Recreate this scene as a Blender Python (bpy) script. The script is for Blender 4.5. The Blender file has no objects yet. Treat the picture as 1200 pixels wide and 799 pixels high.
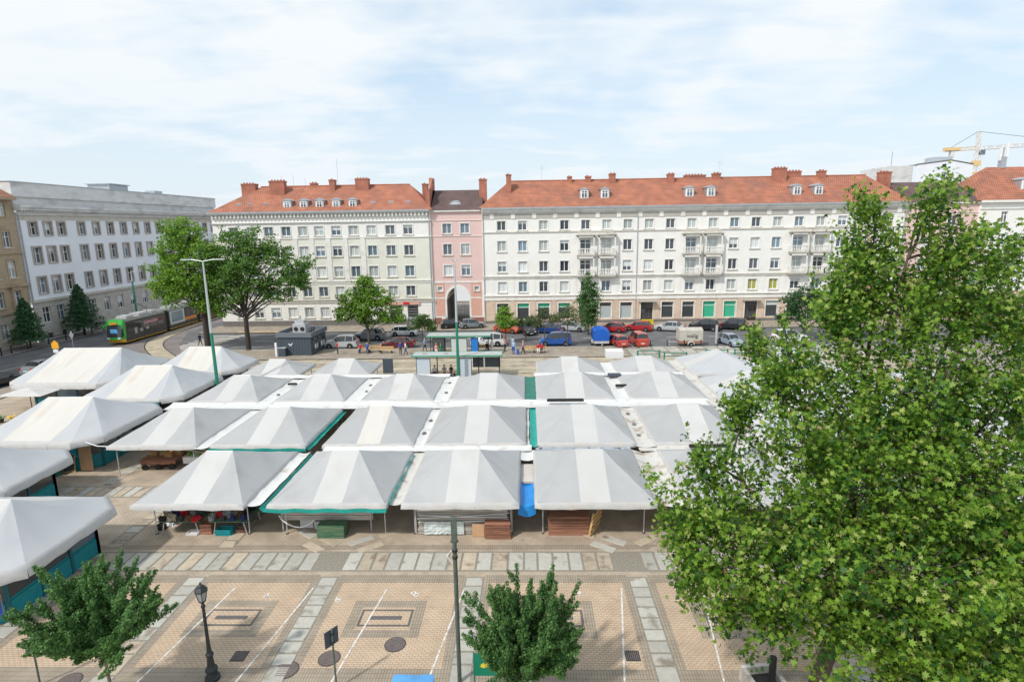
import bpy, math, random
import numpy as np
from math import sin, cos, pi, radians, atan2, hypot, sqrt
from mathutils import Matrix, Vector, noise
R = random.Random(7)
scene = bpy.context.scene
COL = scene.collection
# ------------------------------------------------------------ camera
PITCH, ROLL, YAW, FPX = 0.19669, -0.015716, 0.02716, 677.0
fwv = Vector((-sin(YAW)*cos(PITCH), cos(YAW)*cos(PITCH), -sin(PITCH)))
r0 = Vector((cos(YAW), sin(YAW), 0)); u0 = r0.cross(fwv)
rv = r0*cos(ROLL) + u0*sin(ROLL); uv = -r0*sin(ROLL) + u0*cos(ROLL)
cam_d = bpy.data.cameras.new('camera'); cam = bpy.data.objects.new('camera', cam_d)
COL.objects.link(cam); scene.camera = cam
cam_d.sensor_width = 36; cam_d.lens = FPX/1200*36; cam_d.clip_start = .1; cam_d.clip_end = 6000
mw = Matrix((rv, uv, -fwv)).transposed().to_4x4(); mw.translation = (0, 0, 16)
cam.matrix_world = mw
# ------------------------------------------------------------ sun and sky
SUN = Vector((-0.72, -0.76, 1.14)).normalized()      # towards the sun
el = math.asin(SUN.z); az = atan2(SUN.x, SUN.y)
sd = bpy.data.lights.new('sun', 'SUN'); sd.energy = 2.5; sd.angle = radians(3.0); sd.color = (1, .955, .89)
so = bpy.data.objects.new('sun', sd); COL.objects.link(so)
so.rotation_euler = (-SUN).to_track_quat('-Z', 'Y').to_euler()
w = bpy.data.worlds.new('World'); scene.world = w; w.use_nodes = True
nt = w.node_tree; nt.nodes.clear(); N = nt.nodes.new; LK = nt.links.new
out = N('ShaderNodeOutputWorld'); bg = N('ShaderNodeBackground'); LK(bg.outputs[0], out.inputs[0]); bg.inputs[1].default_value = .15
sky = N('ShaderNodeTexSky'); sky.sky_type = 'NISHITA'; sky.sun_disc = False
sky.sun_elevation = el; sky.sun_rotation = az; sky.dust_density = 2.0; sky.ozone_density = 2.0; sky.air_density = 1.1
tc = N('ShaderNodeTexCoord'); sep = N('ShaderNodeSeparateXYZ'); LK(tc.outputs['Generated'], sep.inputs[0])
def mth(op, a, b=None, c=None, clamp=False):
    n = N('ShaderNodeMath'); n.operation = op; n.use_clamp = clamp
    for i, q in enumerate((a, b, c)):
        if q is None: continue
        if isinstance(q, (int, float)): n.inputs[i].default_value = q
        else: LK(q, n.inputs[i])
    return n.outputs[0]
zz = mth('ADD', mth('MAXIMUM', sep.outputs[2], 0), .14)
cx = mth('DIVIDE', sep.outputs[0], zz); cy = mth('DIVIDE', sep.outputs[1], zz)
cmb = N('ShaderNodeCombineXYZ'); LK(cx, cmb.inputs[0]); LK(cy, cmb.inputs[1])
def cl_noise(scale, rot, sc, detail, dist, rough=.6):
    mp = N('ShaderNodeMapping'); LK(cmb.outputs[0], mp.inputs[0]); mp.inputs['Rotation'].default_value = (0, 0, rot); mp.inputs['Scale'].default_value = sc
    n = N('ShaderNodeTexNoise'); LK(mp.outputs[0], n.inputs['Vector']); n.inputs['Scale'].default_value = scale
    n.inputs['Detail'].default_value = detail; n.inputs['Distortion'].default_value = dist; n.inputs['Roughness'].default_value = rough
    return n.outputs[0]
big = cl_noise(.75, .5, (1, .75, 1), 4, .3)
fine = cl_noise(1.9, .35, (1.0, 2.2, 1), 7, .35, .55)
s = mth('ADD', mth('MULTIPLY', big, .80), mth('MULTIPLY', fine, .30))
rmp = N('ShaderNodeMapRange'); LK(s, rmp.inputs[0]); rmp.inputs[1].default_value = .42; rmp.inputs[2].default_value = .62; rmp.inputs[3].default_value = .0; rmp.inputs[4].default_value = .96
# haze whitens the sky towards the horizon
hz = N('ShaderNodeMapRange'); LK(sep.outputs[2], hz.inputs[0]); hz.inputs[1].default_value = 0; hz.inputs[2].default_value = .30; hz.inputs[3].default_value = .80; hz.inputs[4].default_value = 0
mx = N('ShaderNodeMix'); mx.data_type = 'RGBA'; LK(mth('MAXIMUM', rmp.outputs[0], hz.outputs[0]), mx.inputs[0])
veil = N('ShaderNodeMix'); veil.data_type = 'RGBA'; veil.inputs[0].default_value = .62; LK(sky.outputs[0], veil.inputs[6]); veil.inputs[7].default_value = (3.2, 4.25, 5.1, 1); LK(veil.outputs[2], mx.inputs[6])
mh = N('ShaderNodeMix'); mh.data_type = 'RGBA'; LK(mth('MULTIPLY', hz.outputs[0], .9, None, True), mh.inputs[0])
mh.inputs[6].default_value = (4.9, 5.12, 5.25, 1); mh.inputs[7].default_value = (4.3, 4.72, 5.05, 1)
LK(mh.outputs[2], mx.inputs[7]); LK(mx.outputs[2], bg.inputs[0])
scene.view_settings.view_transform = 'Standard'; scene.view_settings.look = 'None'
scene.view_settings.exposure = 0.36; scene.view_settings.gamma = 1
# ------------------------------------------------------------ helpers
def tag(o, label=None, cat=None, group=None, kind=None):
    if label: o['label'] = label
    if cat: o['category'] = cat
    if group: o['group'] = group
    if kind: o['kind'] = kind
    return o
def empty(name, loc=(0,0,0), rz=0, label=None, cat=None, group=None, kind=None):
    o = bpy.data.objects.new(name, None); COL.objects.link(o); o.location = loc; o.rotation_euler = (0,0,rz); o.empty_display_size = .3
    return tag(o, label, cat, group, kind)
def inst(name, me, parent=None, loc=(0,0,0), rz=0, scale=None):
    o = bpy.data.objects.new(name, me); COL.objects.link(o); o.parent = parent; o.location = loc; o.rotation_euler = (0,0,rz)
    if scale: o.scale = scale
    return o
def tree_children(o, idx={}):
    return list(o.children)
def copy_tree(o, parent=None):
    c = o.copy(); COL.objects.link(c); c.parent = parent
    for ch in o.children: copy_tree(ch, c)
    return c
class MB:
    def __init__(s): s.v = []; s.f = []; s.m = []
    def add(s, V, F, mi=0):
        b = len(s.v); s.v += [tuple(p) for p in V]; s.f += [tuple(b+i for i in f) for f in F]; s.m += [mi]*len(F); return s
    def box(s, x0, x1, y0, y1, z0, z1, mi=0, rz=0, piv=None):
        V = [(x,y,z) for z in (z0,z1) for x,y in ((x0,y0),(x1,y0),(x1,y1),(x0,y1))]
        if rz:
            px, py = piv or ((x0+x1)/2, (y0+y1)/2); c, n_ = cos(rz), sin(rz)
            V = [(px+(x-px)*c-(y-py)*n_, py+(x-px)*n_+(y-py)*c, z) for x,y,z in V]
        return s.add(V, [(0,3,2,1),(4,5,6,7),(0,1,5,4),(1,2,6,5),(2,3,7,6),(3,0,4,7)], mi)
    def cbox(s, cx, cy, cz, sx, sy, sz, mi=0, rz=0): return s.box(cx-sx/2, cx+sx/2, cy-sy/2, cy+sy/2, cz-sz/2, cz+sz/2, mi, rz)
    def quad(s, a, b, c, d, mi=0): return s.add([a,b,c,d], [(0,1,2,3)], mi)
    def tube(s, P, rad, n=8, mi=0, cap=True):
        P = [Vector(p) for p in P]
        if not isinstance(rad, (list, tuple)): rad = [rad]*len(P)
        V = []; F = []
        up = Vector((0,0,1))
        for i, p in enumerate(P):
            t = (P[min(i+1, len(P)-1)] - P[max(i-1, 0)]).normalized()
            a = t.cross(up if abs(t.z) < .95 else Vector((1,0,0))).normalized(); b = t.cross(a)
            for k in range(n):
                q = 2*pi*k/n; V.append(p + (a*cos(q)+b*sin(q))*rad[i])
        for i in range(len(P)-1):
            for k in range(n):
                k2 = (k+1) % n; F.append((i*n+k, i*n+k2, (i+1)*n+k2, (i+1)*n+k))
        if cap: F.append(tuple(range(n))); F.append(tuple((len(P)-1)*n+k for k in reversed(range(n))))
        return s.add(V, F, mi)
    def prism(s, poly, z0, z1, mi=0, top=True, bot=True):
        n = len(poly); V = [(x,y,z0) for x,y in poly] + [(x,y,z1) for x,y in poly]
        F = [(i,(i+1)%n,n+(i+1)%n,n+i) for i in range(n)]
        if top: F.append(tuple(n+i for i in range(n)))
        if bot: F.append(tuple(reversed(range(n))))
        return s.add(V, F, mi)
    def rev(s, prof, cx=0, cy=0, n=12, mi=0):
        V = []; F = []
        for r_, z in prof:
            for k in range(n): q = 2*pi*k/n; V.append((cx+r_*cos(q), cy+r_*sin(q), z))
        for i in range(len(prof)-1):
            for k in range(n): k2 = (k+1)%n; F.append((i*n+k, i*n+k2, (i+1)*n+k2, (i+1)*n+k))
        F.append(tuple(reversed(range(n)))); F.append(tuple((len(prof)-1)*n+k for k in range(n)))
        return s.add(V, F, mi)
    def me(s, name, mats, smooth=False):
        m = bpy.data.meshes.new(name); m.from_pydata(s.v, [], s.f)
        for q in (mats if isinstance(mats, (list, tuple)) else [mats]): m.materials.append(q)
        m.polygons.foreach_set('material_index', s.m)
        if smooth: m.polygons.foreach_set('use_smooth', [True]*len(s.f))
        m.update(); return m
    def build(s, name, mats, parent=None, loc=(0,0,0), rz=0, smooth=False):
        return inst(name, s.me(name, mats, smooth), parent, loc, rz)
def lump(rx, ry, rz, seed=0, n=8, rough=.25):
    m = MB(); V = []; F = []; rings = 5
    for i in range(rings+1):
        a = pi*.5*i/rings
        for k in range(n):
            q = 2*pi*k/n; k_ = 1+rough*(noise.noise(Vector((cos(q)*1.3+seed*7.1, sin(q)*1.3, a*2)))*1.6)
            V.append((rx*cos(q)*cos(a)*k_, ry*sin(q)*cos(a)*k_, rz*sin(a)*k_))
    for i in range(rings):
        for k in range(n): k2 = (k+1)%n; F.append((i*n+k, i*n+k2, (i+1)*n+k2, (i+1)*n+k))
    F.append(tuple(reversed(range(n))))
    return m.add(V, F)
# ------------------------------------------------------------ materials
def mat(name, col, rough=.8, metal=0, var=0, vscale=2.0, dirt=None, dscale=1.2, damt=.5, bump=0, bscale=20, rnd=0, spec=.5, transl=None, dlo=.52, dhi=.68, stretch=None, coat=0):
    m = bpy.data.materials.new(name); m.use_nodes = True; t = m.node_tree; P = t.nodes['Principled BSDF']; n = t.nodes.new; l = t.links.new
    P.inputs['Roughness'].default_value = rough; P.inputs['Metallic'].default_value = metal; P.inputs['Specular IOR Level'].default_value = spec
    if coat: P.inputs['Coat Weight'].default_value = coat; P.inputs['Coat Roughness'].default_value = .05
    rgb = n('ShaderNodeRGB'); rgb.outputs[0].default_value = (*col, 1); c = rgb.outputs[0]
    co = None
    if var or dirt or bump:
        tcn = n('ShaderNodeTexCoord'); co = tcn.outputs['Object']
        if rnd:
            oi_ = n('ShaderNodeObjectInfo'); vm = n('ShaderNodeVectorMath'); vm.operation = 'MULTIPLY_ADD'; l(oi_.outputs['Random'], vm.inputs[0]); vm.inputs[1].default_value = (37, 53, 11); l(co, vm.inputs[2]); co = vm.outputs[0]
        if stretch:
            mp = n('ShaderNodeMapping'); mp.inputs['Scale'].default_value = stretch; l(co, mp.inputs[0]); co = mp.outputs[0]
    def nz(scale, det=4):
        q = n('ShaderNodeTexNoise'); q.inputs['Scale'].default_value = scale; q.inputs['Detail'].default_value = det; l(co, q.inputs['Vector']); return q.outputs[0]
    def mul(c, fac_socket, lo, hi):
        mr = n('ShaderNodeMapRange'); l(fac_socket, mr.inputs[0]); mr.inputs[1].default_value = .3; mr.inputs[2].default_value = .7; mr.inputs[3].default_value = lo; mr.inputs[4].default_value = hi
        h = n('ShaderNodeHueSaturation'); l(mr.outputs[0], h.inputs['Value']); l(c, h.inputs['Color']); return h.outputs[0]
    if var: c = mul(c, nz(vscale, 6), 1-var, 1+var)
    if rnd:
        oi = n('ShaderNodeObjectInfo'); mr = n('ShaderNodeMapRange'); l(oi.outputs['Random'], mr.inputs[0]); mr.inputs[3].default_value = 1-rnd; mr.inputs[4].default_value = 1+rnd
        h = n('ShaderNodeHueSaturation'); l(mr.outputs[0], h.inputs['Value']); l(c, h.inputs['Color']); c = h.outputs[0]
    if dirt:
        mr = n('ShaderNodeMapRange'); l(nz(dscale, 8), mr.inputs[0]); mr.inputs[1].default_value = dlo; mr.inputs[2].default_value = dhi; mr.inputs[4].default_value = damt
        mx = n('ShaderNodeMix'); mx.data_type = 'RGBA'; l(mr.outputs[0], mx.inputs[0]); l(c, mx.inputs[6]); mx.inputs[7].default_value = (*dirt, 1); c = mx.outputs[2]
    l(c, P.inputs['Base Color'])
    if bump:
        b = n('ShaderNodeBump'); b.inputs['Strength'].default_value = bump; b.inputs['Distance'].default_value = .02; l(nz(bscale, 3), b.inputs['Height']); l(b.outputs[0], P.inputs['Normal'])
    if transl:
        tr = n('ShaderNodeBsdfTranslucent'); l(c, tr.inputs[0]); ms = n('ShaderNodeMixShader'); ms.inputs[0].default_value = transl
        l(P.outputs[0], ms.inputs[1]); l(tr.outputs[0], ms.inputs[2]); l(ms.outputs[0], t.nodes['Material Output'].inputs[0])
    return m
def brick_mat(name, c1, c2, mortar, bw=.2, bh=.1, ms=.012, rot=0, off=.5, big=.12, bump=.25, swap=False):
    m = bpy.data.materials.new(name); m.use_nodes = True; t = m.node_tree; P = t.nodes['Principled BSDF']; n = t.nodes.new; l = t.links.new
    P.inputs['Roughness'].default_value = .85
    tcn = n('ShaderNodeTexCoord'); mp = n('ShaderNodeMapping'); l(tcn.outputs['Object'], mp.inputs[0]); mp.inputs['Rotation'].default_value = rot if isinstance(rot, tuple) else (0,0,rot)
    b = n('ShaderNodeTexBrick'); l(mp.outputs[0], b.inputs['Vector']); b.inputs['Scale'].default_value = 1; b.inputs['Brick Width'].default_value = bw; b.inputs['Row Height'].default_value = bh
    b.inputs['Mortar Size'].default_value = ms; b.offset = off; b.inputs['Color1'].default_value = (*c1,1); b.inputs['Color2'].default_value = (*c2,1); b.inputs['Mortar'].default_value = (*mortar,1); b.inputs['Mortar Smooth'].default_value = .2; b.inputs['Bias'].default_value = 0
    q = n('ShaderNodeTexNoise'); q.inputs['Scale'].default_value = .9; q.inputs['Detail'].default_value = 7; l(tcn.outputs['Object'], q.inputs['Vector'])
    mr = n('ShaderNodeMapRange'); l(q.outputs[0], mr.inputs[0]); mr.inputs[1].default_value = .3; mr.inputs[2].default_value = .7; mr.inputs[3].default_value = 1-big; mr.inputs[4].default_value = 1+big
    h = n('ShaderNodeHueSaturation'); l(mr.outputs[0], h.inputs['Value']); l(b.outputs[0], h.inputs['Color'])
    q2 = n('ShaderNodeTexNoise'); q2.inputs['Scale'].default_value = 1.7; q2.inputs['Detail'].default_value = 9; q2.inputs['Roughness'].default_value = .65; l(tcn.outputs['Object'], q2.inputs['Vector'])
    m2 = n('ShaderNodeMapRange'); l(q2.outputs[0], m2.inputs[0]); m2.inputs[1].default_value = .56; m2.inputs[2].default_value = .72; m2.inputs[4].default_value = .55
    x2 = n('ShaderNodeMix'); x2.data_type = 'RGBA'; l(m2.outputs[0], x2.inputs[0]); l(h.outputs[0], x2.inputs[6]); x2.inputs[7].default_value = (c1[0]*.5,c1[1]*.5,c1[2]*.5,1); l(x2.outputs[2], P.inputs['Base Color'])
    bp = n('ShaderNodeBump'); bp.inputs['Strength'].default_value = bump; bp.inputs['Distance'].default_value = .01; bp.invert = True; l(b.outputs['Fac'], bp.inputs['Height']); l(bp.outputs[0], P.inputs['Normal'])
    return m
M = {}
M['ground'] = mat('ground_concrete', (.30,.27,.23), .9, var=.18, vscale=.5, dirt=(.16,.14,.12), dscale=.35, damt=.5, bump=.2)
M['market'] = brick_mat('market_paving', (.46,.375,.28), (.42,.34,.255), (.30,.245,.19), .25, .12, .014, big=.2)
M['tan'] = brick_mat('tan_clinker', (.54,.405,.28), (.495,.368,.25), (.31,.235,.172), .22, .11, .016, big=.1)
M['greybrick'] = brick_mat('grey_clinker', (.345,.285,.215), (.315,.26,.195), (.20,.165,.125), .11, .22, .014, off=.0, big=.14)
M['darkbrick'] = brick_mat('dark_clinker', (.135,.125,.12), (.12,.11,.105), (.08,.075,.07), .11, .22, .01, off=0)
M['slab'] = mat('granite_slab', (.42,.405,.355), .8, var=.09, vscale=4, rnd=.13, dirt=(.17,.13,.09), dscale=1.3, damt=.75, dlo=.57, dhi=.68, bump=.15)
M['slab_brown'] = mat('sandstone_slab', (.43,.36,.27), .85, var=.12, vscale=3, rnd=.12, dirt=(.15,.10,.07), dscale=1.3, damt=.75, dlo=.55, dhi=.68, bump=.15)
M['joint'] = mat('cobble_joint', (.25,.225,.18), .95, var=.3, vscale=12, bump=.5)
M['asphalt'] = mat('asphalt', (.125,.125,.13), .9, var=.14, vscale=.6, dirt=(.19,.18,.17), dscale=.3, damt=.6, bump=.2, bscale=60)
M['asphalt_patch'] = mat('asphalt_patch', (.20,.175,.17), .9, var=.16, vscale=.5, bump=.2, bscale=60)
M['plaza'] = brick_mat('platform_paving', (.34,.285,.225), (.30,.255,.20), (.2,.17,.14), .5, .5, .02, big=.2)
M['tramslab'] = mat('tram_track_slabs', (.42,.36,.265), .9, var=.18, vscale=.7, dirt=(.22,.18,.13), dscale=.8, damt=.6)
M['rail'] = mat('rail_steel', (.10,.085,.075), .45, .6)
M['kerb'] = mat('kerb_stone', (.40,.37,.31), .85, var=.15)
M['mark'] = mat('road_paint', (.66,.65,.62), .8, dirt=(.42,.34,.25), dscale=5, damt=.85, dlo=.45, dhi=.62)
M['ymark'] = mat('yellow_road_paint', (.62,.42,.17), .75, var=.2)
M['white_plaster'] = mat('white_plaster', (.80,.79,.755), .9, var=.035, vscale=.7, dirt=(.62,.59,.53), dscale=.28, damt=.32, dlo=.54, dhi=.74)
M['cream_plaster'] = mat('pale_green_plaster', (.70,.70,.61), .9, var=.05, vscale=.7, dirt=(.5,.47,.38), dscale=.3, damt=.35)
M['trim'] = mat('stone_trim', (.58,.55,.49), .9, var=.10, vscale=1.5, dirt=(.28,.24,.20), dscale=.5, damt=.5, dlo=.55, dhi=.7)
M['trimw'] = mat('white_trim', (.76,.75,.71), .85, var=.05, dirt=(.45,.42,.36), dscale=.7, damt=.4)
M['attic'] = mat('grey_attic_band', (.44,.42,.38), .9, var=.06)
M['peach'] = mat('peach_stucco', (.62,.49,.385), .9, var=.05, dirt=(.42,.32,.25), dscale=.4, damt=.5)
M['pink'] = mat('pink_stucco', (.70,.50,.465), .9, var=.035, vscale=.8, dirt=(.58,.42,.39), dscale=.4, damt=.35)
M['salmon'] = mat('salmon_panel', (.64,.36,.285), .9, var=.05)
M['office'] = mat('office_plaster', (.80,.83,.88), .9, var=.05, vscale=.5, dirt=(.64,.65,.68), dscale=.25, damt=.35)
M['officestone'] = brick_mat('office_stone', (.56,.52,.47), (.52,.485,.44), (.31,.28,.25), 1.2, .5, .02, rot=(pi/2,0,0), bump=.3)
M['reveal'] = mat('brown_window_stone', (.42,.365,.33), .9, var=.08)
M['ochre'] = mat('ochre_stucco', (.41,.32,.22), .9, var=.07, dirt=(.25,.18,.12), dscale=.4, damt=.5)
M['sand'] = mat('sand_stucco', (.48,.42,.34), .9, var=.06)
M['plinth'] = mat('dark_plinth', (.17,.155,.15), .9, var=.12)
M['redplinth'] = mat('red_brown_plinth', (.26,.12,.09), .9, var=.12)
M['weathered'] = mat('weathered_concrete', (.66,.66,.65), .9, var=.1, vscale=.6, dirt=(.36,.35,.34), dscale=.35, damt=.6, dlo=.52, dhi=.70, stretch=(1,1,2.5))
M['tile'] = None
M['metal_roof'] = mat('zinc_flashing', (.42,.45,.48), .45, .4, var=.1)
M['chimney'] = brick_mat('chimney_brick', (.42,.135,.085), (.35,.11,.07), (.36,.2,.14), .25, .08, .012, rot=(pi/2,0,0), big=.2)
M['frame'] = mat('white_window_frame', (.80,.80,.80), .4)
M['frame_brown'] = mat('brown_window_frame', (.15,.09,.06), .5)
M['glass'] = mat('window_glass_dark', (.06,.075,.09), .06, spec=.9, rnd=.6)
M['glass_blue'] = mat('window_glass_blue', (.13,.19,.24), .08, spec=.9, rnd=.4)
M['curtain'] = mat('curtained_glass', (.42,.46,.45), .25, spec=.7, rnd=.25)
M['curtain_white'] = mat('white_curtained_glass', (.62,.66,.66), .25, spec=.7, rnd=.12)
M['curtain_green'] = mat('yellow_green_curtained_glass', (.36,.36,.08), .25, spec=.7)
M['glass_green'] = mat('green_shop_film', (.05,.42,.26), .25, spec=.7)
M['shopdark'] = mat('shop_window_dark', (.055,.065,.07), .08, spec=.8)
M['shoppale'] = mat('shop_window_pale', (.40,.46,.47), .2, spec=.7)
M['teal'] = mat('teal_paint', (.005,.235,.27), .5, var=.1, vscale=3)
M['teal_dark'] = mat('dark_teal_paint', (.01,.12,.15), .5, var=.1)
M['tealtrim'] = mat('green_tarpaulin_edge', (.005,.29,.245), .55, var=.2, vscale=5)
M['tarpgreen'] = mat('dark_green_tarpaulin', (.02,.16,.12), .6, var=.25, vscale=4)
M['canvas_grey'] = mat('grey_canvas', (.43,.433,.433), .75, var=.02, vscale=.8, dirt=(.33,.325,.31), dscale=.45, damt=.5, transl=.10, rnd=.06, dlo=.50, dhi=.75, bump=.35, bscale=1.6)
M['canvas_white'] = mat('white_canvas', (.575,.57,.555), .75, var=.015, vscale=.8, dirt=(.48,.455,.41), dscale=.6, damt=.5, dlo=.5, dhi=.75, bump=.3, bscale=1.8, transl=.12, rnd=.03)
M['canvas_cream'] = mat('cream_canvas', (.62,.595,.55), .75, var=.03, vscale=.8, dirt=(.52,.43,.34), dscale=.35, damt=.5, transl=.10, stretch=(3,.5,1))
M['canvas_pale'] = mat('pale_grey_canvas', (.47,.485,.50), .75, var=.02, vscale=.8, dirt=(.55,.56,.57), dscale=.5, damt=.35, transl=.10)
M['valance'] = mat('canvas_valance', (.45,.445,.435), .8, var=.06, vscale=3, dirt=(.45,.40,.34), dscale=1.6, damt=.5)
M['gutter'] = mat('gutter_sheet', (.62,.62,.60), .6, var=.04, vscale=1.5, dirt=(.36,.30,.24), dscale=.9, damt=.7, dlo=.60, dhi=.74)
M['gutter_dirty'] = mat('dirty_gutter_sheet', (.55,.53,.49), .65, var=.06, vscale=1.5, dirt=(.30,.24,.18), dscale=1.2, damt=.8, dlo=.52, dhi=.68)
M['galv'] = mat('galvanised_steel', (.50,.51,.52), .5, .25, var=.1)
M['darkmetal'] = mat('dark_painted_metal', (.03,.035,.038), .5, .3)
M['lampgreen'] = mat('green_painted_steel', (.02,.21,.14), .45, .1, var=.1)
M['lampgrey'] = mat('pale_grey_steel', (.48,.52,.51), .45, .3)
M['polegrey'] = mat('grey_green_steel', (.10,.13,.11), .6, .3, var=.2, vscale=4)
M['anthracite'] = mat('anthracite_cladding', (.055,.075,.095), .6, var=.06)
M['wood_grey'] = mat('weathered_plank', (.44,.41,.37), .85, var=.25, vscale=2, rnd=.3, stretch=(.6,6,6), bump=.3)
M['wood_red'] = mat('red_brown_board', (.27,.125,.08), .8, var=.35, vscale=2, rnd=.25, stretch=(.6,5,5))
M['wood_raw'] = mat('raw_pine', (.55,.36,.16), .8, var=.2, vscale=3, rnd=.2)
M['plywood'] = mat('plywood', (.52,.33,.19), .8, var=.12)
M['film'] = mat('clear_plastic_film', (.55,.62,.62), .2, var=.35, vscale=2, stretch=(.5,3,6), spec=.8)
M['greenbox'] = mat('green_painted_board', (.07,.16,.09), .8, var=.35, vscale=2, dirt=(.22,.15,.08), dscale=2, damt=.6, stretch=(.8,1,5))
M['bluetarp'] = mat('bright_blue_tarpaulin', (.01,.23,.62), .45, var=.15, vscale=2)
M['paleblue'] = mat('sky_blue_tarpaulin', (.10,.33,.66), .5, var=.2, vscale=1.5)
M['blackrubber'] = mat('black_rubber', (.02,.02,.02), .85)
M['manhole'] = mat('manhole_iron', (.16,.13,.12), .75, .3, var=.2, vscale=10)
M['bark'] = mat('bark', (.10,.08,.062), .95, var=.3, vscale=5, bump=.5)
M['bark_dark'] = mat('dark_bark', (.05,.04,.035), .95, var=.3, vscale=5, bump=.5)
M['bark_green'] = mat('young_bark', (.16,.145,.09), .9, var=.2, vscale=5)
def leaf(name, col, tr=.42): return mat(name, col, .5, rnd=.12, spec=.35, transl=tr)
M['lf_a'] = leaf('leaf_mid_green', (.12,.25,.022)); M['lf_b'] = leaf('leaf_bright_green', (.235,.395,.045)); M['lf_c'] = leaf('leaf_yellow_green', (.43,.52,.13)); M['lf_d'] = leaf('leaf_deep_green', (.04,.13,.02)); M['lf_e'] = leaf('seed_bunch_tan', (.36,.24,.13), .2)
M['lf_h1'] = leaf('hornbeam_green', (.08,.19,.05), .45); M['lf_h2'] = leaf('hornbeam_light', (.15,.29,.075), .45); M['lf_h3'] = leaf('hornbeam_dark', (.045,.12,.038), .4)
M['lf_t1'] = leaf('needle_green', (.035,.115,.045), .35); M['lf_t2'] = leaf('needle_light', (.08,.18,.07), .35)
M['lf_o1'] = leaf('olive_leaf', (.085,.12,.035), .35); M['lf_o2'] = leaf('brown_leaf', (.16,.12,.06), .3)
M['lf_l1'] = leaf('lime_leaf', (.15,.30,.04), .4)
def tile_mat(name, c1, c2):
    m = mat(name, c1, .85, var=.22, vscale=.8, dirt=c2, dscale=.35, damt=.7, dlo=.45, dhi=.7)
    t = m.node_tree; n = t.nodes.new; l = t.links.new; P = t.nodes['Principled BSDF']
    tcn = n('ShaderNodeTexCoord'); wv = n('ShaderNodeTexBrick'); mp = n('ShaderNodeMapping'); l(tcn.outputs['Object'], mp.inputs[0])
    l(mp.outputs[0], wv.inputs['Vector']); wv.inputs['Scale'].default_value = 1; wv.inputs['Brick Width'].default_value = .32; wv.inputs['Row Height'].default_value = .34; wv.inputs['Mortar Size'].default_value = .03
    b = n('ShaderNodeBump'); b.inputs['Strength'].default_value = .6; b.inputs['Distance'].default_value = .04; b.invert = True; l(wv.outputs['Fac'], b.inputs['Height']); l(b.outputs[0], P.inputs['Normal'])
    src = P.inputs['Base Color'].links[0].from_socket; mx = n('ShaderNodeMix'); mx.data_type = 'RGBA'; mx.blend_type = 'MULTIPLY'; l(wv.outputs['Fac'], mx.inputs[0]); l(src, mx.inputs[6]); mx.inputs[7].default_value = (.55,.5,.5,1); l(mx.outputs[2], P.inputs['Base Color'])
    return m
M['tile'] = tile_mat('red_clay_tile', (.42,.165,.098), (.25,.125,.095)); M['tile_brown'] = tile_mat('brown_clay_tile', (.125,.083,.078), (.16,.10,.085))
def paint(name, col): return mat(name, col, .28, .15, spec=.6, coat=.6)
# ------------------------------------------------------------ setting: ground, roads, paving
def sheet(name, poly, z, m, thick=None, kind='structure'):
    mb = MB()
    if thick: mb.prism(poly, z-thick, z)
    else: mb.add([(x,y,z) for x,y in poly], [tuple(range(len(poly)))])
    return tag(mb.build(name, m), kind=kind)
def rect(x0,x1,y0,y1): return [(x0,y0),(x1,y0),(x1,y1),(x0,y1)]
def add_sheet(parent, name, poly, z, m, kind=None):
    mb = MB(); mb.add([(x,y,z) for x,y in poly], [tuple(range(len(poly)))]); o = mb.build(name, m, parent)
    if kind: o['kind'] = kind
    return o
sheet('ground', rect(-2500, 2500, -60, 4000), -.02, M['ground'])
sheet('market_pavement', rect(-54.5, 42, 24.2, 60.9), 0, M['market'])
plaza = sheet('plaza_pavement', rect(-30, 30, 8, 24.2), 0, M['tan'])
# grey clinker borders and motifs laid into the tan paving
SX = [-21.6, -15.65, -9.35, -2.55, 4.95, 11.9]
bays = list(zip(SX[:-1], SX[1:]))
for a, b in bays:
    x0, x1 = a+.47, b-.47
    for q in (rect(x0,x1,23.75,24.35), rect(x0,x1,17.75,18.5), rect(x0,x0+.28,18.5,23.75), rect(x1-.28,x1,18.5,23.75)):
        add_sheet(plaza, 'clinker_border', q, .004, M['greybrick'])
    c = (x0+x1)/2 - .1; hw = 1.56
    y0, y1 = 20.15, 22.45
    for q in (rect(c-hw,c+hw,y1-.42,y1), rect(c-hw,c+hw,y0,y0+.42), rect(c-hw,c-hw+.42,y0+.42,y1-.42), rect(c+hw-.42,c+hw,y0+.42,y1-.42)):
        add_sheet(plaza, 'clinker_ring', q, .004, M['greybrick'])
    a0, a1, b0, b1 = c-1.1, c+1.1, 20.8, 21.85
    for q in (rect(a0,a1,b1-.1,b1), rect(a0,a1,b0,b0+.1), rect(a0,a0+.1,b0+.1,b1-.1), rect(a1-.1,a1,b0+.1,b1-.1), rect(c-.68,c+.68,21.2,21.44)):
        add_sheet(plaza, 'dark_clinker_line', q, .004, M['darkbrick'])
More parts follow.
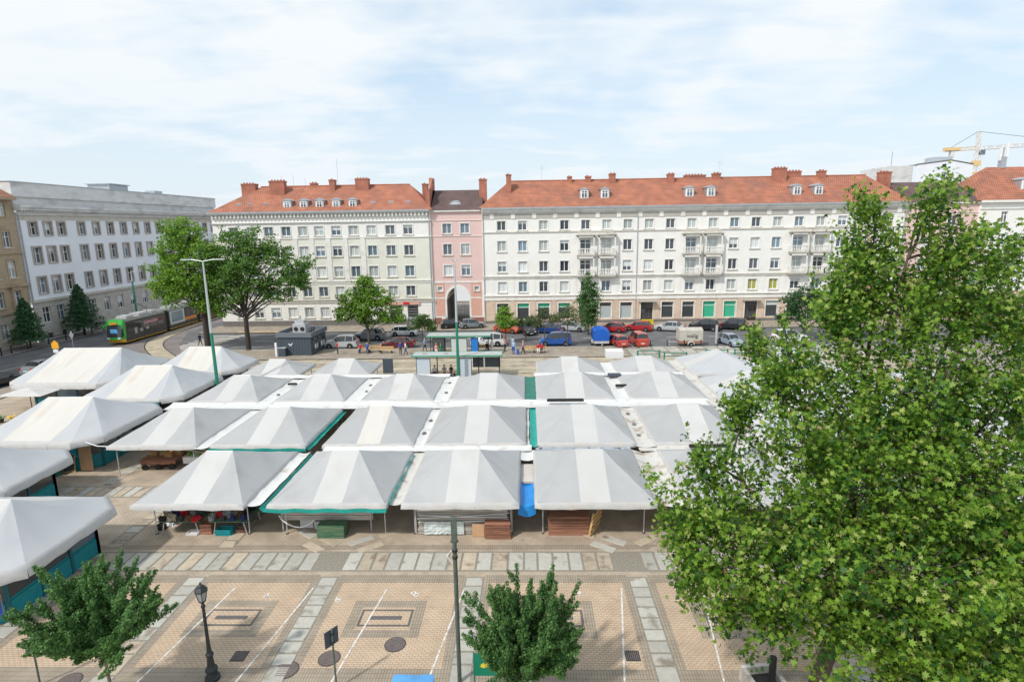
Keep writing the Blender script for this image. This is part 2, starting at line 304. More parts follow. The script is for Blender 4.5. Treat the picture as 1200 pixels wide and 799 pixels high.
# slab strips running away from the camera, and the cross band
SLABS = {}
def slab(parent, x0, x1, y0, y1, m='slab', rz=0, base=.012):
    sx, sy = round(x1-x0, 2), round(y1-y0, 2); k = (sx, sy, m)
    if k not in SLABS:
        mb = MB(); e = .015; hx, hy, t = sx/2, sy/2, .03
        V = [(-hx,-hy,-t),(hx,-hy,-t),(hx,hy,-t),(-hx,hy,-t),(-hx,-hy,.0),(hx,-hy,.0),(hx,hy,.0),(-hx,hy,.0),(-hx+e,-hy+e,.01),(hx-e,-hy+e,.01),(hx-e,hy-e,.01),(-hx+e,hy-e,.01)]
        mb.add(V, [(0,1,5,4),(1,2,6,5),(2,3,7,6),(3,0,4,7),(4,5,9,8),(5,6,10,9),(6,7,11,10),(7,4,8,11),(8,9,10,11)])
        SLABS[k] = mb.me('paving_slab', M[m])
    o = inst('paving_slab', SLABS[k], parent, ((x0+x1)/2, (y0+y1)/2, base + R.uniform(-.002,.004)), rz + R.uniform(-.01,.01)); return o
for x in SX:
    add_sheet(plaza, 'cobble_strip', rect(x-.46, x+.46, 12, 24.2), .002, M['joint'])
    y = 24.1
    while y > 13:
        ln = R.choice([.56,.6,.64]) if y > 19.2 else R.choice([.9, 1.0, .75])
        slab(plaza, x-.37, x+.37, y-ln, y, 'slab' if R.random() < .88 else 'slab_brown'); y -= ln+.10
band = add_sheet(None, 'slab_band', rect(-24.5, 26, 24.62, 26.34), .002, M['joint']); tag(band, kind='structure')
x = -24.2
while x < 25:
    wd = R.choice([.60,.64,.68,.56])
    if not (-10.6 < x+wd/2 < -9.0 or 4.2 < x+wd/2 < 5.4):
        slab(band, x, x+wd, 24.75, 26.2, R.choice(['slab','slab','slab_brown']))
    x += wd+.10
# diagonal slabs meeting the band, and short runs leading under the stalls
for (cx, cy, dx) in ((-9.6, 26.6, 1), (5.2, 26.6, 1)):
    for sgn in (-1, 1):
        for i in range(3):
            if i == 2: px, py = cx+sgn*2.3, cy+1.5
            else: px, py = cx + sgn*(1.15-.36*(i-.5)*2*.9), cy + .45 + (i-.5)*.62
            o = slab(band, px-.65, px+.65, py-.24, py+.24, R.choice(['slab','slab_brown']), rz=sgn*.62, base=.016)
for x in (-15.65, -21.6):
    add_sheet(band, 'cobble_strip', rect(x-.44, x+.44, 26.55, 33), .002, M['joint'])
    y = 26.75
    while y < (29.2 if x > -16 else 32.2):
        slab(band, x-.37, x+.37, y, y+.62, R.choice(['slab','slab_brown'])); y += .74
for q in (rect(-30,30,26.5,26.95),):
    add_sheet(band, 'clinker_border', q, .003, M['greybrick'])
band2 = add_sheet(None, 'rear_slab_band', rect(-31.5, -21.2, 32.35, 33.95), .003, M['joint']); tag(band2, kind='structure')
x = -31.3
while x < -21.8:
    slab(band2, x, x+.52, 32.5, 33.8, R.choice(['slab','slab_brown'])); x += .62
for i in range(6):
    slab(band2, -27.7, -26.9, 34.1+i*.62, 34.6+i*.62, R.choice(['slab','slab_brown']))
for i in range(7):
    slab(band2, -40.5+i*.95, -39.7+i*.95, 44.0, 45.2, R.choice(['slab','slab_brown']))
# parking lines and painted bay numbers
for (xa,ya,xb,yb) in ((-13.45,23.35,-14.6,15.5),(-9.85,23.35,-11.0,15.5),(-6.45,23.35,-7.5,15.5),(-2.95,23.35,-4.05,15.5),(4.1,23.35,3.0,15.5),(7.6,22.9,6.5,15.5),(.7,23.3,-.3,15.5)):
    d = Vector((xb-xa, yb-ya)).normalized()*1; nx, ny = -d.y*.036, d.x*.036
    add_sheet(plaza, 'parking_line', [(xa-nx,ya-ny),(xb-nx,yb-ny),(xb+nx,yb+ny),(xa+nx,ya+ny)][::-1], .009, M['mark'])
def text_mesh(body, size, m, name, ext=0):
    c = bpy.data.curves.new(name, 'FONT'); c.body = body; c.size = size; c.align_x = 'CENTER'; c.align_y = 'CENTER'; c.extrude = ext; c.offset = .004*size
    o = bpy.data.objects.new(name, c); COL.objects.link(o); dg = bpy.context.evaluated_depsgraph_get()
    me = bpy.data.meshes.new_from_object(o.evaluated_get(dg)); bpy.data.objects.remove(o); me.materials.clear(); me.materials.append(m); return me
for ch, x, y, rz in (('4',-11.75,22.75,.2),('6',-8.45,22.5,.5),('8',-5.1,22.9,.9),('9',2.15,22.95,.3)):
    inst('painted_number', text_mesh(ch, .62, M['mark'], 'painted_number'), plaza, (x,y,.010), rz)
# manholes and drains
for i, (x, y, r_, lb) in enumerate(((-5.3,19.75,.42,'round iron manhole cover below the middle grey motif'),(-7.65,19.0,.42,'round iron manhole cover beside the white line and the leaning sign post'),(-9.05,18.4,.45,'round iron manhole cover set on the slab strip at the photo bottom'),(-16.8,17.8,.42,'round iron manhole cover behind the left sign post near the kiosk tree'))):
    e = empty('manhole_cover', (x,y,.004), 0, lb, 'manhole cover', 'manhole covers in the plaza')
    MB().rev([(r_,0),(r_,.012)], n=24).build('rim', M['rail'], e); mb = MB(); mb.rev([(r_*.9,.0),(r_*.9,.016)], n=24)
    for k in range(7): mb.box(-r_*.7, r_*.7, -r_*.66+k*r_*.2, -r_*.60+k*r_*.2, .016, .022)
    mb.build('lid', M['manhole'], e)
for x, y, lb in ((-11.15,19.1,'dark square drain grate in the left parking bay'),(3.85,19.2,'dark square drain grate right of the centre tree')):
    e = empty('drain_grate', (x,y,.005), 0, lb, 'drain', 'drain grates')
    MB().box(-.27,.27,-.27,.27,0,.006).build('frame', M['blackrubber'], e); mb = MB()
    for k in range(7): mb.box(-.24+k*.072,-.2+k*.072,-.24,.24,.006,.012)
    mb.build('grille', M['manhole'], e)
# tram tracks, platform, road
tr = sheet('tram_trackbed', rect(-60, 44, 60.9, 69.6), .004, M['tramslab'])
mb = MB()
for y in (62.0, 63.45, 65.6, 67.05):
    mb.box(-48, 44, y-.05, y+.05, .004, .014)
mb.build('rail', M['rail'], tr)['kind'] = 'stuff'
mb = MB()
for y in (61.6,62.7,63.9,65.2,66.3,67.5): mb.box(-46, 44, y-.03, y+.03, .005, .010)
mb.build('slab_joint', M['joint'], tr)['kind'] = 'stuff'
plat = sheet('tram_platform', [(-40,69.6),(12.5,69.6),(12.5,75.3),(-40,75.3)], .14, M['plaza'], .15)
add_sheet(plat, 'kerb', rect(-40,12.5,69.45,69.75), .146, M['kerb'])
add_sheet(plat, 'kerb', rect(-40,12.5,75.1,75.4), .146, M['kerb'])
sheet('road', rect(-44, 120, 75.4, 88.6), .006, M['asphalt'])
sheet('street', [(-69.5,20),(-55.3,20),(-55.3,60),(-52,76),(-44,88.6),(-52,88.6),(-52,400),(-69.5,400)], .010, M['asphalt'])
sheet('tram_street_paving', [(-62,69),(-47,69),(-46,74),(-50,80),(-54.5,90),(-55,110),(-61.5,110)], .0135, M['asphalt_patch'])
pav = sheet('pavement', rect(-52, 120, 88.6, 95), .14, M['plaza'], .15)
add_sheet(pav, 'kerb', rect(-52,120,88.45,88.75), .146, M['kerb'])
pv2 = sheet('street_pavement', rect(-73, -69.2, 20, 300), .14, M['asphalt_patch'], .15)
add_sheet(pv2, 'kerb', rect(-69.3,-69.05,20,300), .146, M['kerb'])
pv3 = sheet('kerbside_pavement', [(-55.3,30),(-53,30),(-51.5,66),(-55.0,66)], .10, M['plaza'], .12)
sheet('crossing_pavement', rect(-50,-40,69.6,75.4), .008, M['plaza'])
# curved tram tracks in the street
def track(pts, w=2.3, z=.021):
    mb = MB()
    for s_ in (-w/2, w/2):
        V = []; F = []
        for i, p in enumerate(pts):
            a = Vector(pts[max(i-1,0)]); b = Vector(pts[min(i+1,len(pts)-1)]); t = (b-a).normalized(); nn = Vector((-t.y, t.x))
            c = Vector(p) + nn*s_; V += [(*(c-nn*.09), z), (*(c+nn*.09), z)]
        F = [(2*i, 2*i+1, 2*i+3, 2*i+2) for i in range(len(pts)-1)]; mb.add(V, F)
    return mb
def bez(p0,p1,p2,p3,n=24): return [tuple(Vector(p0)*(1-t)**3+Vector(p1)*3*t*(1-t)**2+Vector(p2)*3*t*t*(1-t)+Vector(p3)*t**3) for t in [i/n for i in range(n+1)]]
def catmull(P, n=6):
    P = [Vector(p) for p in P]; o = []
    for i in range(len(P)-1):
        a, b, c, d = P[max(i-1,0)], P[i], P[i+1], P[min(i+2,len(P)-1)]
        for k in range(n):
            t = k/n; o.append(tuple(.5*((2*b)+(c-a)*t+(2*a-5*b+4*c-d)*t*t+(-a+3*b-3*c+d)*t**3)))
    return o+[tuple(P[-1])]
curve_pts = catmull([(-59.2,112),(-57.9,97),(-57.0,90.5),(-55.4,83.8),(-53.1,79.2),(-49.4,74.6),(-44,69.2),(-38,66.6),(-30,66.3)])
trk = [bez((-59.3,69),(-59.0,82),(-59.6,95),(-59.6,140)), curve_pts,  bez((-59.3,69),(-59.4,60),(-60,40),(-60,22))]
for p in trk:
    o = tag(track(p).build('tram_rails', M['rail']), kind='structure')
mb = MB(); pts = trk[1]; V = []; F = []
for i, p in enumerate(pts):
    a = Vector(pts[max(i-1,0)]); b = Vector(pts[min(i+1,len(pts)-1)]); t = (b-a).normalized(); nn = Vector((-t.y, t.x)); c = Vector(p)
    V += [(*(c-nn*1.25), .017), (*(c+nn*1.25), .017)]
mb.add(V, [(2*i, 2*i+1, 2*i+3, 2*i+2) for i in range(len(pts)-1)]); tag(mb.build('track_paving', M['tramslab']), kind='structure')
# zebra crossing and painted lines
for i in range(8):
    y = 76.8 + i*1.35
    tag(MB().quad((-49.6+i*.12,y,.013),(-44.9+i*.2,y,.013),(-44.9+i*.2,y+.5,.013),(-49.6+i*.12,y+.5,.013)).build('zebra_stripe', M['mark']), kind='structure')
for x in range(-40, 110, 6):
    tag(MB().quad((x,81.9,.011),(x+3,81.9,.011),(x+3,82.05,.011),(x,82.05,.011)).build('lane_line', M['mark']), kind='structure')
tag(MB().quad((-46,88.8,.15),(-37,88.8,.15),(-37,89.4,.15),(-46,89.4,.15)).build('tactile_strip', M['ymark']), kind='structure')
for a,b in (((-69.2,30),(-69.2,74)),((-62.4,40),(-62.4,72))):
    tag(MB().quad((a[0],a[1],.022),(a[0]+.14,a[1],.022),(b[0]+.14,b[1],.022),(b[0],b[1],.022)).build('edge_line', M['mark']), kind='structure')
# square with diagonal slab pattern at the right
sq = sheet('slab_square', rect(12.7, 44, 69.6, 75.3), .05, M['joint'], .06)
n_ = 0
for i in range(18):
    for j in range(4):
        if (i+j) % 4 == 3: continue
        x0 = 13.0+i*1.7; y0 = 69.8+j*1.38
        slab(sq, x0, x0+1.45, y0, y0+1.14, 'slab', base=.062)
# ------------------------------------------------------------ buildings
def wall(mb, x0, x1, z0, z1, holes, depth=.28, mi=0, rmi=None, y=0):
    hs = [(max(a,x0), min(b,x1), max(c,z0), min(d,z1)) for a,b,c,d in holes if b > x0 and a < x1 and d > z0 and c < z1]
    xs = sorted({round(v,4) for v in [x0,x1]+[q for h in hs for q in h[:2]]}); zs = sorted({round(v,4) for v in [z0,z1]+[q for h in hs for q in h[2:]]})
    rmi = mi if rmi is None else rmi
    for i in range(len(xs)-1):
        for j in range(len(zs)-1):
            cx, cz = (xs[i]+xs[i+1])/2, (zs[j]+zs[j+1])/2
            if any(a < cx < b and c < cz < d for a,b,c,d in hs): continue
            mb.quad((xs[i],y,zs[j]),(xs[i+1],y,zs[j]),(xs[i+1],y,zs[j+1]),(xs[i],y,zs[j+1]), mi)
    for a,b,c,d in hs:
        Y = y+depth
        mb.quad((a,y,c),(a,y,d),(a,Y,d),(a,Y,c), rmi); mb.quad((b,y,d),(b,y,c),(b,Y,c),(b,Y,d), rmi)
        mb.quad((a,y,d),(b,y,d),(b,Y,d),(a,Y,d), rmi); mb.quad((a,y,c),(a,Y,c),(b,Y,c),(b,y,c), rmi)
WM = {}
def window(root, x, z, w, h, panes=2, trans=True, m='frame', glass=None, y=.18, sill=True, name='window', sillm='trim', mid=None):
    """x centre, z bottom"""
    k = (w,h,panes,trans,m,mid)
    if k not in WM:
        mb = MB(); t = .085; mb.box(-w/2,w/2,0,.1,0,t); mb.box(-w/2,w/2,0,.1,h-t,h); mb.box(-w/2,-w/2+t,0,.1,t,h-t); mb.box(w/2-t,w/2,0,.1,t,h-t)
        for i in range(1,panes): xx = -w/2+w*i/panes; mb.box(xx-.055,xx+.055,-.012,.1,t,h-t)
        if trans: zz_ = h*(mid or .68); mb.box(-w/2+t,w/2-t,-.006,.09,zz_-.04,zz_+.04)
        pm = MB(); pm.box(-w/2+t,w/2-t,.05,.07,t,h-t)
        WM[k] = (mb.me('window', M[m]), {}, pm)
    fm, pd, pm = WM[k]
    g = glass or R.choices(['glass','glass_blue','curtain','curtain_white'], [5,3,3,1.6])[0]
    if g not in pd: pd[g] = pm.me('pane', M[g])
    o = inst(name, fm, root, (x,y,z)); inst('pane', pd[g], o)
    if w > 1.1 and name == 'window' and R.random() < .28:
        f_ = R.choice([.3,.45,.6]); kb = ('blind', w, h, f_)
        if kb not in WM: WM[kb] = MB().box(-w/2+.085,w/2-.085,.03,.045,h*(1-f_),h-.085).me('blind', M['curtain_white'])
        inst('blind', WM[kb], o)
    if sill:
        ks = ('sill', w)
        if ks not in WM: WM[ks] = MB().box(-w/2-.18,w/2+.18,-.14,.05,-.16,-.02).me('sill', M[sillm])
        inst('sill', WM[ks], o, (0,-y,0))
    return o
def surround(mb, x, z, w, h, t=.2, p=.05, mi=0):
    mb.box(x-w/2-t,x-w/2,-p,.01,z-t*.0,z+h+t,mi); mb.box(x+w/2,x+w/2+t,-p,.01,z,z+h+t,mi); mb.box(x-w/2,x+w/2,-p,.01,z+h,z+h+t,mi)
def gable_roof(mb, x0,x1,y0,y1,z,zr,hl=0,hr=0,ov=.45):
    ym = (y0+y1)/2; a0 = x0-(ov if hl else 0); a1 = x1+(ov if hr else 0)
    V = [(a0,y0-ov,z),(a1,y0-ov,z),(a1,y1+ov,z),(a0,y1+ov,z),(x0+hl,ym,zr),(x1-hr,ym,zr)]
    mb.add(V, [(0,1,5,4),(2,3,4,5),(1,2,5),(3,0,4)])
    V2 = [(x,y,q-.14) for x,y,q in V[:4]]; mb.add(V[:4]+V2, [(0,4,5,1),(1,5,6,2),(2,6,7,3),(3,7,4,0),(4,7,6,5)])
def chimney(root, x0, x1, zt, y=5, d=1.2, zb=19.5):
    mb = MB(); mb.box(x0,x1,y-d/2,y+d/2,zb,zt-.28); mb.box(x0-.07,x1+.07,y-d/2-.07,y+d/2+.07,zt-.28,zt-.08)
    for k in range(max(1,int((x1-x0)/.5))): cx = x0+.3+k*.5; mb.box(cx-.1,cx+.1,y-.15,y+.15,zt-.08,zt+.12)
    return mb.build('chimney', M['chimney'], root)
def dormer(root, x, z0, yf, w=1.45, h=1.5, arched=False):
    mb = MB(); mb.box(x-w/2,x+w/2,yf,yf+2.0,z0,z0+h,0)
    mb.add([(x-w/2-.15,yf-.15,z0+h),(x+w/2+.15,yf-.15,z0+h),(x,yf-.15,z0+h+.38),(x-w/2-.15,yf+2.3,z0+h),(x+w/2+.15,yf+2.3,z0+h),(x,yf+2.3,z0+h+.38)], [(0,1,2),(0,2,5,3),(1,4,5,2),(0,3,4,1)], 0)
    mb.box(x-w/2+.1,x+w/2-.1,yf-.03,yf,z0+.08,z0+h-.05,1)
    o = mb.build('dormer', [M['metal_roof'], M['trimw']], root)
    window(o, x, z0+.15, w-.5, h-.3, 2, True, y=yf-.10, sill=False)
def skylight(root, x, y, z, slope, w=.8, h=1.1):
    mb = MB(); mb.box(-w/2,w/2,0,h,.02,.1,0); mb.box(-w/2+.1,w/2-.1,.1,h-.1,.1,.115,1)
    o = mb.build('skylight', [M['metal_roof'], M['glass_blue']], root, (x,y,z)); o.rotation_euler = (slope,0,0)
F0 = 94.5
def shop(root, x, w=1.95, z0=.75, z1=3.45, glass='shopdark', head=None, door=False):
    mb = MB(); t=.08; z0 = .2 if door else z0
    mb.box(x-w/2,x+w/2,.2,.3,z0,z0+t,0); mb.box(x-w/2,x+w/2,.2,.3,z1-t,z1,0)
    for q in (x-w/2, x+w/2-t): mb.box(q,q+t,.2,.3,z0+t,z1-t,0)
    mb.box(x-w/2+t,x+w/2-t,.2,.29,z1-.75,z1-.67,0)
    if door:
        for q in (x-.45, x+.38): mb.box(q,q+t,.2,.29,z0+t,z1-.75,0)
    o = mb.build('shop_window' if not door else 'shop_door', [M['frame_brown'] if door else M['trimw']], root)
    MB().box(x-w/2+t,x+w/2-t,.25,.27,z0+t,z1-.75).build('pane', M[glass], o); MB().box(x-w/2+t,x+w/2-t,.25,.27,z1-.67,z1-t).build('transom_pane', M[head or 'shopdark'], o)
    return o
# --- long white block
def long_block():
    W = 66.9; root = empty('apartment_block', (-7.1, F0, 0), 0, 'long white five storey apartment block with an orange tile roof behind the parked cars', 'building')
    ax = [3.1+3.375*k for k in range(19)]; balc = {4,5,9,10,14,15}
    rows = [(15.25,1.5),(11.9,1.7),(8.6,1.7),(5.3,1.7)]
    holes = []
    for i, x in enumerate(ax):
        for j, (z,h) in enumerate(rows):
            if i in balc and j in (1,2): holes.append((x-.85,x+.85,z-.55,z+h+.1))
            else: holes.append((x-.7,x+.7,z,z+h))
    sh = [(x-.98,x+.98,.2 if i in (7,12) else .75,3.45) for i,x in enumerate(ax)]
    mb = MB(); wall(mb,0,W,4.6,18.6,holes,mi=0); wall(mb,0,W,.55,4.6,sh,.3,mi=1); 
    wall(mb,0,W,0,.55,[s_ for s_ in sh if s_[2]<.5],.3,mi=2,y=-.06)
    mb.quad((W,0,0),(W,12,0),(W,12,18.6),(W,0,18.6),0); mb.quad((0,12,0),(0,0,0),(0,0,18.6),(0,12,18.6),0); mb.quad((W,12,0),(0,12,0),(0,12,18.6),(W,12,18.6),0); mb.quad((0,0,18.6),(W,0,18.6),(W,12,18.6),(0,12,18.6),0)
    mb.build('wall', [M['white_plaster'],M['peach'],M['plinth']], root)
    for i,x in enumerate(ax):
        for j,(z,h) in enumerate(rows):
            if i in balc and j in (1,2): window(root, x, z-.5, 1.7, h+.55, 2, True, glass=R.choice(['curtain','glass_blue','glass']), sill=False, name='balcony_door', mid=.75)
            else: window(root, x, z, 1.4, h, 2, False, glass='curtain_green' if (i in (12,13) and j==3) else None)
    mb = MB()
    for i,x in enumerate(ax):
        for j,(z,h) in enumerate(rows):
            if not (i in balc and j in (1,2)): surround(mb,x,z,1.4,h,.12,.04)
        surround(mb, x, .75, 1.96, 2.7, .13, .05)
    mb.build('window_surround', M['trimw'], root)['kind'] = 'stuff'
    MB().box(-.02,W+.02,-.62,0,18.45,18.75,0).box(-.02,W+.02,-.42,0,18.15,18.45,0).box(0,W,-.10,0,17.9,18.15,0).build('cornice', M['trimw'], root)
    MB().box(0,W,-.05,0,17.05,17.9).build('attic_band', M['attic'], root)
    mb = MB()
    for k in range(20): mb.box(1.3+k*3.375,1.75+k*3.375+.2,-.1,-.05,17.08,17.88)
    mb.build('console', M['trimw'], root)['kind']='stuff'
    MB().box(0,W,-.14,0,14.88,15.06).box(0,W,-.14,0,7.75,7.95).box(0,W,-.08,0,7.45,7.6).build('string_course', M['trim'], root)
    MB().box(0,W,-.22,0,4.62,4.85).box(0,W,-.12,0,3.95,4.45).build('ground_floor_cornice', M['trimw'], root)
    MB().box(0,W,-.26,0,18.72,18.84).box(0,W,-.75,-.62,18.6,18.82).build('gutter', M['metal_roof'], root)
    mb = MB()
    for k in range(20): x = 1.4+k*3.375; mb.box(x-.36,x+.36,-.05,0,.6,3.95)
    mb.build('pilaster', M['peach'], root)['kind']='stuff'
    mb = MB()
    for k in range(20): x = 1.4+k*3.375; mb.box(x-.30,x+.30,-.04,0,4.95,7.4)
    mb.build('upper_pilaster', M['white_plaster'], root)['kind']='stuff'
    # balconies: framed loggia boxes with balustrades
    for i in sorted(balc):
        x = ax[i]
        for z in (11.15, 7.85):
            b = MB().box(x-1.4,x+1.4,-1.0,0,z-.02,z+.2).box(x-1.3,x+1.3,-.9,0,z-.22,z-.02).build('balcony', M['trim'], root)
            mb = MB(); mb.box(x-1.35,x+1.35,-.95,-.78,z+1.0,z+1.12)
            for sx in (-1.27,1.27): mb.box(x+sx-.1,x+sx+.1,-.95,-.75,z+.2,z+1.0); mb.box(x+sx-.06,x+sx+.06,-.78,0,z+1.0,z+1.1)
            for k in range(9): q = x-1.04+k*.26; mb.rev([(.045,z+.2),(.085,z+.45),(.045,z+.8),(.06,z+1.0)],q,-.86,5)
            for sx in (-1.27,1.27):
                for k in range(3): mb.box(x+sx-.04,x+sx+.04,-.68+k*.24,-.60+k*.24,z+.2,z+1.0)
            mb.build('balustrade', M['trimw'], b)
            mb = MB()
            for sx in (-1.27,1.27): mb.box(x+sx-.09,x+sx+.09,-.93,-.77,z+1.12,z+3.05)
            mb.box(x-1.36,x+1.36,-.93,-.75,z+2.85,z+3.06); mb.build('post', M['trimw'], b)
        MB().box(x-1.45,x+1.45,-1.0,0,14.21,14.35).box(x-1.55,x+1.55,-1.1,0,14.35,14.5).box(x-1.3,x+1.3,-.9,0,14.5,14.75).build('balcony_canopy', M['trim'], root)
    kinds = {0:'shopdark',1:'shopdark',2:'shopdark',3:'shopdark',5:'shoppale',6:'shoppale',8:'shopdark',9:'shopdark',10:'glass_green',11:'glass_green',13:'shopdark'}
    for i,x in enumerate(ax): shop(root, x, glass=kinds.get(i,'shopdark'), head='glass_green' if i in (1,2,3,10,11) else ('curtain' if i==13 else None), door=i in (7,12))
    for i in (7,12): MB().box(ax[i]-1.4,ax[i]+1.4,-1.0,0,3.55,3.75).build('door_canopy', M['attic'], root)
    mb = MB(); gable_roof(mb,0,W,0,12,18.84,23.3,hl=4.3,hr=3.6); mb.build('roof', M['tile'], root)
    MB().tube([(4.3,6,23.34),(W-3.6,6,23.34)],.11,6).build('ridge_tiles', M['chimney'], root)
    for a,b,zt,y in ((3.9,4.7,24.3,3.6),(14.1,14.8,24.0,6),(17.1,18.0,24.0,6),(21,22,24.3,5.6),(30.6,31.6,24.1,5.4),(33.8,37.2,23.95,6.9),(38.2,39.4,24.1,6),(47.8,49.8,24.7,5.2),(50,53,24.3,7),(55.5,56.6,24.2,6),(65.2,66.9,23.8,5.5)):
        chimney(root,a,b,zt,y,zb=20.5)
    for x in (16.5,19.8,33.3,36.7,50.3,53.7): dormer(root,x,20.0,1.5)
    sl = atan2(4.46,6)
    for x in (23.1,26.1,27.1,29.5,44.3,45.1,57.4): skylight(root,x,1.6,20.05,sl)
    for x,z,h in ((9.8,23.3,2.6),(39.3,24.1,1.9)):
        MB().tube([(x,6,z),(x,6,z+h)],.02,4).tube([(x-.5,6,z+h*.9),(x+.5,6,z+h*.9)],.015,4).tube([(x-.35,6,z+h*.75),(x+.35,6,z+h*.75)],.015,4).build('aerial', M['galv'], root)
    for x in (.18, W-.2, 24.9): MB().tube([(x,-.1,.3),(x,-.1,18.3)],.06,6).build('downpipe', M['metal_roof'], root)
long_block()
# --- pale green block at left
def left_block():
    W = 35.6; root = empty('apartment_block', (-51.0, F0, 0), 0, 'pale cream green block with five dormers on its orange roof behind two big trees', 'building')
    ax = [3.4,6.3,9.15,12.0,14.75,17.4,20.2,23.0,25.95,29.0,31.9]
    rows = [(14.9,1.5),(11.55,1.65),(8.15,1.75),(4.95,1.65),(1.5,1.7)]
    holes = []; wins = []
    for i,x in enumerate(ax):
        for j,(z,h) in enumerate(rows):
            if j == 4 and i > 7: continue
            wd = 1.5; holes.append((x-wd/2,x+wd/2,z,z+h)); wins.append((x,z,wd,h))
    door = (31.2,33.0,.2,3.5); sh2 = (28.2,30.4,.8,3.4); holes += [door, sh2]
    mb = MB(); wall(mb,0,W,14.55,18.5,holes,mi=0); wall(mb,0,W,7.55,14.55,holes,mi=1); wall(mb,0,W,4.5,7.55,holes,mi=1); wall(mb,0,W,1.0,4.5,holes,mi=0)
    wall(mb,0,W,0,1.0,[door],mi=2,y=-.08); mb.quad((0,12,0),(0,0,0),(0,0,18.5),(0,12,18.5),0); mb.quad((W,0,0),(W,12,0),(W,12,18.5),(W,0,18.5),0); mb.quad((0,0,18.5),(W,0,18.5),(W,12,18.5),(0,12,18.5),0); mb.quad((W,12,0),(0,12,0),(0,12,18.5),(W,12,18.5),0)
    mb.build('wall', [M['white_plaster'],M['cream_plaster'],M['plinth']], root)
    for x,z,wd,h in wins: window(root,x,z,wd,h,2,False)
    mb = MB()
    for x,z,wd,h in wins: surround(mb,x,z,wd,h,.14,.05)
    mb.build('window_surround', M['trimw'], root)['kind']='stuff'
    mb = MB()
    for i in range(12):
        xx = (ax[i-1]+ax[i])/2 if 0 < i < 11 else (1.2 if i == 0 else 33.9)
        if 2 <= i <= 8: mb.box(xx-.38,xx+.38,-.1,0,7.65,14.4)
    mb.build('pilaster', M['trimw'], root)['kind']='stuff'
    MB().box(0,W,-.12,0,14.42,14.62).box(0,W,-.14,0,7.4,7.6).box(0,W,-.08,0,7.05,7.2).build('string_course', M['trimw'], root)
    MB().box(0,W,-.24,0,4.3,4.55).box(0,W,-.14,0,3.95,4.2).build('ground_floor_cornice', M['trim'], root)
    MB().box(-.3,W,-.6,0,18.4,18.7).box(-.1,W,-.25,0,17.0,17.1).build('cornice', M['trimw'], root)
    mb = MB()
    for k in range(58): mb.box(.2+k*.61,.45+k*.61,-.45,0,17.85,18.4)
    mb.build('dentil', M['trimw'], root)['kind']='stuff'
    mb = MB()
    for z in [1.0+.45*k for k in range(1,7)]: mb.box(0,W,-.012,-.002,z,z+.03)
    mb.build('render_joint', M['trim'], root)['kind']='stuff'
    MB().box(-.35,W,-.75,-.62,18.55,18.78).build('gutter', M['metal_roof'], root)
    o = MB().box(31.2,33.0,.2,.3,.2,3.5).build('shop_door', M['shoppale'], root); MB().box(31.3,32.9,.16,.2,1.4,3.3).build('pane', M['shopdark'], o)
    shop(root,29.3,w=2.1,z0=.8,z1=3.4)
    sg = MB().box(26.5,33.3,-.25,-.1,3.5,3.9).build('shop_sign', M['salmon'], root); MB().box(30.6,31.6,-.32,-.26,3.55,3.95).build('emblem', mat('signal_red',(.6,.02,.02),.5), sg)
    mb = MB(); gable_roof(mb,0,W,0,12,18.75,23.1,hl=6.0,hr=4.2); mb.build('roof', M['tile'], root)
    MB().tube([(6,6,23.14),(W-4.2,6,23.14)],.11,6).build('ridge_tiles', M['chimney'], root)
    for a,b,zt,y in ((3.0,5.4,23.7,5.6),(8.3,10.8,24.0,4.4),(14.4,15.4,23.7,6.5),(18.1,19.0,24.1,5.2),(22.5,24.7,24.2,5.2),(33.4,34.3,23.3,7)):
        chimney(root,a,b,zt,y,zb=20.0)
    MB().box(34.9,35.55,.6,6.4,18.8,22.0).add([(34.9,.6,19.2),(35.55,.6,19.2),(35.55,4.5,24.0),(34.9,4.5,24.0),(34.9,6.4,24.0),(35.55,6.4,24.0),(34.9,.6,18.8),(35.55,.6,18.8),(34.9,6.4,18.8),(35.55,6.4,18.8)],[(0,1,3,2),(2,3,5,4),(0,2,4,8,6),(1,7,9,5,3)]).build('party_wall', M['chimney'], root)
    for x in (12.3,15.0,17.6,20.3,23.0): dormer(root,x,19.1,.7,1.4,1.4)
    sl = atan2(4.35,6)
    for x in (4.0,5.8,8.5,26.1,29.0,31.9): skylight(root,x,.9,19.5,sl)
    for x,z,h in ((9.6,24,.9),(11.6,23.1,1.9),(19.2,23.1,4.4),(13.6,23.1,1.4)): MB().tube([(x,6,z),(x,6,z+h)],.025,4).build('aerial', M['galv'], root)
    MB().tube([(W-.25,-.1,.3),(W-.25,-.1,18.3)],.07,6).build('downpipe', M['metal_roof'], root)
left_block()
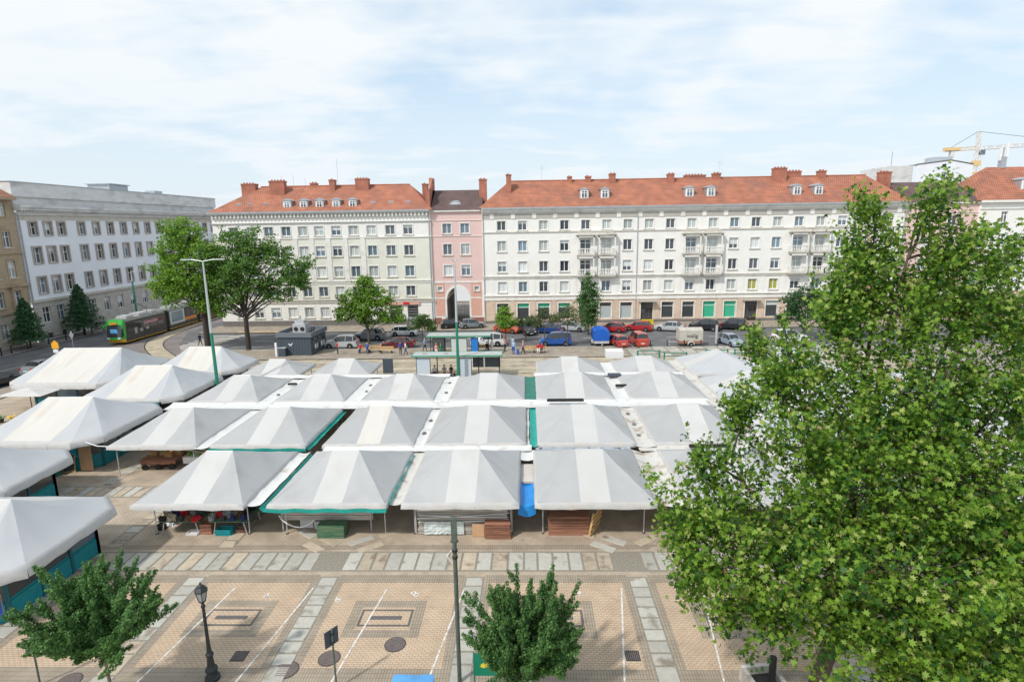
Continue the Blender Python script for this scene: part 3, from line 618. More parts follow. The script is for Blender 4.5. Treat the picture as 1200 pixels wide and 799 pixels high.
# --- pink house with the arch
def arch_house(x0, W, label, win=True, eye=True):
    root = empty('town_house', (x0, F0+.3, 0), 0, label, 'building')
    cx = W*.485; r_ = 1.85; sp = 4.15
    holes = []; wins = []
    for z,h in ((14.9,1.6),(11.5,1.75),(8.1,1.75)):
        for q in (.31,.66): holes.append((W*q-.72,W*q+.72,z,z+h)); wins.append((W*q,z,1.44,h))
    for q in (.13,.86): holes.append((W*q-.38,W*q+.38,5.6,6.35)); wins.append((W*q,5.6,.76,.75))
    mb = MB(); wall(mb,0,W,7.1,18.5,holes,mi=0)
    wall(mb,0,cx-r_,0,7.1,holes,mi=0); wall(mb,cx+r_,W,0,7.1,holes,mi=0)
    n = 16; arc = [(cx-r_*cos(pi*k/n), sp+r_*1.12*sin(pi*k/n)) for k in range(n+1)]
    for k in range(n):
        (a,za),(b,zb) = arc[k],arc[k+1]; mb.quad((a,0,za),(b,0,zb),(b,0,7.1),(a,0,7.1),0); mb.quad((a,0,za),(a,12,za),(b,12,zb),(b,0,zb),3)
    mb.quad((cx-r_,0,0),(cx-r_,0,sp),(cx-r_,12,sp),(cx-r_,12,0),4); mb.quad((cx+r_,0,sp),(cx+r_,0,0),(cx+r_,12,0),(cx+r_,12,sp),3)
    mb.quad((0,0,18.5),(W,0,18.5),(W,12,18.5),(0,12,18.5),0)
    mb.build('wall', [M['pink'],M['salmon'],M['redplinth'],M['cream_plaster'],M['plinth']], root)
    # raised white bands round salmon panels
    mb = MB()
    for z0,z1 in ((6.95,7.2),(4.35,4.55),(1.2,1.4)):
        for a,b in ((0,cx-r_-.3),(cx+r_+.3,W)) if z0<5 else ((0,W),): mb.box(a,b,-.07,0,z0,z1)
    for a in (.02, W-.3, cx-r_-.32, cx+r_+.02): mb.box(a,a+.3,-.06,0,1.2,6.95 if a in (.02,W-.3) else sp)
    for k in range(n):
        (a,za),(b,zb) = arc[k],arc[k+1]
        f = lambda x_,z_,s_: (cx+(x_-cx)*s_, sp+(z_-sp)*s_)
        p = [f(a,za,1.0),f(b,zb,1.0),f(b,zb,1.17),f(a,za,1.17)]
        mb.add([(p[0][0],-.09,p[0][1]),(p[1][0],-.09,p[1][1]),(p[2][0],-.09,p[2][1]),(p[3][0],-.09,p[3][1]),(p[2][0],0,p[2][1]),(p[3][0],0,p[3][1])],[(0,1,2,3),(3,2,4,5)])
    mb.build('arch_surround', M['trimw'], root)
    mb = MB()
    for a,b in ((.34,cx-r_-.34),(cx+r_+.34,W-.34)):
        mb.box(a,b,-.03,0,1.42,4.33); mb.box(a,b,-.03,0,4.57,5.5); mb.box(a,b,-.03,0,6.4,6.93)
        for q in (.13,.86):
            if a < W*q < b: mb.box(a,W*q-.5,-.03,0,5.5,6.4); mb.box(W*q+.5,b,-.03,0,5.5,6.4)
    mb.build('panel', M['salmon'], root)
    MB().box(0,cx-r_,-.1,0,0,1.2).box(cx+r_,W,-.1,0,0,1.2).build('plinth', M['redplinth'], root)
    MB().box(0,W,-.35,0,18.35,18.6).box(0,W,-.1,0,14.45,14.53).box(0,W,-.1,0,16.95,17.02).build('cornice', M['trimw'], root)
    for x,z,w_,h in wins: window(root,x,z,w_,h,2 if w_>1 else 1,False)
    mb = MB()
    for x,z,w_,h in wins: surround(mb,x,z,w_,h,.13,.05)
    mb.build('window_surround', M['trimw'], root)['kind']='stuff'
    # courtyard gate and far wall of the passage
    mb = MB(); mb.box(cx-9,cx+9,30,30.3,0,12); mb.build('courtyard_wall', M['office'], root)
    g_ = MB(); 
    for k in range(14): g_.box(cx-r_+.1+k*.27,cx-r_+.14+k*.27,5,5.04,.05,3.2)
    g_.box(cx-r_,cx+r_,5,5.05,3.15,3.25); g_.build('gate', M['darkmetal'], root)
    mb = MB(); mb.box(cx-.1,cx+1.4,11.9,12,4.6,5.4,0); mb.build('yellow_band', mat('yellow_panel',(.75,.62,.12),.5), root)  # plain yellow band high at the far end of the passage
    V = [(-.0,-.4,18.6),(W,-.4,18.6),(W,6,22.05),(0,6,22.05),(0,12.4,18.6),(W,12.4,18.6)]
    mb = MB(); mb.add(V, [(0,1,2,3),(3,2,5,4),(0,3,4),(1,5,2)]); mb.build('roof', M['tile_brown'], root)
    if eye:
        mb = MB(); ex = W*.47; P = [(ex+.95*cos(pi*k/10), 19.5+.6*sin(pi*k/10)) for k in range(11)]
        mb.add([(x,1.2,z) for x,z in P]+[(x,3.2,z+.2) for x,z in P], [(k,k+1,12+k,11+k) for k in range(10)]+[tuple(range(11))]); o = mb.build('eyebrow_dormer', M['metal_roof'], root)
        P = [(ex+.6*cos(pi*k/10), 19.5+.38*sin(pi*k/10)) for k in range(11)]; MB().add([(x,1.17,z) for x,z in P], [tuple(range(11))]).build('pane', M['curtain_white'], o)
    return root
pk = arch_house(-15.4, 8.3, 'narrow pink house with a tall arched passage between the two white blocks')
chimney(pk, 7.7, 8.9, 23.7, 4.0, 1.2, 20.0)
arch_house(59.8, 11.3, 'pink house with a dark brown roof partly hidden by the big tree at right')
# --- white house at far right
def right_block():
    W = 34; root = empty('apartment_block', (71.1, F0, 0), 0, 'white apartment block at the right edge with an orange roof and zinc dormer', 'building')
    ax = [3.9+3.7*k for k in range(8)]; rows = [(15.3,1.7),(11.9,1.7),(8.6,1.7),(5.3,1.7)]
    holes = [(x-.5,x+.5,z,z+h) for x in ax for z,h in rows]; sh = [(x-.98,x+.98,.75,3.45) for x in ax]
    mb = MB(); wall(mb,0,W,4.6,18.6,holes,mi=0); wall(mb,0,W,0,4.6,sh,mi=1); mb.quad((0,12,0),(0,0,0),(0,0,18.6),(0,12,18.6),0); mb.quad((0,0,18.6),(W,0,18.6),(W,12,18.6),(0,12,18.6),0); mb.build('wall', [M['white_plaster'],M['peach']], root)
    for x in ax:
        for z,h in rows: window(root,x,z,1.0,h,2,True)
        shop(root,x)
    MB().box(-.2,W,-.55,0,18.4,18.75).box(0,W,-.15,0,17.4,17.55).build('cornice', M['trimw'], root)
    mb = MB(); gable_roof(mb,0,W,0,12,18.84,24.2,hl=4.5,hr=0); mb.build('roof', M['tile'], root)
    dormer(root, 14.5, 20.3, 1.4, 1.6, 1.6); dormer(root, 7.6, 20.3, 1.4, 1.6, 1.6); chimney(root, 12.5, 14.5, 25, 6, zb=21)
    o = MB().tube([(7,6,24),(7,6,27.3)],.12,6).box(6.6,7.4,5.6,6.4,24,25.8).build('antenna_mast', M['metal_roof'], root)
    MB().box(7.35,7.7,5.8,6.1,25.6,28).box(6.4,6.7,5.8,6.1,25.2,27.2).build('antenna', M['frame'], o)
right_block()
# --- office building at the left, facing right
def office():
    root = empty('office_building', (-72.5, 82.4, 0), pi/2, 'large pale blue white office building with stone window frames along the left street', 'building')
    # rotated so that local x runs along world +Y and local y points to world -X
    W = 56; ax = [2.4,5.1,7.7]+[11.8+3.35*k for k in range(13)]
    rows = [(15.7,1.9,1.35),(11.6,2.35,1.45),(7.15,2.4,1.45),(2.75,2.35,1.5)]
    holes = [(x-w_/2,x+w_/2,z,z+h) for x in ax for z,h,w_ in rows]; base = [(x-.5,x+.5,.35,1.15) for x in ax]
    mb = MB(); wall(mb,0,W,6.3,19.0,holes,.42,mi=0,rmi=2); wall(mb,0,W,-.05,6.3,holes+base,.35,mi=1)
    mb.quad((0,22,0),(0,0,0),(0,0,19),(0,22,19),0); mb.quad((W,0,0),(W,22,0),(W,22,19),(W,0,19),0)
    mb.build('wall', [M['office'],M['officestone'],M['reveal']], root)
    for x in ax:
        for j,(z,h,w_) in enumerate(rows): window(root,x,z,w_,h,2,True,y=.28,sill=j<3,sillm='reveal',glass=R.choice(['glass','glass','glass_blue']),mid=.62)
        o = MB().box(x-.5,x+.5,.2,.25,.35,1.15).build('basement_window', M['shopdark'], root)
    for x in ax:
        for z,h,w_ in rows[:3]: 
            mb = MB(); surround(mb,x,z,w_,h,.22,.12); mb.build('stone_surround', M['reveal'], root)
    MB().box(0,W,-.3,0,5.95,6.35).build('string_course', M['trim'], root)
    MB().box(-.1,W+.1,-.35,0,18.6,19.0).box(-.3,W+.3,-1.0,0,19.25,19.6).box(-.4,W+.4,-1.2,0,19.6,20.0).build('cornice', M['weathered'], root)
    mb = MB()
    for k in range(110): mb.box(.1+k*.51,.36+k*.51,-.75,0,19.0,19.25)
    mb.build('dentil', M['weathered'], root)['kind']='stuff'
    MB().box(0,W,-.06,0,17.9,18.6).build('frieze', M['trim'], root)
    MB().box(.8,W-.6,.9,21,20.0,21.2).box(.5,W-.4,.6,21.5,21.2,23.25).build('attic', M['weathered'], root)
    MB().box(.4,W-.3,.5,21.6,23.25,23.35).build('coping', M['metal_roof'], root)
    MB().box(24,29,3,7,23.35,24.5).box(23.7,29.3,2.7,7.3,24.5,24.65).build('roof_hut', M['metal_roof'], root)
    MB().box(37,39.5,3,5,23.35,24.1).build('roof_vent', M['metal_roof'], root)
    MB().tube([(0.1,-.15,.3),(0.1,-.15,18.5)],.1,6).build('downpipe', M['metal_roof'], root)
office()
def ochre():
    root = empty('tenement_house', (-72.6, 50, 0), pi/2, 'ochre tenement with ornate window frames at the left photo edge', 'building')
    W = 32.2; ax = [30.2-2.75*k for k in range(11)]
    rows = [(18.4,1.7,1.1),(14.1,2.2,1.2),(9.9,2.3,1.2),(5.8,2.2,1.35),(1.4,2.2,1.3)]
    holes = [(x-w_/2,x+w_/2,z,z+h) for x in ax for z,h,w_ in rows]
    mb = MB(); wall(mb,0,W,5.0,20.8,holes,.3,mi=0); wall(mb,0,W,0,5.0,holes,.3,mi=1); mb.quad((0,12,0),(0,0,0),(0,0,20.8),(0,12,20.8),0); mb.quad((W,0,6),(W,12,6),(W,12,20.8),(W,0,20.8),0); mb.build('wall', [M['ochre'],M['sand']], root)
    for x in ax:
        for j,(z,h,w_) in enumerate(rows): window(root,x,z,w_,h,2,True,sillm='ochre' if j in (0,) else 'trim',glass=R.choice(['glass','glass_blue','curtain']),mid=.66)
    mb = MB()
    for x in ax:
        for j,(z,h,w_) in enumerate(rows[:4]):
            surround(mb,x,z,w_,h,.16,.08)
            if j in (1,2): mb.add([(x-w_/2-.25,-.1,z+h+.2),(x+w_/2+.25,-.1,z+h+.2),(x,-.1,z+h+.75),(x-w_/2-.25,0,z+h+.2),(x+w_/2+.25,0,z+h+.2),(x,0,z+h+.75)],[(0,1,2),(0,2,5,3),(1,4,5,2),(0,3,4,1)])
    mb.build('window_ornament', M['ochre'], root)['kind']='stuff'
    MB().box(0,W,-.3,0,4.9,5.3).box(0,W,-.4,0,8.6,9.0).box(0,W,-.2,0,13.2,13.4).build('string_course', M['ochre'], root)
    mb = MB()
    for x in ax: mb.box(x-.9,x-.7,-.35,0,5.3,8.6); mb.box(x-.8,x+.8,-.28,0,8.1,8.6)
    mb.build('pilaster', M['ochre'], root)['kind']='stuff'
    MB().box(0,W,-.7,0,20.6,21.0).build('cornice', M['ochre'], root)
    mb = MB(); mb.add([(0,-.7,21.0),(W,-.7,21.0),(W,5,24.2),(0,5,24.2)],[(0,1,2,3)]); mb.quad((W,-.7,21.0),(W,5,21),(W,5,24.2),(W,5,24.2)) if 0 else None; mb.build('roof', M['tile'], root)
ochre()
# --- buildings beyond
def plain_house(x,y,w,d,h,label,m,roofm=None,rise=0,rows=4,cols=6):
    root = empty('background_building', (x,y,0), 0, label, 'building')
    holes=[]; 
    for i in range(cols):
        for j in range(rows): cx=(i+.5)*w/cols; z=3+j*(h-4)/rows; holes.append((cx-.6,cx+.6,z,z+1.7))
    mb=MB(); wall(mb,0,w,0,h,holes,.25); mb.quad((w,0,0),(w,d,0),(w,d,h),(w,0,h)); mb.quad((0,d,0),(0,0,0),(0,0,h),(0,d,h)); mb.quad((0,0,h),(w,0,h),(w,d,h),(0,d,h)); mb.build('wall', m, root)
    for a,b,c,e in holes: window(root,(a+b)/2,c,1.2,1.7,2,False,sill=False)
    if roofm: mb=MB(); gable_roof(mb,0,w,0,d,h,h+rise); mb.build('roof', roofm, root)
    else: MB().box(-.1,w+.1,-.1,d+.1,h,h+.35).build('parapet', M['metal_roof'], root)
    return root
root = empty('background_building', (83.3,130,0), 0, 'pale flat roofed building rising behind the brown roof at right', 'building')
mb=MB(); mb.add([(0,0,0),(11.8,0,0),(11.8,0,27.3),(7,0,28.2),(0,0,27.5),(0,12,27.5),(7,12,28.2),(11.8,12,27.3),(11.8,12,0)],[(0,1,2,3,4),(4,3,6,5),(3,2,7,6),(1,8,7,2)]); mb.build('wall', M['office'], root)
MB().box(5.4,9.4,3,6,28,29.2).build('roof_hut', M['metal_roof'], root); MB().box(-5.2,-.1,1,12,18,27.3).build('stair_tower', M['weathered'], root)
MB().tube([(-.1,-.02,27.45),(7,-.02,28.25),(11.8,-.02,27.35)],.12,5).build('roof_edge', M['plinth'], root)
MB().tube([(-4.2,2,27.3),(-4.2,2,30.4)],.04,4).build('aerial', M['darkmetal'], root)
MB().box(5.4,6.2,-.06,.0,24.4,25.8).build('window', M['shopdark'], root)
plain_house(-52,150,26,14,15,'pale distant house closing the left street beyond the tram', M['sand'], M['tile'], 4)
plain_house(-80,150,22,14,17,'grey distant house behind the office building corner', M['attic'], M['tile_brown'], 4)
# --- tower crane
def crane():
    r_ = empty('tower_crane', (221,300,0), 0, 'yellow tower crane with a long jib above the roofs at right', 'crane')
    def lattice(P0, P1, s, n, mi=0, tri=False):
        mb = MB(); P0 = Vector(P0); P1 = Vector(P1); t = (P1-P0).normalized(); a = t.cross(Vector((0,1,0))).normalized() if abs(t.y)<.9 else Vector((1,0,0)); b = t.cross(a)
        cs = [(-1,-1),(1,-1),(1,1),(-1,1)] if not tri else [(-1,-1),(-1,1),(1,0)]
        for u_,v_ in cs: mb.tube([P0+(a*u_+b*v_)*s, P1+(a*u_+b*v_)*s], .10, 4)
        for i in range(n):
            for k in range(len(cs)):
                c0, c1 = cs[k], cs[(k+1)%len(cs)]; q0 = P0.lerp(P1, i/n); q1 = P0.lerp(P1,(i+1)/n)
                if i%2: c0,c1 = c1,c0
                mb.tube([q0+(a*c0[0]+b*c0[1])*s, q1+(a*c1[0]+b*c1[1])*s], .08, 3)
        return mb
    Yl = mat('crane_yellow', (.70,.50,.24), .6); Pk = mat('crane_faded_red', (.66,.54,.46), .6)
    lattice((0,0,0),(0,0,47),1.1,24).build('mast', Pk, r_); lattice((0,0,47),(-1.2,0,57.5),.7,6).build('mast_head', Pk, r_)
    lattice((2,0,49.6),(62,0,52.4),.8,30,tri=True).build('jib', Pk, r_); lattice((-1,0,49.6),(-16.5,0,48.8),.7,8).build('counter_jib', Yl, r_)
    MB().box(-16.5,-9.5,-1.2,1.2,48.6,50.0).build('machinery_deck', Yl, r_); MB().box(-13.5,-11.8,-.8,.8,45.2,48.7).build('counterweight', M['weathered'], r_)
    MB().box(-2.2,1.0,-1.2,1.2,41.2,43.6).box(-1.8,.6,-1.3,1.3,37.5,38.3).build('slewing_ring', Yl, r_); MB().box(.9,2.7,-.9,.9,46.4,48.7).build('cab', M['glass_blue'], r_)
    MB().tube([(-1.2,0,57.3),(30,0,53.4),(61,0,52.6)],.09,4).tube([(-1.2,0,57.3),(-14,0,49.7)],.09,4).build('tie_cable', M['darkmetal'], r_)
crane()
# ------------------------------------------------------------ market stalls
ORD = ['first','second','third','fourth','fifth','sixth','seventh','eighth','ninth']
def weld(me, d=.002):
    import bmesh
    b_=bmesh.new(); b_.from_mesh(me); bmesh.ops.remove_doubles(b_,verts=b_.verts,dist=d); b_.to_mesh(me); b_.free()
def canopy(root, W, D, ez, rz, rw, mg='canvas_grey', mstripe='canvas_white', cham=0, sag=.055, seed=0, val=.21, trim=None, trimm='tealtrim', posts=True, wall_inset=None):
    hx, hy = W/2, D/2; c = cham
    runs = [ # (points, is stripe, anchor fn)
        ([(-hx+c,-hy),(-rw,-hy)],0), ([(-rw,-hy),(rw,-hy)],1), ([(rw,-hy),(hx-c,-hy)],0),
        ([(hx,-hy+c),(hx,hy-c)],0), ([(hx-c,hy),(rw,hy)],0), ([(rw,hy),(-rw,hy)],1), ([(-rw,hy),(-hx+c,hy)],0), ([(-hx,hy-c),(-hx,-hy+c)],0)]
    if c: 
        runs += [([(hx-c,-hy),(hx,-hy+c)],0),([(hx,hy-c),(hx-c,hy)],0),([(-hx+c,hy),(-hx,hy-c)],0),([(-hx,-hy+c),(-hx+c,-hy)],0)]
    G = MB(); S = MB(); Vv = MB(); Hm = MB()
    def top(x,y): return (max(-rw,min(rw,x)), 0)
    for (a,b),st in runs:
        L = hypot(b[0]-a[0], b[1]-a[1]); n = max(2, int(L/.45)); rows = 9; V = []
        mid = ((a[0]+b[0])/2,(a[1]+b[1])/2)
        for i in range(n+1):
            t = i/n; ex, ey = a[0]+(b[0]-a[0])*t, a[1]+(b[1]-a[1])*t
            if st: tx, ty = ex, 0
            elif abs(mid[0]) > hx-.05 or c and (abs(abs(mid[0])-(hx-c/2))<.01 and abs(abs(mid[1])-(hy-c/2))<.01): tx, ty = (rw if mid[0]>0 else -rw), 0
            else: tx, ty = (rw if mid[0]>0 else -rw), 0
            for j in range(rows+1):
                u = (j/(rows-1))*(1-.036*(2 if c else 1.2)) if j < rows else 1; x = tx+(ex-tx)*u; y = ty+(ey-ty)*u; z = rz+(ez-rz)*u
                z -= sag*sin(pi*u)**.9
                nn = noise.noise(Vector((x*.9+seed*3.3, y*.9, seed*1.7)))*.085 + noise.noise(Vector((x*2.1+seed, y*2.6, 5.1)))*.035 + .03*noise.noise(Vector((atan2(ey-ty,ex-tx)*7, seed, u*.8)))
                z += nn*sin(pi*min(1,u*1.0))
                z += .012*sin((ex*7 if abs(mid[1])>hy-.05 else ey*7)+seed)*u*u*(1 if 0<j<rows else 0)
                if j == rows: z -= .045*sin(pi*(( (ex+hx)/W if abs(mid[1])>=hy-.05 else (ey+hy)/D)*2 % 1))
                V.append((x,y,z))
        F = [(i*(rows+1)+j,i*(rows+1)+j+1,(i+1)*(rows+1)+j+1,(i+1)*(rows+1)+j) for i in range(n) for j in range(rows-1)]
        (S if st else G).add(V,F); Vv.add(V,[(i*(rows+1)+rows-1,i*(rows+1)+rows,(i+1)*(rows+1)+rows,(i+1)*(rows+1)+rows-1) for i in range(n)])
        if val:
            V2 = []
            for i in range(n+1):
                q = V[i*(rows+1)+rows]; o_ = .03+.02*sin(i*1.7+seed); d = Vector((mid[0]/hx, mid[1]/hy)); d = d.normalized() if d.length else d
                V2 += [(q[0]+d.x*.01,q[1]+d.y*.01,q[2]+.004),(q[0]+d.x*o_,q[1]+d.y*o_,q[2]-val+.02*sin(i*2.3+seed*2))]
            Vv.add(V2, [(2*i,2*i+1,2*i+3,2*i+2) for i in range(n)])
    G.build('canopy', M[mg], root, smooth=True); S.build('canopy_stripe', M[mstripe], root, smooth=True)
    o_ = Vv.build('valance', M['valance'], root, smooth=True); weld(o_.data, .03)
    # raised hem seams: ridge and eave
    MB().tube([(-rw,0,rz-.005),(rw,0,rz-.005)],.025,5).build('ridge_pole', M['galv'], root)
    if trim:
        for side in trim:
            mb = MB(); V = []
            n = 18
            for i in range(n+1):
                t = i/n
                if side == 'front': p = (-hx+W*t, -hy-.05); 
                elif side == 'back': p = (-hx+W*t, hy+.05)
                elif side == 'right': p = (hx+.05, -hy+D*t)
                else: p = (-hx-.05, -hy+D*t)
                k = .03*sin(i*1.3+seed); V += [(p[0],p[1],ez-(val or 0)+.05+k),(p[0]*1.004,p[1]*1.004,ez-(val or 0)-.15+k)]
            mb.add(V,[(2*i,2*i+1,2*i+3,2*i+2) for i in range(n)]); mb.build('tarpaulin_edge', M[trimm], root, smooth=True)
    if posts:
        k = posts if isinstance(posts,(int,float)) and not isinstance(posts,bool) else .9
        for sx in (-1,1):
            for sy in (-1,1):
                x, y = sx*(hx-.42), sy*(hy-k)
                o = MB().tube([(x,y,0),(x,y,ez+.05)],.032,8).build('post', M['galv'], root)
                MB().box(x-.06,x+.06,y-.1,y+.08,0,.02).build('foot_plate', M['darkmetal'], o)
    return root
XC = {1:(-20.5,-14.6),2:(-13.4,-7.25),3:(-6.5,-.5),4:(.3,6.45),5:(8.0,14.1)}
XB = {1:(-27.7,-21.7),2:(-20.9,-14.5),3:(-13.4,-7.45),4:(-6.75,-.15),5:(.6,6.95),6:(8.05,14.2)}
XR = {1:(-28.1,-22.1),2:(-20.9,-15.0),3:(-13.7,-7.7),4:(-6.5,-.25),5:(.7,7.05),6:(8.25,14.5)}
XD = {1:(-28.0,-22.1),2:(-21.0,-15.2),5:(.85,7.35),6:(8.45,14.3)}
rowname = {'A':'front row','B':'second row','C':'third row','D':'rear row'}
def stall(row, i, x0,x1,y0,y1, ez=2.2, rz=3.78, label=None, turn=False, rw=.76, seed=0, **kw):
    root = empty('market_stall', ((x0+x1)/2,(y0+y1)/2,0), pi/2 if turn else 0, label, 'market stall', 'striped canopy stalls of the market')
    W, D = (y1-y0, x1-x0) if turn else (x1-x0, y1-y0)
    canopy(root, W, D, ez, rz, rw, seed=seed, **kw); return root
sd_ = 0
for row, X, y0, y1, rzv in (('A',XC,26.95,34.2,3.72),('B',XB,35.15,43.0,3.62),('C',XR,44.95,52.3,3.5),('D',XD,53.45,58.2,3.25)):
    for i,(x0,x1) in X.items():
        sd_ += 1; n = i
        lb = '%s stall under a grey and white canopy, %s from the left in the %s' % ({'A':'open','B':'covered','C':'packed','D':'low'}[row], ORD[n-1], rowname[row])
        kw = {}
        if row=='A' and i==2: kw = dict(trim=['front'], mstripe='canvas_white')
        if row=='B' and i==2: kw = dict(trim=['front','right'])
        if row=='B' and i==3: kw = dict(mstripe='canvas_cream')
        if row=='B' and i==4: kw = dict(trim=['front','right'])
        if row=='D': kw = dict(rw=.8)
        stall(row,i,x0,x1,y0,y1,rz=rzv,label=lb,seed=sd_,posts=1.15 if row=='A' else .3,**kw)
# right hand stalls with ridges turned, mostly behind the big tree
k = 0
for j,(y0,y1) in enumerate(((26.95,34.0),(35.3,42.8),(44.0,51.2),(52.4,59.6))):
    for i,(x0,x1) in enumerate(((15.4,22.3),(23.3,29.6),(30.6,36.6))):
        if j == 3 and i == 2: continue
        k += 1; stall('R',k,x0,x1,y0,y1,2.2,3.7,'pale stall with a sideways stripe behind the big tree, %s column, row %s' % (['near','middle','outer'][i], ['one','two','three','four'][j]),turn=True,seed=40+k,mg='canvas_pale',posts=.3)
M['bluegreysheet'] = mat('blue_grey_sheet', (.30,.34,.38), .5, var=.25, vscale=3, dirt=(.05,.055,.06), dscale=2.0, damt=.9, dlo=.55, dhi=.62)
# sheets bridging the gaps between canopies
gid = [0]
def gutter(x0,x1,y0,y1,z,label,m='gutter',sagd=.10,seed=0,edge=None):
    mb = MB(); along_y = (y1-y0) > (x1-x0); nx = 6 if along_y else 30; ny = 30 if along_y else 6; V = []
    for i in range(nx+1):
        for j in range(ny+1):
            u, v = i/nx, j/ny; x = x0+(x1-x0)*u; y = y0+(y1-y0)*v; s_ = u if along_y else v
            z_ = z - sagd*sin(pi*s_) + noise.noise(Vector((x*1.3+seed,y*1.3,seed)))*.05
            V.append((x+noise.noise(Vector((y*.8,seed,2)))*.05*(along_y),y+noise.noise(Vector((x*.8,seed,3)))*.04*(not along_y),z_))
    mb.add(V,[(i*(ny+1)+j,(i+1)*(ny+1)+j,(i+1)*(ny+1)+j+1,i*(ny+1)+j+1) for i in range(nx) for j in range(ny)])
    o = mb.build('gutter_sheet', M[m], None, smooth=True); tag(o, label, 'tarpaulin', 'sheets bridging the stall gaps'); return o
def midgap(X,a,b): return X[a][1]-.08, X[b][0]+.08
s_ = 0
def gl(row,a,b,extra='white'): return '%s sheet covering the gap between stalls %s and %s of the %s' % (extra, ORD[a-1], ORD[b-1], rowname[row])
x0,x1 = midgap(XC,1,2); gutter(x0,x1-.5,27.2,34.3,2.12,gl('A',1,2,'narrow white'),seed=1); gutter(x1-.5,x1,27.0,34.3,2.02,'teal tarpaulin strip hanging between the two leftmost front stalls','tealtrim',.22,seed=2)
x0,x1 = midgap(XC,2,3); gutter(x0,x1,27.3,34.3,2.12,gl('A',2,3,'dirty white'),'gutter_dirty',seed=3); gutter(x0-.02,x0+.22,27.2,33.8,2.18,'thin teal tarpaulin strip right of the second front stall','tealtrim',.1,seed=4)
x0,x1 = midgap(XC,4,5); gutter(x0,x1,27.2,34.5,2.14,gl('A',4,5,'stained grey white'),'gutter_dirty',.2,seed=5)
x0,x1 = midgap(XC,3,4); gutter(x0,x1,32.9,34.4,2.15,'short white sheet behind the bright blue tarpaulin'); 
x0,x1 = midgap(XB,1,2); gutter(x0,x1,35.0,43.2,2.15,gl('B',1,2),seed=6)
x0,x1 = midgap(XB,2,3); gutter(x0-.1,x0+.55,35.2,43.0,2.1,'teal tarpaulin strip along the dark slit beside the cream striped stall','tealtrim',.2,seed=7)
x0,x1 = midgap(XB,3,4); gutter(x0,x1,35.0,43.2,2.15,gl('B',3,4),seed=8)
x0,x1 = midgap(XB,4,5); gutter(x0,x0+.28,35.1,43.2,2.1,'brownish sheet strip between fourth and fifth stalls of the second row','gutter_dirty',seed=9); gutter(x0+.32,x1,35.1,43.2,2.14,'teal sheet strip between fourth and fifth stalls of the second row','tealtrim',seed=10)
x0,x1 = midgap(XB,5,6); gutter(x0,x1,34.9,43.3,2.15,gl('B',5,6,'stained'),'gutter_dirty',seed=11)
for a,b in ((1,2),(2,3),(3,4),(5,6)):
    x0,x1 = midgap(XR,a,b); gutter(x0,x1,44.7,52.9,2.15,gl('C',a,b),seed=12+a)
x0,x1 = midgap(XR,4,5); gutter(x0,x1,45,52.6,2.12,'faded green sheet in the gap right of the fourth third row stall','tarpgreen',seed=20)
for a,b,xx in ((5,6,XD),): x0,x1 = midgap(xx,a,b); gutter(x0,x1,53.0,58,2.15,gl('D',a,b),seed=21)
gutter(-21.6,-7.2,34.15,35.2,2.16,'long white sheet between front and second rows at left',seed=30) if 0 else None
gutter(-13.2,.2,34.15,35.2,2.16,'long white sheet between the front row and second row',seed=31); gutter(.45,6.5,34.2,35.3,2.1,'grey blue sheet with folds behind the fourth front canopy','bluegreysheet',.2,seed=60)
gutter(7.0,14.2,34.2,35.2,2.1,'black edged sheet between front and second rows beside the tree','gutter_dirty',seed=35)
gutter(-29.2,14.4,42.95,45.0,2.17,'broad white sheet between the second row and third row',sagd=.14,seed=32)
gutter(-28.2,-7.4,52.25,53.5,2.2,'white sheet between the third and rear rows at left',seed=33)
gutter(.6,14.6,52.25,53.5,2.2,'white sheet between the third and rear rows at right',seed=34)
gutter(14.2,15.6,27,59,2.13,'grey blue sheet in the gap before the stalls with sideways stripes','gutter_dirty',seed=36)
gutter(22.2,23.4,27,59,2.13,'white sheet in the outer gap behind the big tree',seed=37)
tag(MB().box(-.5,.35,30.3,32.9,1.78,1.84).box(-.5,.35,30.35,30.9,1.85,1.9).build('board', M['wood_grey']),'weathered boards closing the gap behind the bright blue tarpaulin','board'); gutter(-.6,.4,27.6,30.4,1.95,'bright blue tarpaulin hanging between the two middle front stalls','bluetarp',.25,seed=38)
mb = MB(); V=[]
for i in range(9):
    for j in range(7):
        u,v=i/8,j/6; V.append((-.58+.92*u, 27.55-.12*sin(pi*u)-.05*v, 1.95-.55*v-.08*sin(pi*u)))
mb.add(V,[(i*7+j,i*7+j+1,(i+1)*7+j+1,(i+1)*7+j) for i in range(8) for j in range(6)]); tag(mb.build('tarpaulin_flap', M['bluetarp'], smooth=True),'front flap of bright blue tarpaulin hanging down between middle front stalls','tarpaulin')
gutter(.0,.75,58.2,62.0,2.4,'pale sheet corner beside the tram track behind the rear row','canvas_pale' ,seed=39) if 0 else None
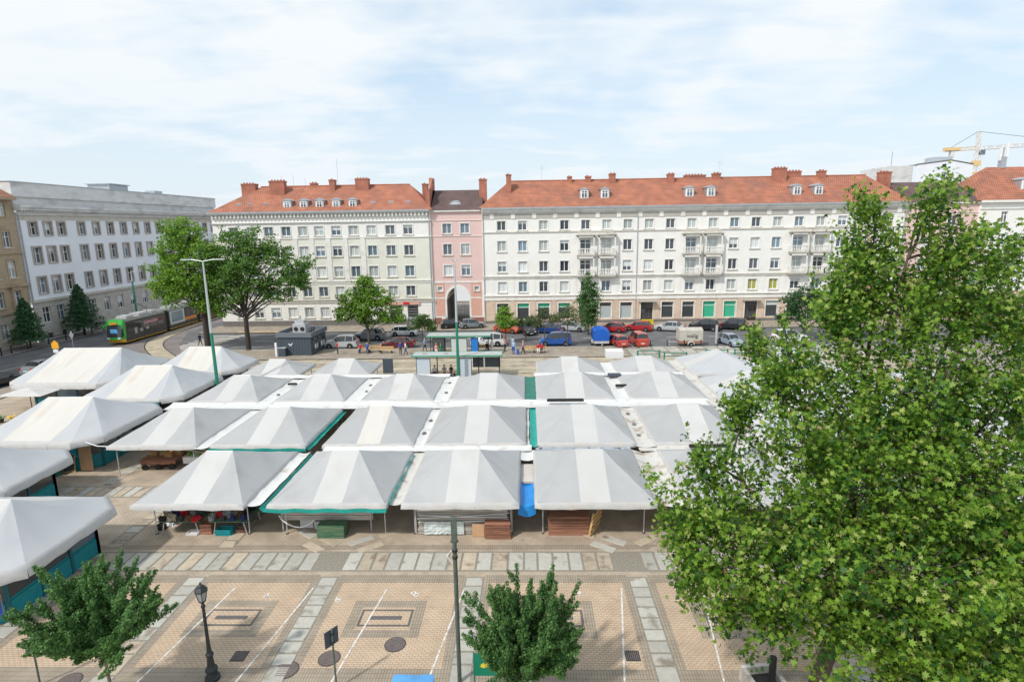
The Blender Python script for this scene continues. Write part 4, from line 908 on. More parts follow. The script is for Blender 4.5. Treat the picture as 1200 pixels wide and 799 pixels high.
# left hand kiosks with big cream canopies
def kiosk(cx0,cx1,y0,y1,label,rzv=4.4,rw=1.65,ms='canvas_cream',cham=1.3,wallbox=None,seed=0,walls=True):
    root = empty('market_kiosk', ((cx0+cx1)/2,(y0+y1)/2,0), 0, label, 'market kiosk', 'teal kiosks under large cream canopies')
    W, D = cx1-cx0, y1-y0
    canopy(root, W, D, 2.55, rzv, rw, 'canvas_pale', ms, cham, .14, seed, .36, posts=False)
    hx, hy = W/2-1.35, D/2-1.35
    if wallbox: wx0,wx1,wy0,wy1 = [q-(root.location.x if n_<2 else root.location.y) for n_,q in enumerate(wallbox)]
    else: wx0,wx1,wy0,wy1 = -hx,hx,-hy,hy
    c = .9; poly = [(wx0+c,wy0),(wx1-c,wy0),(wx1,wy0+c),(wx1,wy1),(wx0,wy1),(wx0,wy0+c)]
    MB().prism(poly, 0, .95).build('lower_wall', M['teal'], root)
    n = len(poly); mb = MB(); top = MB()
    for i in range(n):
        a, b = poly[i], poly[(i+1)%n]; L = hypot(b[0]-a[0],b[1]-a[1]); ang = atan2(b[1]-a[1],b[0]-a[0]); k = max(1,int(L/1.5))
        for q in range(k+1):
            t = q/k; px, py = a[0]+(b[0]-a[0])*t, a[1]+(b[1]-a[1])*t; mb.box(px-.07,px+.07,py-.07,py+.07,0,2.5,0,ang)
        for q in range(k):
            t = (q+.5)/k; px, py = a[0]+(b[0]-a[0])*t, a[1]+(b[1]-a[1])*t; l_ = L/k
            nx_, ny_ = sin(ang), -cos(ang)
            pane_ = MB().box(px-l_/2+.08,px+l_/2-.08,py-.02,py+.02,.98,2.05,0,ang)
            pane_.build('window_pane', M[R.choice(['shopdark','shopdark','glass_blue'])], root)
            MB().box(px+nx_*.03-l_/2+.1,px+nx_*.03+l_/2-.1,py+ny_*.03-.02,py+ny_*.03+.02,.12,.85,0,ang).build('wall_panel', M['teal'], root)
        px,py=(a[0]+b[0])/2,(a[1]+b[1])/2; mb.box(px-L/2,px+L/2,py-.05,py+.05,2.05,2.5,0,ang)
    mb.build('frame', M['teal_dark'], root)
    return root
k1 = kiosk(-29.2,-20.6,19.6,27.4,'nearest teal kiosk under a pale canopy at the lower left',rzv=4.3,ms='canvas_white',wallbox=(-28.5,-21.9,20.2,26.2),seed=51)
k2 = kiosk(-37,-27.9,26.6,33.9,'teal kiosk cut by the left photo edge between two bigger canopies',ms='canvas_pale',rzv=4.3,seed=52)
k3 = kiosk(-37.4,-28.5,34.8,43.7,'teal kiosk with a blackboard leaning on its corner under a cream canopy',seed=53,wallbox=(-36.3,-29.7,36.4,44.0))
k4 = kiosk(-37.3,-28.7,44.4,53.3,'cream canopied kiosk third from the front on the left side',seed=54)
k5 = kiosk(-37.3,-28.4,53.6,60.2,'cream canopied kiosk farthest back beside the tall green lamp',seed=55)
k6 = kiosk(-48.0,-37.6,49.3,60.0,'widest cream canopied kiosk by the street with red goods beneath',rzv=4.85,rw=2.9,seed=56)
# blue notice and shop signs on the nearest kiosk
p = MB().box(-.5,.5,-.03,.0,.0,.95).build('notice', mat('poster_blue',(.01,.10,.50),.4), k1, (-22.35-k1.location.x, 20.62-k1.location.y-.07, .35), pi/4-.05)
MB().box(-.55,.55,-.02,.02,-.05,1.0).build('notice_frame', M['wood_grey'], p, (0,.03,0))
for k in range(4): MB().box(-.35,.32-.12*(k%2),-.036,-.031,.72-k*.15,.77-k*.15).build('text_line', M['curtain_white'], p)
# blackboard and door at the third kiosk
e = empty('blackboard', (-31.25,36.05,0), .12, 'small framed blackboard leaning on the teal kiosk corner', 'blackboard')
MB().box(-.42,.42,0,.04,.02,1.3).build('frame', M['wood_raw'], e).rotation_euler = (-.15,0,0); MB().box(-.34,.34,-.012,.0,.1,1.22).build('board', M['shopdark'], e).rotation_euler = (-.15,0,0)
e = empty('plant_tub', (-31.9,35.7,0), 0, 'dark green tub with a potted shrub beside the blackboard', 'plant pot'); MB().rev([(.35,0),(.42,.5),(.38,.5)],n=12).build('tub', M['tarpgreen'], e); lump(.4,.4,.6,3,10,.5).build('shrub', M['lf_h1'], e, (0,0,.45))
MB().box(-30.6,-29.75,36.3,36.36,.05,2.05).build('door', M['plywood'], k3, (-k3.location.x,-k3.location.y,0))
MB().box(-33.3,-30.7,36.28,36.33,1.0,2.1).build('window_board', mat('light_teal_board',(.0,.33,.46),.5), k3, (-k3.location.x,-k3.location.y,0))
# small white parasol stand with flowers
e = empty('parasol', (-44.2,48.3,0), 0, 'small white parasol over the flower stand at the left', 'parasol')
MB().tube([(0,0,0),(0,0,2.5)],.035,8).build('pole', M['darkmetal'], e); MB().add([(-2,-1.2,2.15),(2,-1.2,2.15),(2,1.3,2.15),(-2,1.3,2.15),(0,0,2.62)],[(0,1,4),(1,2,4),(2,3,4),(3,0,4)]).build('canopy', M['canvas_white'], e); MB().rev([(.4,0),(.35,.1)],n=12).build('foot', M['weathered'], e)
cols = [('yellow',(.75,.5,.02)),('orange',(.8,.25,.03)),('red',(.55,.03,.03)),('leafy green',(.07,.2,.03)),('white',(.75,.75,.7)),('pink',(.7,.2,.3))]
CM = {n_: mat(n_.replace(' ','_')+'_flowers',c,.7,var=.25,vscale=9) for n_,c in cols}
for i,(n_,dx,dy) in enumerate((('yellow',-2.6,-1.6),('leafy green',-1.9,-1.4),('yellow',-.7,-1.7),('red',.5,-.9),('orange',1.2,-.5),('leafy green',1.6,.6),('red',2.0,.1),('pink',-.4,-.6))):
    e = empty('flower_bucket', (-43.6+dx,47.9+dy,0), 0, '%s flowers in a bucket %s the white parasol' % (n_, ['far left of','just left of','in front of','to the right of','right behind','at the back of','farthest right of','directly under'][i]), 'flowers', 'flower buckets at the parasol')
    MB().rev([(.16,0),(.22,.35)],n=8).build('bucket', M['darkmetal'], e)
    mb = MB()
    for k in range(26): a,r_,z_ = R.uniform(0,6.28),R.uniform(0,.34),R.uniform(.35,.75); c0 = Vector((r_*cos(a),r_*sin(a),z_)); n1 = Vector((R.uniform(-1,1),R.uniform(-1,1),1)).normalized(); t1 = n1.orthogonal().normalized()*.09; t2 = n1.cross(t1); mb.quad(c0+t1,c0+t2,c0-t1,c0-t2)
    mb.build('blooms', CM[n_], e)['kind']='stuff'
# --- goods and counters
def table(x0,x1,y0,y1,z,label,topm='greenbox',grp=None):
    e = empty('market_table', ((x0+x1)/2,(y0+y1)/2,0),0,label,'table',grp); hx,hy=(x1-x0)/2,(y1-y0)/2
    MB().box(-hx,hx,-hy,hy,z-.05,z).build('table_top', M[topm], e)
    for sx in (-1,1):
        for sy in (-1,1): MB().tube([(sx*(hx-.15),sy*(hy-.1),0),(sx*(hx-.3),sy*(hy-.1),z-.05)],.03,6).build('leg', M['galv'], e)
    return e
table(-19.9,-17.6,27.95,29.7,.78,'green trestle table of mixed goods at the left of the first front stall')
table(-17.1,-15.0,27.95,29.7,.78,'emptier green trestle table at the right of the first front stall')
gcol = {'red':(.5,.02,.03),'white':(.7,.7,.72),'navy':(.02,.03,.12),'black':(.02,.02,.022),'grey':(.25,.26,.28),'brown':(.18,.09,.05),'dusty pink':(.5,.25,.28),'denim blue':(.08,.14,.3),'beige':(.5,.42,.3),'charcoal':(.06,.06,.065)}
GM = {k_: mat(k_.replace(' ','_')+'_cloth',c,.85,var=.2,vscale=6) for k_,c in gcol.items()}
spots = ['at the front left corner','near the left post','in the front middle','behind the front pile','beside the right edge','at the back left','at the back middle','at the back right','on the left end','on the outer corner','in the second line','next to the centre','close to the inner edge','on the far end','by the table middle','half hanging over the front','stacked at the rear','by the stall post','behind the red bundle','near the white bundle']
i = 0
for cx in [-19.7+q*.46 for q in range(5)]:
    for cy,kk in ((28.15,0),(28.65,1),(29.2,2)):
        c = R.choice(list(gcol)); i += 1
        o = lump(R.uniform(.2,.3),R.uniform(.18,.27),R.uniform(.16,.34)+.16*kk,i,9,.4).build('goods_bundle', GM[c], None, (cx+R.uniform(-.05,.05),cy,.8), R.uniform(0,3)); tag(o,'%s goods %s of the left green table' % (c, spots[i]),'goods','goods heaped on the first stall tables')
for k,(cx,cy,c) in enumerate(((-16.7,29.2,'brown'),(-16.1,29.0,'charcoal'),(-15.5,29.3,'black'),(-16.3,28.5,'grey'))):
    o = lump(.3,.22,.42,60+k,9,.4).build('goods_bundle', GM[c], None, (cx,cy,.8)); tag(o,'%s goods %s of the right green table' % (c, spots[k+9]),'goods','goods heaped on the first stall tables')
for k,(cx,cy,c,l_) in enumerate(((-20.2,28.6,'black','black bag on the ground outside the left post'),(-19.9,29.0,'white','white bag on the ground by the left post'),(-20.0,29.5,'red','red cloth bundle beside the left post'))):
    o = lump(.3,.25,.35,80+k,9,.35).build('bag', GM[c], None, (cx,cy,0 if k<2 else .5)); tag(o,l_,'bag')
for k in range(11):
    c = R.choice(list(gcol)); mb_ = lump(R.uniform(.12,.2),R.uniform(.12,.2),R.uniform(.2,.4),300+k,8,.5)
    o = mb_.build('goods_bundle', GM[c], None, (-17.0+k*.19, 28.12+.35*(k%3), .78), R.uniform(0,3)); tag(o,'small %s item, %s from the left on the right green table' % (c, (ORD+['tenth','eleventh'])[k]),'goods','goods heaped on the first stall tables')
for k,(x0_,l_) in enumerate(((-19.2,'left'),(-16.6,'right'))):
    e = empty('clothes_rail', (x0_,30.3,0), 0, 'rail of dark hanging clothes behind the %s green table' % l_, 'clothes rail'); MB().tube([(-1.1,0,0),(-1.1,0,1.6),(1.1,0,1.6),(1.1,0,0)],.02,6).build('frame', M['galv'], e)
    for q in range(13):
        x_=-1.0+q*.165; MB().add([(x_-.02,-.22,.55),(x_+.05,-.22,.5),(x_+.05,.22,.5),(x_-.02,.22,.55),(x_,-.2,1.45),(x_+.04,-.2,1.45),(x_+.04,.2,1.45),(x_,.2,1.45),(x_+.02,0,1.58)],[(0,1,5,4),(1,2,6,5),(2,3,7,6),(3,0,4,7),(0,3,2,1),(4,5,8),(5,6,8),(6,7,8),(7,4,8)]).build('garment', GM[R.choice(['black','navy','charcoal','grey','brown','denim blue','beige','red'])], e)
def crate(x,y,z,label,m='wood_raw',sx=.5,sy=.35,sz=.28,fill=None,rz=0,grp=None):
    e = empty('crate', (x,y,z), rz, label, 'crate', grp)
    for k in range(3):
        z0=.02+k*sz/3
        for q in (-1,1): MB().box(-sx/2,sx/2,q*sy/2-.01,q*sy/2+.01,z0,z0+sz/3-.03).build('slat', M[m], e); MB().box(q*sx/2-.01,q*sx/2+.01,-sy/2,sy/2,z0,z0+sz/3-.03).build('slat', M[m], e)
    MB().box(-sx/2,sx/2,-sy/2,sy/2,0,.02).build('base', M[m], e)
    if fill: lump(sx*.45,sy*.45,.12,int(abs(x*9)),8,.5).build('produce', fill, e, (0,0,sz-.06))
    return e
crate(-17.35,28.2,0,'reddish crate standing between the two green tables','wood_red',.6,.4,.6)
crate(-16.35,28.1,0,'round looking teal basket under the right green table','teal',.8,.5,.35)
crate(-15.55,28.3,0,'small red tray under the right green table','wood_red',.5,.3,.18)
crate(-18.1,28.1,0,'flat white tray under the left green table','frame',.6,.4,.14)
# produce cart and white box under the first stall of the second row
e = empty('produce_cart', (-25.4,37.3,0), .08, 'wooden handcart with vegetables under the first second row canopy', 'cart')
for k in range(5): MB().box(-1.2,1.2,-.75+k*.3,-.48+k*.3,.62,.68).build('plank', M['wood_red'], e)
MB().box(-1.15,1.15,-.8,-.74,.35,.62).box(-1.15,1.15,.74,.8,.35,.62).build('side_board', M['wood_red'], e)
for sx in (-.9,0,.9): MB().tube([(sx,-.86,.2),(sx,-.74,.2)],.2,14).build('wheel', M['blackrubber'], e)
FM = {'lettuce':mat('lettuce',(.16,.32,.06),.7,var=.3,vscale=12),'carrot':mat('carrot',(.7,.26,.04),.6),'tomato':mat('tomato',(.55,.05,.02),.4),'cabbage':mat('cabbage',(.38,.5,.25),.7,var=.2,vscale=9),'potato':mat('potato',(.4,.28,.14),.8)}
for k,(x,y,f) in enumerate(((-26.2,37.5,'potato'),(-25.5,37.6,'lettuce'),(-24.9,37.2,'carrot'),(-24.5,37.6,'cabbage'))): crate(x,y,.68,'crate of %s on the wooden handcart' % f,fill=FM[f])
e = empty('display_box', (-22.7,37.2,0), 0, 'white display box of green vegetables under the first second row canopy', 'display box'); MB().box(-1.0,1.0,-.5,.5,.35,.8).build('box', M['frame'], e)
for sx in (-.8,.8): MB().box(sx-.05,sx+.05,-.4,.4,0,.35).build('leg', M['darkmetal'], e)
for k,(dx,f) in enumerate(((-.7,'lettuce'),(-.2,'cabbage'),(.3,'carrot'),(.75,'lettuce'))):
    o = lump(.26,.3,.22,90+k,9,.5).build('vegetable_heap', FM[f], None, (-22.7+dx,37.2,.8)); tag(o,['green lettuce heap at the left end','pale cabbage heap beside the lettuce','orange carrot heap','green lettuce heap at the right end'][k]+' of the white display box','vegetables')
tag(MB().tube([(-23.9,35.4,2.1),(-22.2,37.0,1.0)],.025,6).build('guy_rope', M['frame']),'left slanted white rope before the white display box','rope'); tag(MB().tube([(-22.9,35.4,2.1),(-21.5,37.0,1.1)],.025,6).build('guy_rope', M['frame']),'right slanted white rope before the white display box','rope')
tag(MB().tube([(-29.4,35.4,2.5),(-28.4,35.3,2.2),(-27.4,35.3,2.15)],.03,6).build('guy_rope', M['frame']),'white rope tied between the blackboard kiosk canopy and the next stall','rope')
# second front stall: long covered counter, green box, white hose
e = empty('market_counter', (-10.9,28.7,0), 0, 'long counter under a grey cover in the teal edged front stall', 'counter')
for k in range(5): MB().box(-2.5,2.5,-.3-.015*(k%2),-.2,.62+k*.15,.75+k*.15).build('board', M['wood_grey'], e)
MB().box(-2.5,2.5,-.3,1.0,1.36,1.42).build('counter_top', M['wood_grey'], e)
for sx in (-2.4,2.4): MB().tube([(sx,-.35,0),(sx,-.35,1.9)],.035,6).build('leg', M['galv'], e)
MB().box(-1.6,-.9,0,.5,0,.45).box(-.8,.2,-.1,.5,0,.4).build('boxed_stock', M['weathered'], e)
e = empty('storage_box', (-10.45,27.9,0), 0, 'green painted wooden box with flaking paint before the teal edged stall', 'box')
for k in range(4): MB().box(-.72,.72,-.35,-.31,.02+k*.17,.17+k*.17).build('board', M['greenbox'], e)
MB().box(-.72,.72,-.31,.35,0,.70).build('body', M['greenbox'], e)
P = [(-13.4+.0, 28.2, 1.0)]+[(-13.4+2.0*t, 28.1-.1*t, 1.0-2.0*t*(1-t)*1.05-.15*t) for t in [i/12 for i in range(1,13)]]
tag(MB().tube(P,.035,6).build('hose', M['frame']),'drooping white hose on the left post of the teal edged stall','hose')
# third front stall: wall of stacked planks in film, plywood, red-brown crate
e = empty('plank_stack', (-3.45,28.2,0), 0, 'wall of stacked grey planks wrapped in plastic film under the third front stall', 'plank stack')
for k in range(17): MB().box(-2.42+R.uniform(-.06,.06),2.35+R.uniform(-.08,.08),-.25+R.uniform(-.03,.03),.35,.04+k*.105,.13+k*.105).build('plank', M['wood_grey'], e, rz=R.uniform(-.008,.008))
V=[]; mb=MB()
for i in range(21):
    for j in range(7): V.append((-2.1+i*.105, -.34+.05*noise.noise(Vector((i*.6,j*1.3,1))), .08+j*.12+.03*noise.noise(Vector((i*.4,j,4)))))
mb.add(V,[(i*7+j,i*7+j+1,(i+1)*7+j+1,(i+1)*7+j) for i in range(20) for j in range(6)]); mb.build('plastic_film', M['film'], e)
for k,(za,zb) in enumerate(((1.15,1.02),(.98,1.25),(.75,.9))): MB().tube([(-2.4,-.3,za),(0,-.33,(za+zb)/2-.04),(2.35,-.3,zb)],.022,5).build('strap', M['frame'], e)
for sx in (-2.55,2.48): MB().tube([(sx,-.2,0),(sx,-.2,2.2)],.035,6).build('post', M['galv'], e)
tag(MB().box(-3.0,-2.0,27.72,27.77,.02,.72).build('plywood_sheet', M['plywood']),'pale plywood sheet leaning in front of the plank wall','board')
def boxstack(x0,x1,y0,y1,h,label,m,n,leg=True):
    e = empty('board_stack', ((x0+x1)/2,(y0+y1)/2,0), 0, label, 'board stack'); hx,hy=(x1-x0)/2,(y1-y0)/2; t=h/n
    for k in range(n): MB().box(-hx+R.uniform(-.03,.03),hx+R.uniform(-.03,.03),-hy+R.uniform(-.03,.03),hy,k*t+.01,(k+1)*t-.012).build('board', M[m], e)
    return e
boxstack(-2.35,-.98,27.5,28.0,.92,'stack of red brown boards in front of the plank wall','wood_red',9)
boxstack(1.0,3.15,27.85,28.9,1.05,'waist high stack of brown boards under the fourth front stall','wood_red',10)
boxstack(1.1,2.2,29.0,29.8,1.4,'grey board pile behind the brown board stack','wood_grey',9)
boxstack(2.2,3.1,28.95,29.6,1.62,'upper reddish crate pile behind the brown board stack','wood_red',6)
e = empty('pallet', (3.42,28.2,0), 1.25, 'raw pine pallet standing upright beside the brown boards', 'pallet')
for k in range(5): MB().box(-.62,.62,-.03,0,.05+k*.29,.19+k*.29).build('slat', M['wood_raw'], e)
for q in (-.55,0,.48): MB().box(q,q+.08,0,.1,.04,1.36).build('runner', M['wood_raw'], e)
e.rotation_euler = (.18,0,1.05)
# counters inside rows behind, seen through gaps and from the side
ci=0
for (row,X,y) in (('second',XB,36.6),('third',XR,46.4)):
    for i,(x0,x1) in X.items():
        if row=='second' and i==1: continue
        ci+=1; table(x0+.6,x1-.6,y,y+1.1,.85,'wooden counter under the %s %s row canopy' % (ORD[i-1],row),'wood_grey','counters under the inner canopies')
table(-43,-39.5,50.9,51.9,.8,'table of red goods beneath the widest cream canopy','wood_red')
for k in range(7):
    c=['red','brown','dusty pink','charcoal','red','beige','brown'][k]; tag(lump(.26,.3,.3,120+k,8,.3).build('goods_bundle', GM[c], None, (-42.7+k*.5,51.3,.8)),'%s goods, %s from the left on the table under the widest cream canopy' % (c,ORD[k]),'goods','goods under the widest canopy')
# dark things lying on the roofs
for x,y,z,sx,sy,l_ in ((8.6,43.9,2.32,1.7,.35,'long black beam lying on the white sheet behind the second row'),(2.95,43.95,2.36,2.9,.3,'') ,(8.0,51.9,2.3,1.2,.7,'grey plastic lid lying on the sheet beside the fifth third row stall'),(8.1,48.6,2.2,1.0,.3,'small dark board lying on the sheet right of the fifth third row stall'),(11.4,34.55,2.2,2.6,.25,'black pipe lying along the sheet near the big tree'),(-21.2,49.8,2.25,.8,.2,'')):
    if not l_: l_ = {2.95:'black gutter piece with foam edge on the broad white sheet',-21.2:'short brown stick on the third row sheet'}[x]
    if x == 8.6: continue
    mb=MB(); mb.box(x-sx/2,x+sx/2,y-sy/2,y+sy/2,z,z+.14); mb.box(x-sx/2+.05,x+sx/2-.05,y-sy/2+.04,y+sy/2-.04,z+.14,z+.18); tag(mb.build('roof_junk', M['anthracite'] if sy>.5 else M['blackrubber']), l_, 'debris')
# debris stains: small stones and leaves holding the sheets
for k,(x,y) in enumerate(((-21.4,47.2),(-7.1,50.6),(-7.0,47.5),(-7.15,40.3),(-7.2,37.6),(-14.2,50.0),(-14.0,48.0),(7.45,41.5),(7.5,39.2),(7.4,37.0))):
    tag(lump(.14,.22,.06,200+k,7,.4).build('debris_patch', M['plinth'], None,(x,y,2.1)),'small dark rubble lump %s on the sheets between canopies, counted from the left' % (ORD[k] if k<9 else 'tenth'),'rubble','rubble weighting the sheets')
# ------------------------------------------------------------ foreground furniture
e = empty('steel_pole', (-2.55,17.86,0), 0, 'tall grey green steel pole in the foreground left of the centre tree', 'pole')
MB().tube([(0,0,0),(0,0,5.6)],.075,10).build('shaft', M['polegrey'], e); MB().box(-.09,.09,-.09,.09,5.55,6.4).box(-.13,.13,-.05,.05,5.5,5.56).build('head', M['polegrey'], e)
for k in range(2): MB().rev([(.1,4.9+k*.25),(.1,4.98+k*.25)],n=10).build('clamp', M['darkmetal'], e)
MB().tube([(-.1,0,5.2),(-.28,0,5.0),(-.1,0,4.7)],.015,5).build('cable', M['frame'], e)
e = empty('street_lantern', (-11.58,17.96,0), 0, 'black ornamental street lantern with a glass head on the plaza', 'street lamp')
MB().rev([(.26,0),(.26,.12),(.20,.16),(.17,.32),(.21,.38),(.21,.46),(.13,.56),(.10,.95),(.135,1.0),(.135,1.06),(.085,1.12),(.062,1.5),(.05,2.9),(.075,2.94),(.075,3.0),(.045,3.05),(.045,3.12)],n=14).build('column', M['darkmetal'], e, smooth=False)
MB().rev([(.05,3.1),(.12,3.16),(.12,3.2)],n=8).build('collar', M['darkmetal'], e)
MB().rev([(.11,3.2),(.2,3.58)],n=6).build('lantern_glass', mat('lantern_glass',(.30,.34,.35),.15,spec=.8), e)
mb=MB()
for k in range(6): q=2*pi*k/6; mb.tube([(.12*cos(q),.12*sin(q),3.19),(.21*cos(q),.21*sin(q),3.59)],.014,4)
mb.rev([(.24,3.58),(.22,3.62),(.12,3.74),(.1,3.78),(.03,3.82),(.03,3.9)],n=6); mb.build('lantern_frame', M['darkmetal'], e)
def back_sign(x,y,h,lb,rz,lean=0,pw=.5,ph=.62):
    e = empty('road_sign', (x,y,0), rz, lb, 'sign'); MB().tube([(0,0,0),(0,lean,h)],.035,8).build('pole', M['polegrey'], e)
    o = MB().box(-pw/2,pw/2,.04,.06,h-ph,h).build('plate', M['anthracite'], e, (0,lean,0)); MB().box(-pw/2+.03,pw/2-.03,.06,.065,h-ph+.03,h-.03).build('sign_face', M['frame'], o)
    for z_ in (h-.15,h-ph+.12): MB().box(-.06,.06,-.05,.04,z_-.03,z_+.03).build('clamp', M['darkmetal'], o)
back_sign(-6.9,17.55,2.35,'dark back of a leaning road sign beside the white line',.95,pw=.55)
back_sign(-17.75,17.65,1.85,'small dark sign post half behind the lower left tree',.5,pw=.45,ph=.5)
e = empty('notice_board', (-1.5,17.0,0), 0, 'green notice board on two legs with a yellow emblem beneath the centre tree', 'notice board')
MB().box(-.42,.42,-.02,.02,1.05,1.9).build('panel', mat('board_green',(.01,.20,.12),.4), e)
for sx in (-.42,.42): MB().tube([(sx,0,0),(sx,0,1.93)],.03,6).build('leg', M['tarpgreen'], e)
MB().add([(-.22,-.03,1.42),(-.1,-.03,1.36),(.02,-.03,1.40),(.08,-.03,1.5),(.04,-.03,1.56),(-.03,-.03,1.53),(-.06,-.03,1.58),(-.12,-.03,1.56),(-.13,-.03,1.51),(-.2,-.03,1.52),(-.17,-.03,1.47)],[tuple(range(11))]).build('emblem', mat('emblem_yellow',(.75,.6,.05),.5), e)
for k in range(3): MB().box(.1,.34,-.024,-.021,1.52-k*.07,1.535-k*.07).build('text_line', M['lampgrey'], e)
e = empty('covered_cart', (-3.95,16.3,0), 0, 'box covered by a sky blue tarpaulin at the bottom photo edge', 'covered box')
mb=MB(); V=[]
for i in range(9):
    for j in range(7): V.append((-.7+i*.175,-.6+j*.2,1.22+.05*noise.noise(Vector((i*.7,j*.7,2)))-(.06 if i in(0,8) or j in (0,6) else 0)))
mb.add(V,[(i*7+j,(i+1)*7+j,(i+1)*7+j+1,i*7+j+1) for i in range(8) for j in range(6)]); mb.build('tarpaulin', M['paleblue'], e, smooth=True); MB().box(-.68,.68,-.58,.58,.1,1.16).build('body', M['paleblue'], e)
e = empty('litter_bin', (-1.95,15.9,0), 0, 'dark navy box beside the green notice board', 'bin'); MB().box(-.3,.3,-.3,.3,.06,.95).box(-.33,.33,-.33,.33,.95,1.02).build('body', mat('navy_plastic',(.02,.035,.09),.5), e)
for q in (-.24,.24): MB().box(q-.04,q+.04,-.28,.28,0,.06).build('foot', M['blackrubber'], e)
e = empty('planter_bin', (8.15,17.35,0), .12, 'open timber planter with a black pipe post inside under the big tree', 'planter')
for (a,b,c_,d) in ((-.6,.6,-.85,-.7),(-.6,.6,.7,.85),(-.6,-.45,-.7,.7),(.45,.6,-.7,.7)): MB().box(a,b,c_,d,0,.55).build('board', M['wood_grey'], e)
MB().box(-.45,.45,-.7,.7,0,.25).build('soil', M['blackrubber'], e); MB().tube([(.1,0,0),(.1,0,1.5)],.12,10).build('pipe', M['blackrubber'], e)
# ------------------------------------------------------------ tall street lamps
def tall_lamp(x,y,h,arm,lb,green=.4,ang=0,heads=2):
    e = empty('street_lamp', (x,y,0), ang, lb, 'street lamp'); zg = h*green
    MB().tube([(0,0,0),(0,0,zg)],[.17,.13],10).build('lower_pole', M['lampgreen'], e); MB().tube([(0,0,zg),(0,0,h)],[.13,.07],10).build('upper_pole', M['lampgrey'], e)
    for s_ in ((-1,1) if heads==2 else (1,)):
        a = MB().tube([(0,0,h-.05),(s_*arm*.6,0,h+.1),(s_*arm,0,h+.12)],.04,6).build('arm', M['lampgrey'], e)
        MB().add([(s_*arm+sx*.42,sy*.13,h+.06+sz*.1*(1 if abs(sx)<1 else 1)) for sz in (0,1) for sx,sy in ((-1,-1),(1,-1),(1,1),(-1,1))],[(0,3,2,1),(4,5,6,7),(0,1,5,4),(1,2,6,5),(2,3,7,6),(3,0,4,7)]).build('lamp_head', M['lampgrey'], a)
    return e
tall_lamp(-28.45,50.5,13.4,1.5,'tall double armed lamp with green lower pole rising between the left canopies',.52)
tall_lamp(-7.3,58.8,12.65,.55,'tall lamp with green lower pole standing at the tram shelter',.5)
tall_lamp(-53.2,54.4,12.5,1.6,'green lamp post at the left photo edge beside the parked black car',.75)
tall_lamp(-62.4,90,9.8,1.2,'green lamp post with one arm behind the tram',.85,heads=1)
# ------------------------------------------------------------ dark kiosk, shelters, barriers
e = empty('ticket_kiosk', (-29.6,74.0,0), -.05, 'dark anthracite flat roofed kiosk beyond the left rows with rooftop unit', 'kiosk')
MB().box(-2.15,2.15,-2.4,2.4,0,2.55).build('body', M['anthracite'], e)
for k in range(11): MB().box(-2.15+k*.39,-1.79+k*.39,-2.43,-2.4,.05,2.5).build('cladding_panel', M['anthracite'], e)
for a in ((-2.35,2.35,-2.6,-2.4),(-2.35,2.35,2.4,2.6),(-2.35,-2.15,-2.4,2.4),(2.15,2.35,-2.4,2.4)): MB().box(*a,2.5,3.1).build('parapet', mat('parapet_grey',(.13,.155,.18),.6) if 'pg' not in M else M['pg'], e)
MB().box(-2.15,2.15,-2.4,2.4,2.55,2.65).build('roof_felt', M['plinth'], e)
MB().box(2.15,2.2,-1.9,-.2,.3,2.3).box(2.15,2.2,.1,2.0,.3,2.3).build('shop_window', M['shopdark'], e)
for y_,c in ((-1.4,'trimw'),(-.8,'curtain'),(.6,'trimw'),(1.3,'curtain')): MB().box(2.2,2.215,y_,y_+.4,.8,1.4).build('poster', M[c], e)
MB().add([(-.75,-2.45,1.72),(-.62,-2.45,1.6),(-.5,-2.45,1.52),(-.32,-2.45,1.78),(-.24,-2.45,1.72),(-.48,-2.45,1.36),(-.6,-2.45,1.42),(-.82,-2.45,1.62)],[tuple(range(8))]).build('bird_emblem', M['frame'], e)
u = MB().box(-.95,.75,-.6,.8,2.65,3.9).box(-.7,.5,-.4,.6,3.9,4.3).build('rooftop_unit', M['galv'], e)
for q in (-.5,.35): MB().tube([(q,-.66,3.25),(q,-.6,3.25)],.28,14).build('fan', M['blackrubber'], u)
MB().tube([(-.1,0,4.3),(-.1,0,4.9)],.12,8).build('vent', M['galv'], u); MB().box(1.1,1.5,.2,.6,2.65,3.4).build('vent_box', M['anthracite'], e)
e = empty('utility_cabinet', (-31.2,71.2,0), 0, 'dark cabinet standing before the left end of the anthracite kiosk', 'cabinet'); MB().box(-.45,.45,-.3,.3,0,1.2).build('body', M['anthracite'], e); MB().box(-.48,.48,-.33,.33,1.2,1.26).build('lid', M['galv'], e)
e = empty('info_post', (-31.95,71.1,0), 0, 'narrow white info post beside the dark cabinet', 'info post'); MB().box(-.12,.12,-.1,.1,0,1.9).build('body', M['frame'], e); MB().box(-.14,.14,-.12,.12,0,.08).build('foot', M['galv'], e)
